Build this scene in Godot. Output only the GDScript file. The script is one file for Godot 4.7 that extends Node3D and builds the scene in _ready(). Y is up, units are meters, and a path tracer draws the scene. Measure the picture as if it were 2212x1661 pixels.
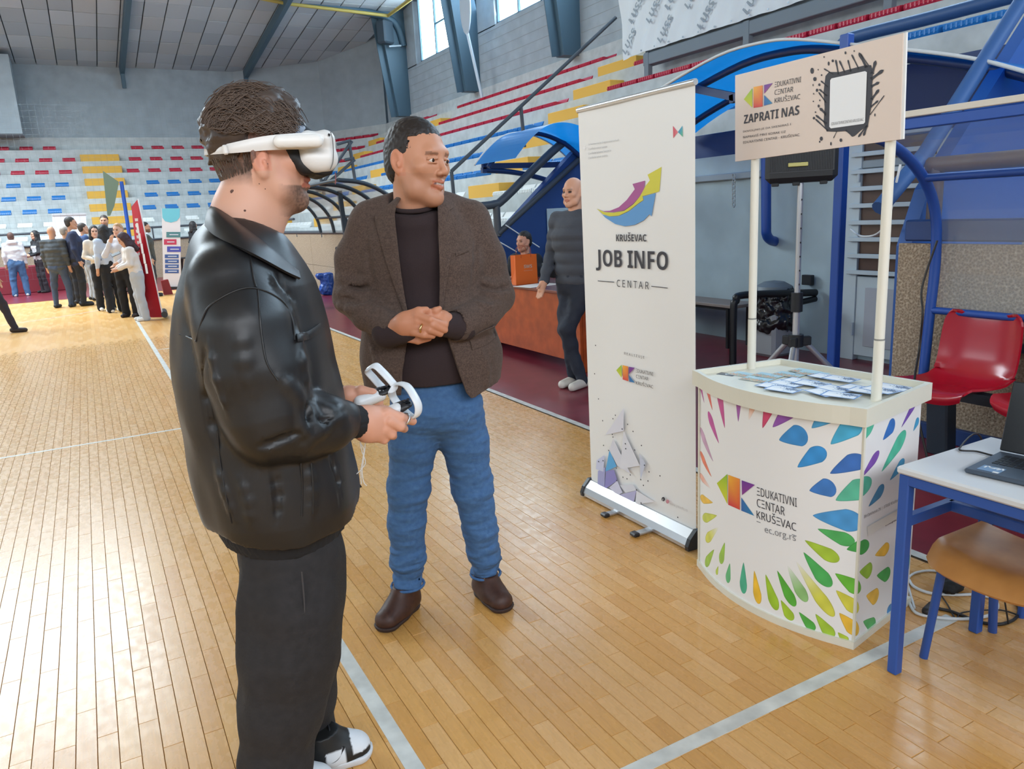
extends Node3D

# Photograph frame and the camera that took it (metres, y up).
const FOC := 1649.37
const CX := 1106.0
const CY := 830.5
const EYE := Vector3(0, 1.55, 0)
var CB: Basis
var used := {}
var mats := {}

# ---------------------------------------------------------------- directions from pixels
func ray(px: float, py: float) -> Vector3:
	return CB * Vector3((px - CX) / FOC, -(py - CY) / FOC, -1.0)
func on_y(px: float, py: float, h := 0.0) -> Vector3:
	var d := ray(px, py)
	return EYE + d * ((h - EYE.y) / d.y)
func on_x(px: float, py: float, x: float) -> Vector3:
	var d := ray(px, py)
	return EYE + d * (x / d.x)
func on_z(px: float, py: float, z: float) -> Vector3:
	var d := ray(px, py)
	return EYE + d * (z / d.z)
func on_plane(px: float, py: float, p: Vector3, n: Vector3) -> Vector3:
	var d := ray(px, py)
	return EYE + d * ((p - EYE).dot(n) / d.dot(n))

# ---------------------------------------------------------------- materials
func mat(key: String, c: Color, rough := 0.8, metal := 0.0, spec := 0.5) -> StandardMaterial3D:
	if mats.has(key):
		return mats[key]
	var m := StandardMaterial3D.new()
	m.resource_name = key
	m.albedo_color = c
	m.roughness = rough
	m.metallic = metal
	m.metallic_specular = spec
	mats[key] = m
	return m
func hexc(s: String) -> Color:
	return Color.html(s)
func lin(s: String) -> Color:
	return Color.html(s).srgb_to_linear()
func noise_tex(freq: float, lo: Color, hi: Color, size := 256, seed_ := 1, kind := FastNoiseLite.TYPE_SIMPLEX_SMOOTH, oct := 4) -> NoiseTexture2D:
	var n := FastNoiseLite.new()
	n.seed = seed_
	n.noise_type = kind
	n.frequency = freq
	n.fractal_octaves = oct
	var t := NoiseTexture2D.new()
	t.width = size
	t.height = size
	t.seamless = true
	t.noise = n
	var g := Gradient.new()
	g.set_color(0, lo)
	g.set_color(1, hi)
	t.color_ramp = g
	return t
func noise_bump(freq: float, strength := 4.0, size := 256, seed_ := 3) -> NoiseTexture2D:
	var n := FastNoiseLite.new()
	n.seed = seed_
	n.frequency = freq
	n.fractal_octaves = 3
	var t := NoiseTexture2D.new()
	t.width = size
	t.height = size
	t.seamless = true
	t.noise = n
	t.as_normal_map = true
	t.bump_strength = strength
	return t
func triplanar(m: StandardMaterial3D, tex: Texture2D, scale: float, world := true) -> StandardMaterial3D:
	m.albedo_texture = tex
	m.uv1_triplanar = true
	m.uv1_world_triplanar = world
	m.uv1_scale = Vector3.ONE * scale
	return m
func bump(m: StandardMaterial3D, tex: Texture2D, amount := 1.0) -> StandardMaterial3D:
	m.normal_enabled = true
	m.normal_texture = tex
	m.normal_scale = amount
	return m
func vcol(key: String, rough := 0.7, spec := 0.5) -> StandardMaterial3D:
	var m := mat(key, Color.WHITE, rough, 0.0, spec)
	m.vertex_color_use_as_albedo = true
	return m

# ---------------------------------------------------------------- nodes
func numbered(n: String) -> String:
	if not used.has(n):
		used[n] = 0
		return n
	used[n] += 1
	return "%s_%03d" % [n, used[n]]
func tag(o: Node, label: String, category: String, group := "", kind := "") -> Node:
	if label: o.set_meta("label", label)
	if category: o.set_meta("category", category)
	if group: o.set_meta("group", group)
	if kind: o.set_meta("kind", kind)
	return o
func thing(called: String, label: String, category: String, at := Vector3.ZERO, group := "") -> Node3D:
	var o := Node3D.new()
	o.name = numbered(called)
	add_child(o, true)
	o.position = at
	tag(o, label, category, group)
	return o
# a part whose mesh is written in world coordinates
func part(parent: Node3D, called: String, m: Mesh, material: Material, label := "") -> MeshInstance3D:
	var o := MeshInstance3D.new()
	o.name = called
	o.mesh = m
	o.material_override = material
	parent.add_child(o, true)
	var origin := Vector3.ZERO
	var q: Node = parent
	while q is Node3D and q != self:
		origin += (q as Node3D).position
		q = q.get_parent()
	o.position = -origin
	if label: o.set_meta("label", label)
	return o
# a part whose mesh is written in the parent's own coordinates
func part_l(parent: Node3D, called: String, m: Mesh, material: Material, xf := Transform3D()) -> MeshInstance3D:
	var o := MeshInstance3D.new()
	o.name = called
	o.mesh = m
	o.material_override = material
	parent.add_child(o, true)
	o.transform = xf
	return o
func solo(called: String, m: Mesh, material: Material, label: String, category: String, group := "") -> MeshInstance3D:
	var o := MeshInstance3D.new()
	o.name = numbered(called)
	o.mesh = m
	o.material_override = material
	add_child(o, true)
	tag(o, label, category, group)
	return o
func struct(called: String, m: Mesh, material: Material, label: String) -> MeshInstance3D:
	var o := solo(called, m, material, label, "")
	o.set_meta("kind", "structure")
	return o

# ---------------------------------------------------------------- mesh building (faces given counter-clockwise from outside)
class MB:
	var v := PackedVector3Array()
	var n := PackedVector3Array()
	var uv := PackedVector2Array()
	var c := PackedColorArray()
	var col := Color.WHITE
	var has_uv := false
	var has_c := false
	func paint(k: Color) -> MB:
		col = k
		has_c = true
		return self
	func vert(p: Vector3, nn: Vector3, u := Vector2.ZERO) -> void:
		v.append(p); n.append(nn); uv.append(u); c.append(col)
	func tri(a: Vector3, b: Vector3, d: Vector3) -> void:
		var k := (b - a).cross(d - a).normalized()
		vert(a, k); vert(d, k); vert(b, k)
	func trin(a: Vector3, b: Vector3, d: Vector3, na: Vector3, nb: Vector3, nd: Vector3, ua := Vector2.ZERO, ub := Vector2.ZERO, ud := Vector2.ZERO) -> void:
		vert(a, na, ua); vert(d, nd, ud); vert(b, nb, ub)
	func quad(a: Vector3, b: Vector3, d: Vector3, e: Vector3) -> void:
		var k := (d - a).cross(e - b).normalized()
		vert(a, k, Vector2(0, 1)); vert(d, k, Vector2(1, 0)); vert(b, k, Vector2(1, 1))
		vert(a, k, Vector2(0, 1)); vert(e, k, Vector2(0, 0)); vert(d, k, Vector2(1, 0))
	func quadn(p: Array, q: Array, u := []) -> void:
		if u.is_empty():
			u = [Vector2.ZERO, Vector2.ZERO, Vector2.ZERO, Vector2.ZERO]
		trin(p[0], p[1], p[2], q[0], q[1], q[2], u[0], u[1], u[2])
		trin(p[0], p[2], p[3], q[0], q[2], q[3], u[0], u[2], u[3])
	func box(x: Transform3D, s: Vector3, bev := 0.0) -> MB:
		var h := s * 0.5
		if bev <= 0.0:
			for ax in 3:
				for sg in [-1.0, 1.0]:
					var a := Vector3.ZERO; a[ax] = sg * h[ax]
					var b := Vector3.ZERO; b[(ax + 1) % 3] = h[(ax + 1) % 3]
					var d := Vector3.ZERO; d[(ax + 2) % 3] = h[(ax + 2) % 3] * sg
					quad(x * (a - b - d), x * (a + b - d), x * (a + b + d), x * (a - b + d))
			return self
		var i := h - Vector3.ONE * bev
		for ax in 3:
			var ax1 := (ax + 1) % 3
			var ax2 := (ax + 2) % 3
			for sg in [-1.0, 1.0]:
				var a := Vector3.ZERO; a[ax] = sg * h[ax]
				var b := Vector3.ZERO; b[ax1] = i[ax1]
				var d := Vector3.ZERO; d[ax2] = i[ax2] * sg
				quad(x * (a - b - d), x * (a + b - d), x * (a + b + d), x * (a - b + d))
			for s1 in [-1.0, 1.0]:
				for s2 in [-1.0, 1.0]:
					var e := Vector3.ZERO; e[ax] = i[ax]
					var p := Vector3.ZERO; p[ax1] = s1 * h[ax1]; p[ax2] = s2 * i[ax2]
					var q := Vector3.ZERO; q[ax1] = s1 * i[ax1]; q[ax2] = s2 * h[ax2]
					if s1 * s2 > 0:
						quad(x * (p - e), x * (p + e), x * (q + e), x * (q - e)) if false else quad(x * (q - e), x * (p - e), x * (p + e), x * (q + e))
					else:
						quad(x * (p - e), x * (q - e), x * (q + e), x * (p + e))
		for sx in [-1.0, 1.0]:
			for sy in [-1.0, 1.0]:
				for sz in [-1.0, 1.0]:
					var a := Vector3(sx * h.x, sy * i.y, sz * i.z)
					var b := Vector3(sx * i.x, sy * h.y, sz * i.z)
					var d := Vector3(sx * i.x, sy * i.y, sz * h.z)
					if sx * sy * sz > 0: tri(x * a, x * b, x * d)
					else: tri(x * a, x * d, x * b)
		return self
	func bar(a: Vector3, b: Vector3, w: float, h: float, bev := 0.0, up := Vector3.UP) -> MB:
		var z := (b - a).normalized()
		if absf(z.dot(up)) > 0.99: up = Vector3.RIGHT
		var xx := up.cross(z).normalized()
		var yy := z.cross(xx)
		return box(Transform3D(Basis(xx, yy, z), (a + b) * 0.5), Vector3(w, h, a.distance_to(b)), bev)
	func tube(pts: PackedVector3Array, r, sides := 10, caps := true, flat := 1.0, up := Vector3.UP) -> MB:
		var k := pts.size()
		var rings := []
		var norms := []
		var side := Vector3.ZERO
		for i in k:
			var t := (pts[mini(i + 1, k - 1)] - pts[maxi(i - 1, 0)]).normalized()
			if side == Vector3.ZERO:
				side = t.cross(up if absf(t.dot(up)) < 0.95 else Vector3.RIGHT).normalized()
			else:
				side = (side - t * side.dot(t)).normalized()
			var w := t.cross(side)
			var rr: float = r if (r is float or r is int) else r[i]
			var ring := PackedVector3Array()
			var nor := PackedVector3Array()
			for j in sides:
				var an := TAU * j / sides
				var o := side * cos(an) + w * sin(an) * flat
				ring.append(pts[i] + o * rr)
				nor.append((side * cos(an) + w * sin(an) / flat).normalized())
			rings.append(ring)
			norms.append(nor)
		for i in k - 1:
			for j in sides:
				var j2 := (j + 1) % sides
				quadn([rings[i][j], rings[i][j2], rings[i + 1][j2], rings[i + 1][j]], [norms[i][j], norms[i][j2], norms[i + 1][j2], norms[i + 1][j]], [Vector2(float(j) / sides, float(i)), Vector2(float(j + 1) / sides, float(i)), Vector2(float(j + 1) / sides, i + 1.0), Vector2(float(j) / sides, i + 1.0)])
		if caps:
			for j in range(1, sides - 1):
				tri(rings[0][0], rings[0][j + 1], rings[0][j])
				tri(rings[k - 1][0], rings[k - 1][j], rings[k - 1][j + 1])
		return self
	func lathe(prof: Array, segs: int, x := Transform3D()) -> MB:
		for i in prof.size() - 1:
			var p: Vector2 = prof[i]
			var q: Vector2 = prof[i + 1]
			var sl := Vector2(q.y - p.y, p.x - q.x).normalized()
			for j in segs:
				var a0 := TAU * j / segs
				var a1 := TAU * (j + 1) / segs
				var e0 := Vector3(cos(a0), 0, -sin(a0))
				var e1 := Vector3(cos(a1), 0, -sin(a1))
				var n0 := x.basis * (e0 * sl.x + Vector3.UP * sl.y)
				var n1 := x.basis * (e1 * sl.x + Vector3.UP * sl.y)
				quadn([x * (e0 * p.x + Vector3.UP * p.y), x * (e1 * p.x + Vector3.UP * p.y), x * (e1 * q.x + Vector3.UP * q.y), x * (e0 * q.x + Vector3.UP * q.y)], [n0, n1, n1, n0])
		return self
	func prism(poly: PackedVector2Array, depth: float, x := Transform3D()) -> MB:
		var ccw := not Geometry2D.is_polygon_clockwise(poly)
		var pl := poly.duplicate()
		if not ccw: pl.reverse()
		var idx := Geometry2D.triangulate_polygon(pl)
		for k in range(0, idx.size(), 3):
			var a := pl[idx[k]]; var b := pl[idx[k + 1]]; var d := pl[idx[k + 2]]
			if (b - a).cross(d - a) < 0:
				var t := b; b = d; d = t
			tri(x * Vector3(a.x, a.y, depth), x * Vector3(b.x, b.y, depth), x * Vector3(d.x, d.y, depth))
			tri(x * Vector3(a.x, a.y, 0), x * Vector3(d.x, d.y, 0), x * Vector3(b.x, b.y, 0))
		for k in pl.size():
			var a := pl[k]; var b := pl[(k + 1) % pl.size()]
			quad(x * Vector3(a.x, a.y, 0), x * Vector3(b.x, b.y, 0), x * Vector3(b.x, b.y, depth), x * Vector3(a.x, a.y, depth))
		return self
	# a smooth sheet: fn(u, v) with u, v from 0 to 1
	func sheet(nu: int, nv: int, fn: Callable, thick := 0.0) -> MB:
		var P := []
		for i in nu + 1:
			var row := PackedVector3Array()
			for j in nv + 1:
				row.append(fn.call(float(i) / nu, float(j) / nv))
			P.append(row)
		var N := []
		for i in nu + 1:
			var row := PackedVector3Array()
			for j in nv + 1:
				var du: Vector3 = P[mini(i + 1, nu)][j] - P[maxi(i - 1, 0)][j]
				var dv: Vector3 = P[i][mini(j + 1, nv)] - P[i][maxi(j - 1, 0)]
				row.append(du.cross(dv).normalized())
			N.append(row)
		for i in nu:
			for j in nv:
				var u := [Vector2(float(i) / nu, float(j) / nv), Vector2(float(i + 1) / nu, float(j) / nv), Vector2(float(i + 1) / nu, float(j + 1) / nv), Vector2(float(i) / nu, float(j + 1) / nv)]
				quadn([P[i][j], P[i + 1][j], P[i + 1][j + 1], P[i][j + 1]], [N[i][j], N[i + 1][j], N[i + 1][j + 1], N[i][j + 1]], u)
				if thick > 0.0:
					quadn([P[i][j] - N[i][j] * thick, P[i][j + 1] - N[i][j + 1] * thick, P[i + 1][j + 1] - N[i + 1][j + 1] * thick, P[i + 1][j] - N[i + 1][j] * thick], [-N[i][j], -N[i][j + 1], -N[i + 1][j + 1], -N[i + 1][j]])
		if thick > 0.0:
			for i in nu:
				quad(P[i + 1][0], P[i][0], P[i][0] - N[i][0] * thick, P[i + 1][0] - N[i + 1][0] * thick)
				quad(P[i][nv], P[i + 1][nv], P[i + 1][nv] - N[i + 1][nv] * thick, P[i][nv] - N[i][nv] * thick)
			for j in nv:
				quad(P[0][j], P[0][j + 1], P[0][j + 1] - N[0][j + 1] * thick, P[0][j] - N[0][j] * thick)
				quad(P[nu][j + 1], P[nu][j], P[nu][j] - N[nu][j] * thick, P[nu][j + 1] - N[nu][j + 1] * thick)
		return self
	func mesh() -> ArrayMesh:
		var a := []
		a.resize(Mesh.ARRAY_MAX)
		a[Mesh.ARRAY_VERTEX] = v
		a[Mesh.ARRAY_NORMAL] = n
		a[Mesh.ARRAY_TEX_UV] = uv
		if has_c: a[Mesh.ARRAY_COLOR] = c
		var m := ArrayMesh.new()
		m.add_surface_from_arrays(Mesh.PRIMITIVE_TRIANGLES, a)
		return m

func at(p: Vector3) -> Transform3D:
	return Transform3D(Basis(), p)
func smooth_path(pts: Array, per := 6) -> PackedVector3Array:
	var out := PackedVector3Array()
	var k := pts.size()
	for i in k - 1:
		var p0: Vector3 = pts[maxi(i - 1, 0)]
		var p1: Vector3 = pts[i]
		var p2: Vector3 = pts[i + 1]
		var p3: Vector3 = pts[mini(i + 2, k - 1)]
		for j in per:
			out.append(p1.cubic_interpolate(p2, p0, p3, float(j) / per))
	out.append(pts[k - 1])
	return out
func arr(a: Array) -> PackedVector3Array:
	return PackedVector3Array(a)

# lettering as flat raised print: fits the text into w x h metres, xf puts its lower left corner
func lettering(parent: Node3D, called: String, text: String, w: float, h: float, xf: Transform3D, m: Material, bold := false, bend = null) -> MeshInstance3D:
	var t := TextMesh.new()
	var f := SystemFont.new()
	f.font_names = PackedStringArray(["Droid Sans"])
	if bold: f.font_weight = 700
	t.font = f
	t.text = text
	t.font_size = 48
	t.pixel_size = 0.01
	t.depth = 0.0
	t.curve_step = 2.0
	t.horizontal_alignment = HORIZONTAL_ALIGNMENT_LEFT
	var src := t.get_mesh_arrays() if t is PrimitiveMesh else []
	var vs: PackedVector3Array = src[Mesh.ARRAY_VERTEX]
	var ix = src[Mesh.ARRAY_INDEX]
	if vs.is_empty():
		push_warning("no glyphs for " + text)
		return null
	var lo := vs[0]
	var hi := vs[0]
	for p in vs:
		lo = lo.min(p)
		hi = hi.max(p)
	var sx := w / maxf(hi.x - lo.x, 1e-6)
	var sy := h / maxf(hi.y - lo.y, 1e-6)
	if h <= 0.0: sy = sx
	if w <= 0.0: sx = sy
	var b := MB.new()
	var k = ix if ix != null and ix.size() > 0 else range(vs.size())
	for i in range(0, k.size(), 3):
		var q := []
		for j in 3:
			var p: Vector3 = vs[k[i + j]]
			var l := Vector3((p.x - lo.x) * sx, (p.y - lo.y) * sy, 0.0)
			q.append(bend.call(xf * l) if bend != null else xf * l)
		if (q[1] - q[0]).cross(q[2] - q[0]).dot(xf.basis.z) > 0: b.tri(q[0], q[1], q[2])
		else: b.tri(q[0], q[2], q[1])
	return part(parent, called, b.mesh(), m)

const PANE_GLOW := 6.0
const SUN_E := 1.0

func _ready() -> void:
	seed(1)
	CB = Basis(Vector3.UP, deg_to_rad(-28.26473)) * Basis(Vector3.RIGHT, deg_to_rad(-12.81465)) * Basis(Vector3.BACK, deg_to_rad(-3.01571))
	var cam := Camera3D.new()
	cam.name = "camera"
	add_child(cam)
	cam.transform = Transform3D(CB, EYE)
	cam.fov = rad_to_deg(2.0 * atan(830.5 / FOC))
	cam.near = 0.05
	cam.far = 200.0
	cam.current = true
	var we := WorldEnvironment.new()
	we.name = "environment"
	var env := Environment.new()
	env.background_mode = Environment.BG_COLOR
	env.background_color = Color(0.75, 0.83, 0.92)
	env.tonemap_mode = Environment.TONE_MAPPER_LINEAR
	env.tonemap_exposure = 1.0
	env.sdfgi_enabled = true
	env.ssao_enabled = true
	env.ssil_enabled = true
	we.environment = env
	add_child(we)
	# daylight: the band of high side windows, the roof light, and the windows of the opposite side
	area("daylight_side_windows", Vector3(10.9, 7.85, -9.0), Vector3(-1, -0.18, 0), Vector2(33.0, 2.2), 2.2, Color(0.76, 0.89, 1.0))
	area("daylight_roof", Vector3(-5.9, ceil_y(-21.2) + 0.02, -21.2), Vector3(0, -1, 0.114), Vector2(12.2, 7.8), 3.4, Color(0.9, 0.96, 1.0))
	area("daylight_opposite_windows", Vector3(-20.8, 6.6, -8.0), Vector3(1, -0.15, 0), Vector2(30.0, 3.0), 1.5, Color(0.9, 0.96, 1.0))
	area("daylight_rear_windows", Vector3(-4.0, 6.2, 8.7), Vector3(0, -0.2, -1), Vector2(22.0, 3.2), 2.8, Color(0.95, 0.97, 1.0))
	build_floor()
	build_shell()
	build_stands()
	build_side()
	build_front()
	build_people()

# ---------------------------------------------------------------- soft bodies: tapered capsules and ellipsoids joined by a smooth minimum, meshed as surface nets
class SDF:
	var prims := []
	var lo := Vector3.ONE * 1e9
	var hi := Vector3.ONE * -1e9
	var cell := 0.01
	var nx := 0
	var ny := 0
	var nz := 0
	var f := PackedFloat32Array()
	var noise: FastNoiseLite = null
	var amp := 0.0
	var nscale := Vector3.ONE
	var disp = null
	var keep := false
	# tapered capsule; st > 1 widens it along axis n
	func cap(a: Vector3, b: Vector3, ra: float, rb: float, k := 0.02, n := Vector3.ZERO, st := 1.0, sub := false) -> SDF:
		prims.append([0, a, b, ra, rb, k, n, st, sub])
		return self
	func chain(pts: Array, rad: Array, k := 0.02, n := Vector3.ZERO, st = 1.0) -> SDF:
		for i in pts.size() - 1:
			cap(pts[i], pts[i + 1], rad[i], rad[i + 1], k, n, st if (st is float or st is int) else st[i])
		return self
	func ball(c: Vector3, r: Vector3, b := Basis(), k := 0.02, sub := false) -> SDF:
		prims.append([1, c, r, b, 0.0, k, Vector3.ZERO, 1.0, sub])
		return self
	# keeps what lies behind the plane (n points to what is cut away), within reach of p
	func cut(p: Vector3, n: Vector3, k := 0.004) -> SDF:
		prims.append([2, p, n.normalized(), 0.0, 0.0, k, Vector3.ZERO, 1.0, true])
		return self
	# keeps what lies outside a convex wedge (all planes satisfied is cut away)
	func wedge(planes: Array) -> SDF:
		prims.append([3, planes, Vector3.ZERO, 0.0, 0.0, 0.0, Vector3.ZERO, 1.0, true])
		return self
	# makes a shell: only a skin of thickness t is kept under the surface
	func shell(t: float) -> SDF:
		prims.append([4, t, Vector3.ZERO, 0.0, 0.0, 0.0, Vector3.ZERO, 1.0, true])
		return self
	# keeps only where fn(point) < 0
	func carve(fn) -> SDF:
		prims.append([5, fn, Vector3.ZERO, 0.0, 0.0, 0.0, Vector3.ZERO, 1.0, true])
		return self
	func bounds(p: Array) -> AABB:
		if p[0] == 0:
			var m: float = maxf(p[3], p[4]) * maxf(1.0, 1.0)
			var e: Vector3 = Vector3.ONE * m + (p[6] as Vector3).abs() * m * (maxf(p[7], 1.0) - 1.0)
			var l: Vector3 = (p[1] as Vector3).min(p[2]) - e
			return AABB(l, (p[1] as Vector3).max(p[2]) + e - l)
		var bb: Basis = p[3]
		var r: Vector3 = p[2]
		var ex := (bb.x * r.x).abs() + (bb.y * r.y).abs() + (bb.z * r.z).abs()
		return AABB(p[1] - ex, ex * 2.0)
	func run(cell_: float) -> ArrayMesh:
		return build(cell_, null)
	func build(cell_: float, color) -> ArrayMesh:
		cell = cell_
		for p in prims:
			if p[0] < 2 and not p[8]:
				var bb := bounds(p)
				lo = lo.min(bb.position)
				hi = hi.max(bb.end)
		lo -= Vector3.ONE * cell * 3.0
		hi += Vector3.ONE * cell * 3.0
		var dim := ((hi - lo) / cell).ceil()
		nx = int(dim.x) + 1
		ny = int(dim.y) + 1
		nz = int(dim.z) + 1
		f.resize(nx * ny * nz)
		f.fill(1.0)
		for p in prims:
			if p[0] == 0: _cap(p)
			elif p[0] == 1: _ball(p)
			else: _all(p)
		if noise != null or disp != null: _disp()
		return _extract(color)
	func sample(q: Vector3) -> float:
		var g := (q - lo) / cell
		var x := int(floor(g.x)); var y := int(floor(g.y)); var z := int(floor(g.z))
		if x < 0 or y < 0 or z < 0 or x > nx - 2 or y > ny - 2 or z > nz - 2: return 1.0
		var i := (z * ny + y) * nx + x
		var t := g - Vector3(x, y, z)
		var sy := nx
		var sz := nx * ny
		return lerpf(lerpf(lerpf(f[i], f[i + 1], t.x), lerpf(f[i + sy], f[i + sy + 1], t.x), t.y), lerpf(lerpf(f[i + sz], f[i + sz + 1], t.x), lerpf(f[i + sz + sy], f[i + sz + sy + 1], t.x), t.y), t.z)
	# first point of the kept surface along a ray; falls back to the given point
	func trace(o: Vector3, d: Vector3, miss: Vector3) -> Vector3:
		var u := d.normalized()
		var mid := (lo + hi) * 0.5 - o
		var t := maxf(0.05, mid.length() - (hi - lo).length() * 0.55)
		var stop := mid.length() + (hi - lo).length() * 0.55
		var last := t
		while t < stop:
			var v := sample(o + u * t)
			if v < 0.0:
				var a := last
				var b := t
				for k in 6:
					var m := (a + b) * 0.5
					if sample(o + u * m) < 0.0: b = m
					else: a = m
				return o + u * b
			last = t
			t += cell * 0.6 if v < cell * 3.0 else minf(v * 0.7, cell * 4.0)
		return miss
	func twin() -> SDF:
		var r := SDF.new()
		r.prims = prims.duplicate()
		return r
	func _range(bb: AABB, m: float) -> Array:
		var a := ((bb.position - Vector3.ONE * m - lo) / cell).floor()
		var b := ((bb.end + Vector3.ONE * m - lo) / cell).ceil()
		return [maxi(int(a.x), 0), maxi(int(a.y), 0), maxi(int(a.z), 0), mini(int(b.x) + 1, nx), mini(int(b.y) + 1, ny), mini(int(b.z) + 1, nz)]
	func _cap(p: Array) -> void:
		var a: Vector3 = p[1]
		var ab: Vector3 = p[2] - a
		var ra: float = p[3]
		var dr: float = p[4] - ra
		var k: float = maxf(p[5], 1e-5)
		var n: Vector3 = p[6]
		var st: float = p[7]
		var sub: bool = p[8]
		var m := 1.0 - 1.0 / st
		var stretched := st != 1.0
		if stretched: ab -= n * (ab.dot(n) * m)
		var inv := 1.0 / maxf(ab.length_squared(), 1e-12)
		var g := _range(bounds(p), k + 2.5 * cell)
		var x0: int = g[0]
		var x1: int = g[3]
		for iz in range(g[2], g[5]):
			var pz := lo.z + iz * cell - a.z
			for iy in range(g[1], g[4]):
				var base := (iz * ny + iy) * nx
				var py := lo.y + iy * cell - a.y
				for ix in range(x0, x1):
					var q := Vector3(lo.x + ix * cell - a.x, py, pz)
					if stretched: q -= n * (q.dot(n) * m)
					var t := clampf(q.dot(ab) * inv, 0.0, 1.0)
					var d := (q - ab * t).length() - ra - dr * t
					var o := f[base + ix]
					if sub:
						d = -d
						var h := k - absf(o - d)
						f[base + ix] = maxf(o, d) + (h * h * 0.25 / k if h > 0.0 else 0.0)
					else:
						var h := k - absf(o - d)
						f[base + ix] = minf(o, d) - (h * h * 0.25 / k if h > 0.0 else 0.0)
	func _ball(p: Array) -> void:
		var c: Vector3 = p[1]
		var r: Vector3 = p[2]
		var b: Basis = (p[3] as Basis).transposed()
		var k: float = maxf(p[5], 1e-5)
		var sub: bool = p[8]
		var ir := Vector3.ONE / r
		var mr := minf(r.x, minf(r.y, r.z))
		var g := _range(bounds(p), k + 2.5 * cell)
		for iz in range(g[2], g[5]):
			for iy in range(g[1], g[4]):
				var base := (iz * ny + iy) * nx
				for ix in range(g[0], g[3]):
					var q := b * (Vector3(lo.x + ix * cell, lo.y + iy * cell, lo.z + iz * cell) - c)
					var e := q * ir
					var l := e.length()
					var gl := (e * ir).length()
					var d := l * (l - 1.0) / gl if gl > 1e-6 else -mr
					var o := f[base + ix]
					var h := 0.0
					if sub:
						d = -d
						h = k - absf(o - d)
						f[base + ix] = maxf(o, d) + (h * h * 0.25 / k if h > 0.0 else 0.0)
					else:
						h = k - absf(o - d)
						f[base + ix] = minf(o, d) - (h * h * 0.25 / k if h > 0.0 else 0.0)
	func _all(p: Array) -> void:
		var far := cell * 4.0
		for iz in nz:
			for iy in ny:
				var base := (iz * ny + iy) * nx
				for ix in nx:
					var o := f[base + ix]
					if o > far: continue
					var q := Vector3(lo.x + ix * cell, lo.y + iy * cell, lo.z + iz * cell)
					if p[0] == 2:
						f[base + ix] = maxf(o, (q - p[1]).dot(p[2]))
					elif p[0] == 3:
						var w := -1e9
						for pl in p[1]:
							w = maxf(w, -(q - pl[0]).dot(pl[1]))
						f[base + ix] = maxf(o, -w)
					elif p[0] == 5:
						f[base + ix] = maxf(o, (p[1] as Callable).call(q))
					else:
						f[base + ix] = maxf(o, -o - p[1])
	func _disp() -> void:
		var far := cell * 3.0 + amp
		for iz in nz:
			for iy in ny:
				var base := (iz * ny + iy) * nx
				for ix in nx:
					var o := f[base + ix]
					if o > far or o < -far: continue
					var q := Vector3(lo.x + ix * cell, lo.y + iy * cell, lo.z + iz * cell)
					var d := 0.0
					if noise != null: d += noise.get_noise_3dv(q * nscale) * amp
					if disp != null: d += disp.call(q)
					f[base + ix] = o - d
	func _extract(color) -> ArrayMesh:
		var idx := PackedInt32Array()
		idx.resize(nx * ny * nz)
		idx.fill(-1)
		var V := PackedVector3Array()
		var N := PackedVector3Array()
		var C := PackedColorArray()
		var sx := 1
		var sy := nx
		var sz := nx * ny
		var lim := cell * 2.2
		var I := PackedInt32Array()
		for iz in nz - 1:
			for iy in ny - 1:
				var base := (iz * ny + iy) * nx
				for ix in nx - 1:
					var i := base + ix
					var a := f[i]
					if a > lim or a < -lim: continue
					var b := f[i + sx]
					var c := f[i + sy]
					var d := f[i + sx + sy]
					var e := f[i + sz]
					var g := f[i + sx + sz]
					var h := f[i + sy + sz]
					var j := f[i + sx + sy + sz]
					var cnt := int(a < 0.0) + int(b < 0.0) + int(c < 0.0) + int(d < 0.0) + int(e < 0.0) + int(g < 0.0) + int(h < 0.0) + int(j < 0.0)
					if cnt == 0 or cnt == 8: continue
					var s := Vector3.ZERO
					var k := 0
					if (a < 0.0) != (b < 0.0): s += Vector3(a / (a - b), 0, 0); k += 1
					if (c < 0.0) != (d < 0.0): s += Vector3(c / (c - d), 1, 0); k += 1
					if (e < 0.0) != (g < 0.0): s += Vector3(e / (e - g), 0, 1); k += 1
					if (h < 0.0) != (j < 0.0): s += Vector3(h / (h - j), 1, 1); k += 1
					if (a < 0.0) != (c < 0.0): s += Vector3(0, a / (a - c), 0); k += 1
					if (b < 0.0) != (d < 0.0): s += Vector3(1, b / (b - d), 0); k += 1
					if (e < 0.0) != (h < 0.0): s += Vector3(0, e / (e - h), 1); k += 1
					if (g < 0.0) != (j < 0.0): s += Vector3(1, g / (g - j), 1); k += 1
					if (a < 0.0) != (e < 0.0): s += Vector3(0, 0, a / (a - e)); k += 1
					if (b < 0.0) != (g < 0.0): s += Vector3(1, 0, b / (b - g)); k += 1
					if (c < 0.0) != (h < 0.0): s += Vector3(0, 1, c / (c - h)); k += 1
					if (d < 0.0) != (j < 0.0): s += Vector3(1, 1, d / (d - j)); k += 1
					s /= k
					idx[i] = V.size()
					var w := lo + (Vector3(ix, iy, iz) + s) * cell
					V.append(w)
					N.append(Vector3(b - a + d - c + g - e + j - h, c - a + d - b + h - e + j - g, e - a + g - b + h - c + j - d).normalized())
					if color != null: C.append(color.call(w))
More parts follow.
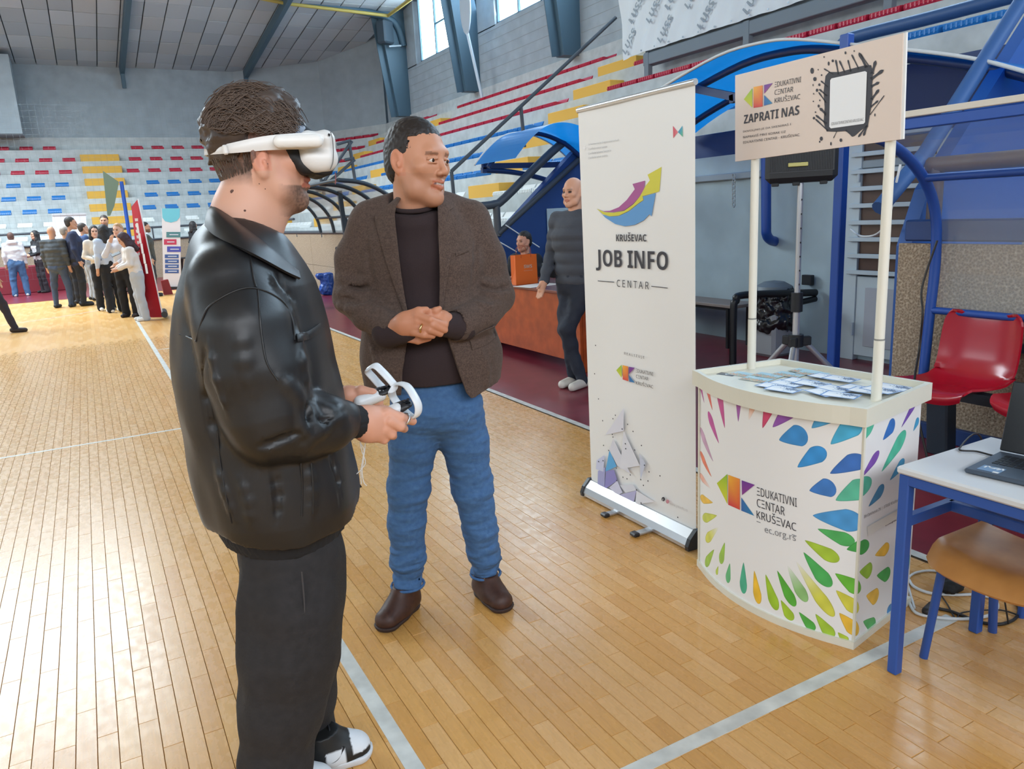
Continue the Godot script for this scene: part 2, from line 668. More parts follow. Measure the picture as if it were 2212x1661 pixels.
					# one quad round each crossed edge that starts at this corner
					if ix > 0 and iy > 0 and iz > 0:
						if (a < 0.0) != (b < 0.0): _quad(I, idx[i - sy - sz], idx[i - sz], i, idx[i - sy], idx, a < 0.0)
						if (a < 0.0) != (c < 0.0): _quad(I, idx[i - sx - sz], idx[i - sx], i, idx[i - sz], idx, a < 0.0)
						if (a < 0.0) != (e < 0.0): _quad(I, idx[i - sx - sy], idx[i - sy], i, idx[i - sx], idx, a < 0.0)
		var arrs := []
		arrs.resize(Mesh.ARRAY_MAX)
		arrs[Mesh.ARRAY_VERTEX] = V
		arrs[Mesh.ARRAY_NORMAL] = N
		if color != null: arrs[Mesh.ARRAY_COLOR] = C
		arrs[Mesh.ARRAY_INDEX] = I
		if not keep: f.clear()
		var m := ArrayMesh.new()
		m.add_surface_from_arrays(Mesh.PRIMITIVE_TRIANGLES, arrs)
		return m
	func _quad(I, p: int, q: int, i: int, s: int, idx: PackedInt32Array, inside: bool) -> void:
		var r := idx[i]
		if p < 0 or q < 0 or s < 0 or r < 0: return
		if inside:
			I.append(p); I.append(r); I.append(q); I.append(p); I.append(s); I.append(r)
		else:
			I.append(p); I.append(q); I.append(r); I.append(p); I.append(r); I.append(s)

# ================================================================ the hall
const ROW_RUN := 0.638
const ROW_TOP := 10.45
var seat_h := [-0.12, 0.32, 0.76, 1.22, 1.69, 2.16, 2.63, 3.10]   # seat heights over the eye, lowest row first
var top_path := [Vector2(10.45, 9.0), Vector2(10.45, -29.5), Vector2(9.0, -32.3), Vector2(6.2, -33.9), Vector2(-21.0, -33.9)]

func seat_y(i: int) -> float: return 1.55 + float(seat_h[i])
func tread_y(i: int) -> float: return seat_y(i) - 0.06
func offset_path(d: float) -> Array:
	# moves the top row's line by d towards the court
	var out := []
	var k := top_path.size()
	for i in k:
		var p: Vector2 = top_path[i]
		var d0: Vector2 = ((top_path[i] as Vector2) - top_path[i - 1]).normalized() if i > 0 else ((top_path[1] as Vector2) - top_path[0]).normalized()
		var d1: Vector2 = ((top_path[i + 1] as Vector2) - top_path[i]).normalized() if i < k - 1 else d0
		var n0 := Vector2(d0.y, -d0.x)
		var n1 := Vector2(d1.y, -d1.x)
		var m := (n0 + n1).normalized()
		out.append(p + m * (d / m.dot(n0)))
	return out
func ceil_y(z: float) -> float:
	return 7.6 + (34.5 - absf(z + 14.0) - 14.0) * 0.114

func area(called: String, p: Vector3, look: Vector3, size: Vector2, energy: float, c: Color) -> void:
	var l := AreaLight3D.new()
	l.name = called
	l.area_size = size
	l.area_normalize_energy = false
	l.light_energy = energy
	l.light_color = c
	l.shadow_enabled = true
	l.light_size = 0.5
	l.area_range = 80.0
	l.area_attenuation = 2.0
	add_child(l)
	l.look_at_from_position(p, p + look, Vector3.UP if absf(look.normalized().y) < 0.9 else Vector3.FORWARD)

func wall_quad(b: MB, p: Vector2, q: Vector2, y0: float, y1p: float, y1q: float, thick := 0.3) -> void:
	# a wall with thickness whose inner face runs from p to q; outside lies to the left of p->q seen from above
	var d := (q - p).normalized()
	var n := Vector2(-d.y, d.x) * thick
	var A := Vector3(p.x, y0, p.y); var B := Vector3(q.x, y0, q.y); var C := Vector3(q.x, y1q, q.y); var D := Vector3(p.x, y1p, p.y)
	var o := Vector3(n.x, 0, n.y)
	b.quad(A, B, C, D)
	b.quad(B + o, A + o, D + o, C + o)
	b.quad(D, C, C + o, D + o)
	b.quad(A + o, B + o, B, A)

func build_floor() -> void:
	var wood: Array[StandardMaterial3D] = []
	var tones := ["dba761", "d7a25b", "dead6a", "d59f58", "e0b072", "d9a55e"]
	var grain := FastNoiseLite.new()
	grain.seed = 5
	grain.frequency = 0.02
	grain.fractal_octaves = 4
	# grain texture: long streaks
	var img := Image.create(256, 256, false, Image.FORMAT_RGB8)
	for y in 256:
		for x in 256:
			var g := grain.get_noise_3d(x * 5.0, y * 0.5, sin(y * TAU / 256.0) * 6.0) * 0.5 + 0.5
			var s := 0.9 + 0.1 * g
			img.set_pixel(x, y, Color(s, s * 0.985, s * 0.96))
	var gt := ImageTexture.create_from_image(img)
	var rn := noise_tex(0.02, Color(0.62, 0.62, 0.62), Color(1, 1, 1), 256, 9)
	for i in tones.size():
		var m := mat("maple_%d" % i, hexc(tones[i]), 0.34, 0.0, 0.48)
		m.albedo_texture = gt
		m.roughness_texture = rn
		m.roughness_texture_channel = BaseMaterial3D.TEXTURE_CHANNEL_RED
		m.clearcoat_enabled = true
		m.clearcoat = 0.2
		m.clearcoat_roughness = 0.28
		wood.append(m)
	var sub := mat("floor_joint", hexc("5a4630"), 0.9)
	# far floor: same boards as a printed pattern where they can no longer be told apart
	var bi := Image.create(512, 512, false, Image.FORMAT_RGB8)
	var rng := RandomNumberGenerator.new()
	rng.seed = 77
	var cols := []
	for t in tones: cols.append(hexc(t))
	# 8 lanes x 4 boards
	for lane in 8:
		for bd in 4:
			var c: Color = cols[rng.randi() % cols.size()]
			var off := 64 if lane % 2 == 1 else 0
			for yy in 128:
				for xx in 64:
					var e: bool = xx < 1 or yy < 1
					var k: float = 0.96 + 0.08 * rng.randf()
					bi.set_pixel(lane * 64 + xx, (bd * 128 + yy + off) % 512, (c * (0.72 if e else k)))
	var far := mat("maple_far", Color.WHITE, 0.34, 0.0, 0.48)
	far.albedo_texture = ImageTexture.create_from_image(bi)
	far.clearcoat_enabled = true
	far.clearcoat = 0.2
	far.clearcoat_roughness = 0.28
	var fl := Node3D.new()
	fl.name = "floor"
	add_child(fl)
	tag(fl, "varnished maple sports floor of short boards in half bond", "floor", "", "structure")
	var b := MB.new()
	b.box(at(Vector3(-5, -0.155, -12.5)), Vector3(33, 0.3, 46))
	part_l(fl, "subfloor", b.mesh(), sub)
	# plain far slabs around the field of single boards
	var x0 := -2.03 - 0.0588 * 8
	var lanes := int((2.945 - x0) / 0.0590)
	var w := 0.0590
	var zn := 1.3
	var zf := -12.4
	b = MB.new()
	var far_quad := func(ax: float, az: float, bx: float, bz: float):
		var u := 1.0 / (w * 8.0)
		var t := 1.0 / (0.347 * 4.0)
		b.quadn([Vector3(ax, -0.0006, bz), Vector3(bx, -0.0006, bz), Vector3(bx, -0.0006, az), Vector3(ax, -0.0006, az)], [Vector3.UP, Vector3.UP, Vector3.UP, Vector3.UP], [Vector2(ax * u, bz * t), Vector2(bx * u, bz * t), Vector2(bx * u, az * t), Vector2(ax * u, az * t)])
	far_quad.call(-21.0, -21.6, 2.945, zf + 0.36)
	far_quad.call(-21.0, zf, x0, 9.0)
	far_quad.call(x0, zn, 2.945, 9.0)
	var fm := part_l(fl, "board_field", b.mesh(), far)
	fm.set_meta("kind", "stuff")
	# single boards
	var shapes: Array[ArrayMesh] = []
	for s in 6:
		var q := MB.new()
		var hw := w * 0.5 - 0.0004
		var hl := 0.1735 - 0.0004
		var e := 0.0011
		var uo := Vector2(rng.randf(), rng.randf())
		var us := Vector2(0.25, 0.9)
		var top := [Vector3(-hw + e, 0, hl - e), Vector3(hw - e, 0, hl - e), Vector3(hw - e, 0, -hl + e), Vector3(-hw + e, 0, -hl + e)]
		var low := [Vector3(-hw, -0.0025, hl), Vector3(hw, -0.0025, hl), Vector3(hw, -0.0025, -hl), Vector3(-hw, -0.0025, -hl)]
		q.quadn(top, [Vector3.UP, Vector3.UP, Vector3.UP, Vector3.UP], [uo, uo + Vector2(us.x, 0), uo + us, uo + Vector2(0, us.y)])
		for k in 4:
			q.quad(low[k], low[(k + 1) % 4], top[(k + 1) % 4], top[k])
		shapes.append(q.mesh())
	var list := []
	for l in lanes:
		var cx := x0 + w * (l + 0.5)
		var odd: bool = absi(int(round((cx + 0.2316) / w))) % 2 == 1
		var z := zf + (0.178 if odd else 0.0)
		var first := true
		while z < zn:
			var cz := z + 0.1735
			z += 0.347
			list.append([Vector2(cx, cz).length() if _seen(Vector3(cx, 0, cz)) else 1e6, cx, cz])
	list.sort_custom(func(p, q): return p[0] < q[0])
	var stuff := [MB.new(), MB.new(), MB.new()]
	for i in list.size():
		var cx: float = list[i][1]
		var cz: float = list[i][2]
		var tilt := Basis(Vector3.RIGHT, rng.randfn(0.0, 0.0018)) * Basis(Vector3.BACK, rng.randfn(0.0, 0.004))
		var xf := Transform3D(tilt, Vector3(cx, 0.0, cz))
		var k := rng.randi() % 6
		if i < 300:
			part_l(fl, "board", shapes[k], wood[rng.randi() % 6], xf)
		else:
			var q: MB = stuff[rng.randi() % 3]
			var a: Array = shapes[k].surface_get_arrays(0)
			var vs: PackedVector3Array = a[Mesh.ARRAY_VERTEX]
			var ns: PackedVector3Array = a[Mesh.ARRAY_NORMAL]
			var us: PackedVector2Array = a[Mesh.ARRAY_TEX_UV]
			for j in vs.size():
				q.vert(xf * vs[j], tilt * ns[j], us[j])
	for i in 3:
		var o := part_l(fl, "boards_further_off", (stuff[i] as MB).mesh(), wood[i * 2])
		o.set_meta("kind", "stuff")
	# court markings and the red surround
	var paint := mat("court_white", hexc("d9dad4"), 0.42)
	triplanar(paint, noise_tex(0.03, Color(0.84, 0.84, 0.84), Color(1, 1, 1), 256, 21), 1.3)
	var strip := func(n: String, lab: String, p: Vector3, q: Vector3, wd: float):
		var s := MB.new()
		s.box(Transform3D(Basis(Vector3.UP, atan2(q.x - p.x, q.z - p.z)), (p + q) * 0.5 + Vector3(0, 0.0001, 0)), Vector3(wd, 0.0016, p.distance_to(q)))
		struct(n, s.mesh(), paint, lab)
	strip.call("trim_1", "white sideline along the red surround", Vector3(2.97, 0, 9), Vector3(2.97, 0, -21.6), 0.05)
	strip.call("trim_2", "white line running the length of the court past the men", Vector3(0.604, 0, 1), Vector3(0.604, 0, -15.4), 0.05)
	strip.call("trim_3", "thin white line across the boards behind the man in leather", Vector3(0.6, 0, -6.42), Vector3(-12, 0, -6.42), 0.03)
	strip.call("trim_4", "white line across the floor in front of the promotional counter", Vector3(0.9, 0, -1.494), Vector3(2.6, 0, -1.494), 0.05)
	strip.call("trim_5", "thin white line crossing near the red banner", Vector3(0.63, 0, -11.0), Vector3(2.9, 0, -11.0), 0.03)
	var arc := MB.new()
	var cen := Vector3(-4.5, 0, -22.0)
	var prev := Vector3.ZERO
	for i in 41:
		var an := lerpf(-0.2, PI + 0.2, i / 40.0)
		var p := cen + Vector3(cos(an), 0, sin(an)) * 6.25
		if i > 0:
			var u := (p - prev).normalized().cross(Vector3.UP) * 0.02
			var y := Vector3(0, 0.001, 0)
			arc.quad(prev - u + y, prev + u + y, p + u + y, p - u + y)
		prev = p
	struct("trim_6", arc.mesh(), paint, "thin white goal arc curving across the far court")
	var red := mat("red_surround", hexc("7d2a38"), 0.3, 0.0, 0.5)
	triplanar(red, noise_tex(0.02, Color(0.86, 0.84, 0.84), Color(1, 1, 1), 256, 31), 0.8)
	b = MB.new()
	b.box(at(Vector3(7.0, -0.05, -12.5)), Vector3(8.01, 0.1, 43.0))
	struct("floor_red_side", b.mesh(), red, "dark red coated floor strip along the side stand")
	b = MB.new()
	b.box(at(Vector3(-9.0, -0.048, -27.8)), Vector3(23.9, 0.1, 12.4))
	struct("floor_red_end", b.mesh(), red, "dark red coated floor before the end stand")

func _seen(p: Vector3) -> bool:
	var q := CB.transposed() * (p - EYE)
	if q.z > -0.3: return false
	var x := CX + FOC * q.x / -q.z
	var y := CY - FOC * q.y / -q.z
	return x > -40 and x < 2250 and y > 0 and y < 1700

func build_shell() -> void:
	var wp := offset_path(-0.55)
	var white := mat("wall_paint", hexc("a3afb6"), 0.85)
	triplanar(white, noise_tex(0.012, Color(0.9, 0.9, 0.9), Color(1, 1, 1), 512, 41), 0.25)
	# right wall with window openings, in bays between the columns
	var b := MB.new()
	var X := 11.0
	var cols := [-27.2, -21.6, -16.3, -11.1, -5.9, -0.7, 4.5, 9.0]
	b.box(at(Vector3(X + 0.15, 3.33, -10.1)), Vector3(0.3, 6.66, 38.6))
	var top := 9.0
	b.box(at(Vector3(X + 0.15, 9.6, -10.1)), Vector3(0.3, 1.2, 38.6))
	b.box(at(Vector3(X + 0.15, 7.83, -27.8)), Vector3(0.3, 2.4, 3.2))
	var piers := []
	for i in cols.size() - 1:
		var za: float = cols[i] + 1.25
		var zb: float = cols[i + 1] - 0.45
		b.box(at(Vector3(X + 0.15, 7.83, (zb + cols[i + 1] + 1.25) * 0.5)), Vector3(0.3, 2.4, cols[i + 1] + 1.25 - zb))
		piers.append([za, zb])
	struct("wall_right", b.mesh(), white, "pale block wall above the side stand, with high windows")
	# block courses: scored joints on the right wall
	var joint := mat("wall_joint", hexc("9aa3a6"), 0.9)
	b = MB.new()
	for i in 6:
		b.box(at(Vector3(X - 0.002, 5.3 + i * 0.25, -10.1)), Vector3(0.008, 0.012, 38.0))
	var o := struct("trim_7", b.mesh(), joint, "fine horizontal joints in the block wall")
	# curved end walls
	var nm := ["wall_corner_1", "wall_corner_2", "wall_far"]
	for i in 3:
		var p: Vector2 = wp[i + 1]
		var q: Vector2 = wp[i + 2]
		b = MB.new()
		wall_quad(b, p, q, 0.0, ceil_y(p.y) + 0.3, ceil_y(q.y) + 0.3)
		struct(nm[i], b.mesh(), white, ["pale wall turning the far corner beside the windows", "pale wall in the far corner under the ceiling ribs", "pale wall behind the end stand"][i])
	b = MB.new()
	wall_quad(b, Vector2(-21, -35), Vector2(-21, 9), 0.0, 11.0, 11.0)
	wall_quad(b, Vector2(-21, 9), Vector2(11.0, 9), 0.0, 11.0, 11.0)
	struct("wall_left", b.mesh(), white, "pale walls that close the hall")
	# projecting wall panel on the far left
	b = MB.new()
	b.box(at(Vector3(-7.6, 6.35, -33.4)), Vector3(12.6, 2.6, 1.4))
	struct("wall_box", b.mesh(), white, "pale boxed-out wall panel over the end stand")
	# ceiling: slab above, panels below
	var cm := mat("ceiling_void", hexc("5f6a72"), 0.9)
	b = MB.new()
	for s in 2:
		var za := -35.0 if s == 0 else -14.0
		var zb := -14.0 if s == 0 else 9.3
		var ya := ceil_y(za) + 0.12
		var yb := ceil_y(zb) + 0.12
		b.quad(Vector3(-21.3, ya, za), Vector3(11.3, ya, za), Vector3(11.3, yb, zb), Vector3(-21.3, yb, zb))
		b.quad(Vector3(-21.3, ya + 0.25, za), Vector3(-21.3, yb + 0.25, zb), Vector3(11.3, yb + 0.25, zb), Vector3(11.3, ya + 0.25, za))
	var ceil_o := struct("ceiling", b.mesh(), cm, "sloping ceiling of pale panels between dark steel ribs")
	var tones := [hexc("b9c2c8"), hexc("b0bac1"), hexc("b5bbbd"), hexc("a8b2b9")]
	var pm := []
	for i in 4:
		pm.append(mat("ceiling_panel_%d" % i, tones[i], 0.85))
	var rng := RandomNumberGenerator.new()
	rng.seed = 12
	var slope := atan(0.114)
	var tile := MB.new().box(Transform3D(), Vector3(0.63, 0.03, 1.17), 0.008).mesh()
	var rest := MB.new()
	for ix in 49:
		for iz in 36:
			var x := -21.0 + 0.33 + ix * 0.66
			var z := -34.4 + iz * 1.2
			if z > 8.4 or x > 10.9: continue
			var open_ := x > -12.2 and x < 0.4 and z > -25.2 and z < -17.2
			if open_: continue
			var up: float = -slope if z < -14.0 else slope
			var xf := Transform3D(Basis(Vector3.RIGHT, up), Vector3(x, ceil_y(z) + 0.06 + rng.randfn(0, 0.004), z))
			if z < -26.8 and x > -3.6 and _seen(Vector3(x, ceil_y(z), z)):
				part_l(ceil_o, "panel", tile, pm[rng.randi() % 4], xf)
			else:
				rest.box(xf, Vector3(0.63, 0.03, 1.17))
	var ro := part_l(ceil_o, "panels_further_off", rest.mesh(), pm[0])
	ro.set_meta("kind", "stuff")
	# ribs
	var steel := mat("steel_blue", hexc("45606f"), 0.55, 0.0, 0.5)
	for i in 7:
		var x := 6.8 - i * 4.55
		b = MB.new()
		b.bar(Vector3(x, ceil_y(-34.3) - 0.12, -34.3), Vector3(x, ceil_y(-14.0) - 0.12, -14.0), 0.16, 0.3, 0.01)
		b.bar(Vector3(x, ceil_y(-14.0) - 0.12, -14.0), Vector3(x, ceil_y(8.0) - 0.12, 8.0), 0.16, 0.3, 0.01)
		var r := struct("ceiling_rib", b.mesh(), steel, "dark steel ceiling rib running the length of the hall")
		r.set_meta("group", "steel ceiling ribs")
	# two brackets at the foot of the ribs on the end wall
	for x in [2.25, 6.8]:
		b = MB.new()
		b.bar(Vector3(x, ceil_y(-34.3) - 0.75, -34.25), Vector3(x, ceil_y(-34.3) - 0.2, -34.15), 0.14, 0.14, 0.01)
		var r := struct("rib_bracket", b.mesh(), steel, "short steel bracket under a ceiling rib on the end wall")
		r.set_meta("group", "rib brackets")
	# columns of the side wall: tapered, leaning into the hall
	for i in cols.size() - 1:
		var z: float = cols[i]
		b = MB.new()
		var pl := PackedVector2Array([Vector2(11.0, 5.05), Vector2(10.52, 5.05), Vector2(10.05, 8.55), Vector2(9.2, 9.6), Vector2(11.0, 9.9)])
		b.prism(pl, 0.34, at(Vector3(0, 0, z - 0.17)))
		# flanges
		b.bar(Vector3(10.52, 5.05, z), Vector3(10.05, 8.55, z), 0.46, 0.03, 0.004, Vector3.BACK)
		var col := struct("wall_column", b.mesh(), steel, "tapered blue steel column between the side windows")
		col.set_meta("group", "steel wall columns")
	# portal beam and yellow gas pipe at the first frame
	b = MB.new()
	var bp := []
	for q in [[872, 100], [860, 62], [842, 42], [800, 28], [640, 0], [500, -22]]:
		bp.append(on_z(q[0], q[1], -27.0))
	b.tube(smooth_path(bp, 6), 0.12, 10)
	solo("roof_beam", b.mesh(), steel, "dark steel roof beam curving off the corner column", "beam")
	var yel := mat("pipe_yellow", hexc("a8964a"), 0.5)
	b = MB.new()
	b.tube(arr([on_z(430, -30, -26.6), on_z(620, 8, -26.6), on_z(838, 34, -26.6)]), 0.055, 8)
	b.tube(arr([on_z(838, 34, -26.6), on_x(890, -4, 10.2)]), 0.055, 8)
	solo("gas_pipe", b.mesh(), yel, "thin yellow pipe running under the roof beam", "pipe")
	# windows: frames, panes; panes glow with daylight
	var frame := mat("window_frame", hexc("5d7f92"), 0.5)
	var pane := mat("window_pane", hexc("ffffff"), 0.2)
	pane.emission_enabled = true
	pane.emission = Color(0.86, 0.95, 1.0)
	pane.emission_energy_multiplier = PANE_GLOW
	for i in piers.size():
		var za: float = piers[i][0]
		var zb: float = piers[i][1]
		var wn := Node3D.new()
		wn.name = "window_%d" % (i + 1)
		add_child(wn)
		wn.position = Vector3(X + 0.12, 6.66, (za + zb) * 0.5)
		tag(wn, "high bright window band between the steel columns", "window", "high side windows", "structure")
		b = MB.new()
		var L := zb - za
		b.box(at(wn.position + Vector3(0, 0.03, 0)), Vector3(0.1, 0.06, L), 0.004)
		b.box(at(wn.position + Vector3(0, 2.31, 0)), Vector3(0.1, 0.06, L), 0.004)
		for k in 4:
			b.box(at(wn.position + Vector3(0, 1.17, -L * 0.5 + 0.03 + k * (L - 0.06) / 3.0)), Vector3(0.1, 2.34, 0.06), 0.004)
		b.box(at(wn.position + Vector3(0, 0.95, 0)), Vector3(0.08, 0.05, L / 3.0), 0.004)
		part(wn, "window_frame", b.mesh(), frame)
		for k in 3:
			b = MB.new()
			b.box(at(wn.position + Vector3(0.02, 1.17, -L * 0.5 + (k + 0.5) * L / 3.0)), Vector3(0.012, 2.26, L / 3.0 - 0.06))
			part(wn, "pane", b.mesh(), pane)
	# roof light over the court: frame and panes, in the slope of the ceiling
	var rf := Node3D.new()
	rf.name = "window_roof"
	add_child(rf)
	rf.position = Vector3(-5.9, ceil_y(-21.2), -21.2)
	tag(rf, "translucent roof light over the far half of the court", "roof light", "", "structure")
	var tb := Basis(Vector3.RIGHT, -slope)
	for ix in 5:
		for iz in 4:
			b = MB.new()
			var z := -24.2 + iz * 2.0
			b.box(Transform3D(tb, Vector3(-10.86 + ix * 2.48, ceil_y(z) + 0.07, z)), Vector3(2.4, 0.02, 1.92))
			part(rf, "pane", b.mesh(), pane)
	b = MB.new()
	for k in 6:
		b.bar(Vector3(-12.1 + k * 2.48, ceil_y(-25.2) + 0.05, -25.2), Vector3(-12.1 + k * 2.48, ceil_y(-17.2) + 0.05, -17.2), 0.08, 0.1)
	for k in 5:
		var z := -25.2 + k * 2.0
		b.box(Transform3D(tb, Vector3(-5.9, ceil_y(z) + 0.05, z)), Vector3(12.4, 0.1, 0.08))
	part(rf, "window_frame", b.mesh(), white)

func build_stands() -> void:
	var conc := mat("stand_concrete", hexc("c3c9c9"), 0.8)
	triplanar(conc, noise_tex(0.015, Color(0.88, 0.88, 0.88), Color(1, 1, 1), 512, 51), 0.35)
	var st := Node3D.new()
	st.name = "grandstand"
	add_child(st)
	tag(st, "white concrete seating tiers wrapping the court", "grandstand", "", "structure")
	for i in 8:
		var b := MB.new()
		var pf := offset_path((7 - i) * ROW_RUN + 0.12)
		var pb := offset_path((6 - i) * ROW_RUN + 0.14)
		var y0: float = tread_y(i - 1) - 0.02 if i > 0 else 0.0
		var y1 := tread_y(i)
		for k in pf.size() - 1:
			var segs := [[0.0, 1.0]]
			if k == 0 and i < 2:
				# the two lowest rows stop at the entrance recess
				var z0: float = pf[0].y
				var z1: float = pf[1].y
				segs = [[0.0, (z0 + 3.15) / (z0 - z1)], [(z0 + 9.0) / (z0 - z1), 1.0]]
			for s in segs:
				var p: Vector2 = pf[k].lerp(pf[k + 1], s[0])
				var q: Vector2 = pf[k].lerp(pf[k + 1], s[1])
				var p2: Vector2 = pb[k].lerp(pb[k + 1], s[0]) if k != 0 else Vector2(pb[0].x, p.y)
				var q2: Vector2 = pb[k].lerp(pb[k + 1], s[1]) if k != 0 else (Vector2(pb[0].x, q.y) if s[1] < 0.999 else pb[1])
				var A := Vector3(p.x, y0, p.y); var B := Vector3(q.x, y0, q.y); var C := Vector3(q.x, y1, q.y); var D := Vector3(p.x, y1, p.y)
				b.quad(A, B, C, D)
				b.quad(D, C, Vector3(q2.x, y1, q2.y), Vector3(p2.x, y1, p2.y))
		part_l(st, "tier", b.mesh(), conc)
	# back band up to the wall
	var b := MB.new()
	var pf := offset_path(-0.5)
	for k in pf.size() - 1:
		var p: Vector2 = pf[k]; var q: Vector2 = pf[k + 1]
		b.quad(Vector3(p.x, tread_y(7), p.y), Vector3(q.x, tread_y(7), q.y), Vector3(q.x, 5.09, q.y), Vector3(p.x, 5.09, p.y))
		var po: Vector2 = offset_path(-0.62)[k]; var qo: Vector2 = offset_path(-0.62)[k + 1]
		b.quad(Vector3(p.x, 5.09, p.y), Vector3(q.x, 5.09, q.y), Vector3(qo.x, 5.09, qo.y), Vector3(po.x, 5.09, po.y))
	part_l(st, "back_band", b.mesh(), conc)
	# walkway behind the boards, along side and end
	b = MB.new()
	b.box(at(Vector3(5.3, 0.43, 2.9)), Vector3(1.5, 0.86, 12.0))
	b.box(at(Vector3(5.3, 0.43, -18.4)), Vector3(1.5, 0.86, 18.8))
	b.box(at(Vector3(-9.0, 0.43, -28.6)), Vector3(27.0, 0.86, 1.6))
	part_l(st, "walkway", b.mesh(), conc)
	# seats
	var seat := MB.new()
	var prof := [Vector2(-0.20, 0.0), Vector2(-0.215, 0.03), Vector2(-0.20, 0.075), Vector2(-0.15, 0.085), Vector2(0.03, 0.06), Vector2(0.12, 0.075), Vector2(0.165, 0.14), Vector2(0.185, 0.16), Vector2(0.19, 0.15), Vector2(0.15, 0.05), Vector2(0.1, 0.0)]
	var hw := 0.205
	for k in prof.size() - 1:
		var p: Vector2 = prof[k]
		var q: Vector2 = prof[k + 1]
		seat.quad(Vector3(hw, p.y, p.x), Vector3(hw, q.y, q.x), Vector3(-hw, q.y, q.x), Vector3(-hw, p.y, p.x))
	for s in [-1.0, 1.0]:
		var poly := PackedVector2Array(prof)
		var idx := Geometry2D.triangulate_polygon(poly)
		for k in range(0, idx.size(), 3):
			var a := Vector3(s * hw, poly[idx[k]].y, poly[idx[k]].x)
			var bb := Vector3(s * hw, poly[idx[k + 1]].y, poly[idx[k + 1]].x)
			var d := Vector3(s * hw, poly[idx[k + 2]].y, poly[idx[k + 2]].x)
			if ((bb - a).cross(d - a)).x * s > 0: seat.tri(a, bb, d)
			else: seat.tri(a, d, bb)
	# ribs along the front lip
	for k in 7:
		seat.box(at(Vector3(-0.165 + k * 0.055, 0.04, -0.214)), Vector3(0.02, 0.05, 0.008))
	var sm := seat.mesh()
	var cr := mat("seat_red", hexc("b3203c"), 0.35)
	var cb := mat("seat_blue", hexc("1f72b8"), 0.35)
	var cw := mat("seat_white", hexc("dfe2e0"), 0.35)
	var row_names := ["lowest", "second", "third", "fourth", "fifth", "sixth", "seventh", "topmost"]
	for i in 8:
		var kind: StandardMaterial3D = cw if i < 2 else (cb if i < 5 else cr)
		var kn: String = "white" if i < 2 else ("blue" if i < 5 else "red")
		var pth := offset_path((7 - i) * ROW_RUN + 0.12 - 0.2)
		for k in pth.size() - 1:
			if k == 1 and i < 3: continue
			var p: Vector2 = pth[k]
			var q: Vector2 = pth[k + 1]
			var d := (q - p).normalized()
			var n := Vector2(d.y, -d.x)
			var L := p.distance_to(q)
			var step := 0.465 if k < 3 else 0.735
			var t := 0.3
			if k == 3: t = 0.2
			while t < L - 0.2:
				var c := p + d * t
				t += step
				if _aisle(c, k): continue
				if k == 0 and i < 2 and c.y > -9.3 and c.y < -3.0: continue
				if k == 0 and c.y > -1.0: continue
				if k == 3 and c.x < -3.4: continue
				var w := Vector3(c.x, tread_y(i), c.y)
				if not _seen(w): continue
				var o := MeshInstance3D.new()
				o.mesh = sm
				o.material_override = kind
				o.name = numbered("%s_stadium_chair" % kn)
				add_child(o, true)
				var zb := Vector3(-n.x, 0, -n.y)
				o.transform = Transform3D(Basis(Vector3.UP.cross(zb), Vector3.UP, zb), w)
				var where: String = "side stand" if k == 0 else ("end stand" if k == 3 else "curved corner of the stand")
				tag(o, "%s plastic seat in the %s row of the %s" % [kn, row_names[i], where], "seat", "%s seats, %s row, %s" % [kn, row_names[i], where])
	# yellow half steps in the aisles
	var yb := mat("step_yellow", hexc("d6a440"), 0.7)
	for i in range(1, 8):
		for a in [-13.4, -22.9, -28.4]:
			_step(i, 0, a, yb, "side stand")
		_step(i, 3, 1.0, yb, "end stand")

func _aisle(c: Vector2, k: int) -> bool:
	if k == 0:
		for a in [-13.4, -22.9, -28.4]:
			if absf(c.y - a) < 0.95: return true
	if k == 3 and absf(c.x - 1.0) < 1.0: return true
	return false
func _step(i: int, k: int, a: float, m: Material, where: String) -> void:
	var x: float = offset_path((8 - i) * ROW_RUN + 0.12)[0].x
	var h: float = (tread_y(i) - tread_y(i - 1))
	var y := tread_y(i - 1)
	var b := MB.new()
	var w := 1.3
	var p := Vector3.ZERO
	var s := Vector3.ZERO
	if k == 0:
		p = Vector3(x + ROW_RUN - 0.17, y + h * 0.29, a)
		s = Vector3(0.34, h * 0.56, w)
	else:
		var z: float = offset_path((8 - i) * ROW_RUN + 0.12)[4].y
		p = Vector3(a, y + h * 0.29, z - ROW_RUN + 0.17)
		s = Vector3(w, h * 0.56, 0.34)
	if not _seen(p): return
	b.box(at(p), s, 0.008)
	solo("aisle_step", b.mesh(), m, "yellow half step in the aisle of the %s below the %s row" % [where, ["lowest", "second", "third", "fourth", "fifth", "sixth", "seventh", "topmost"][i]], "step", "yellow aisle steps")

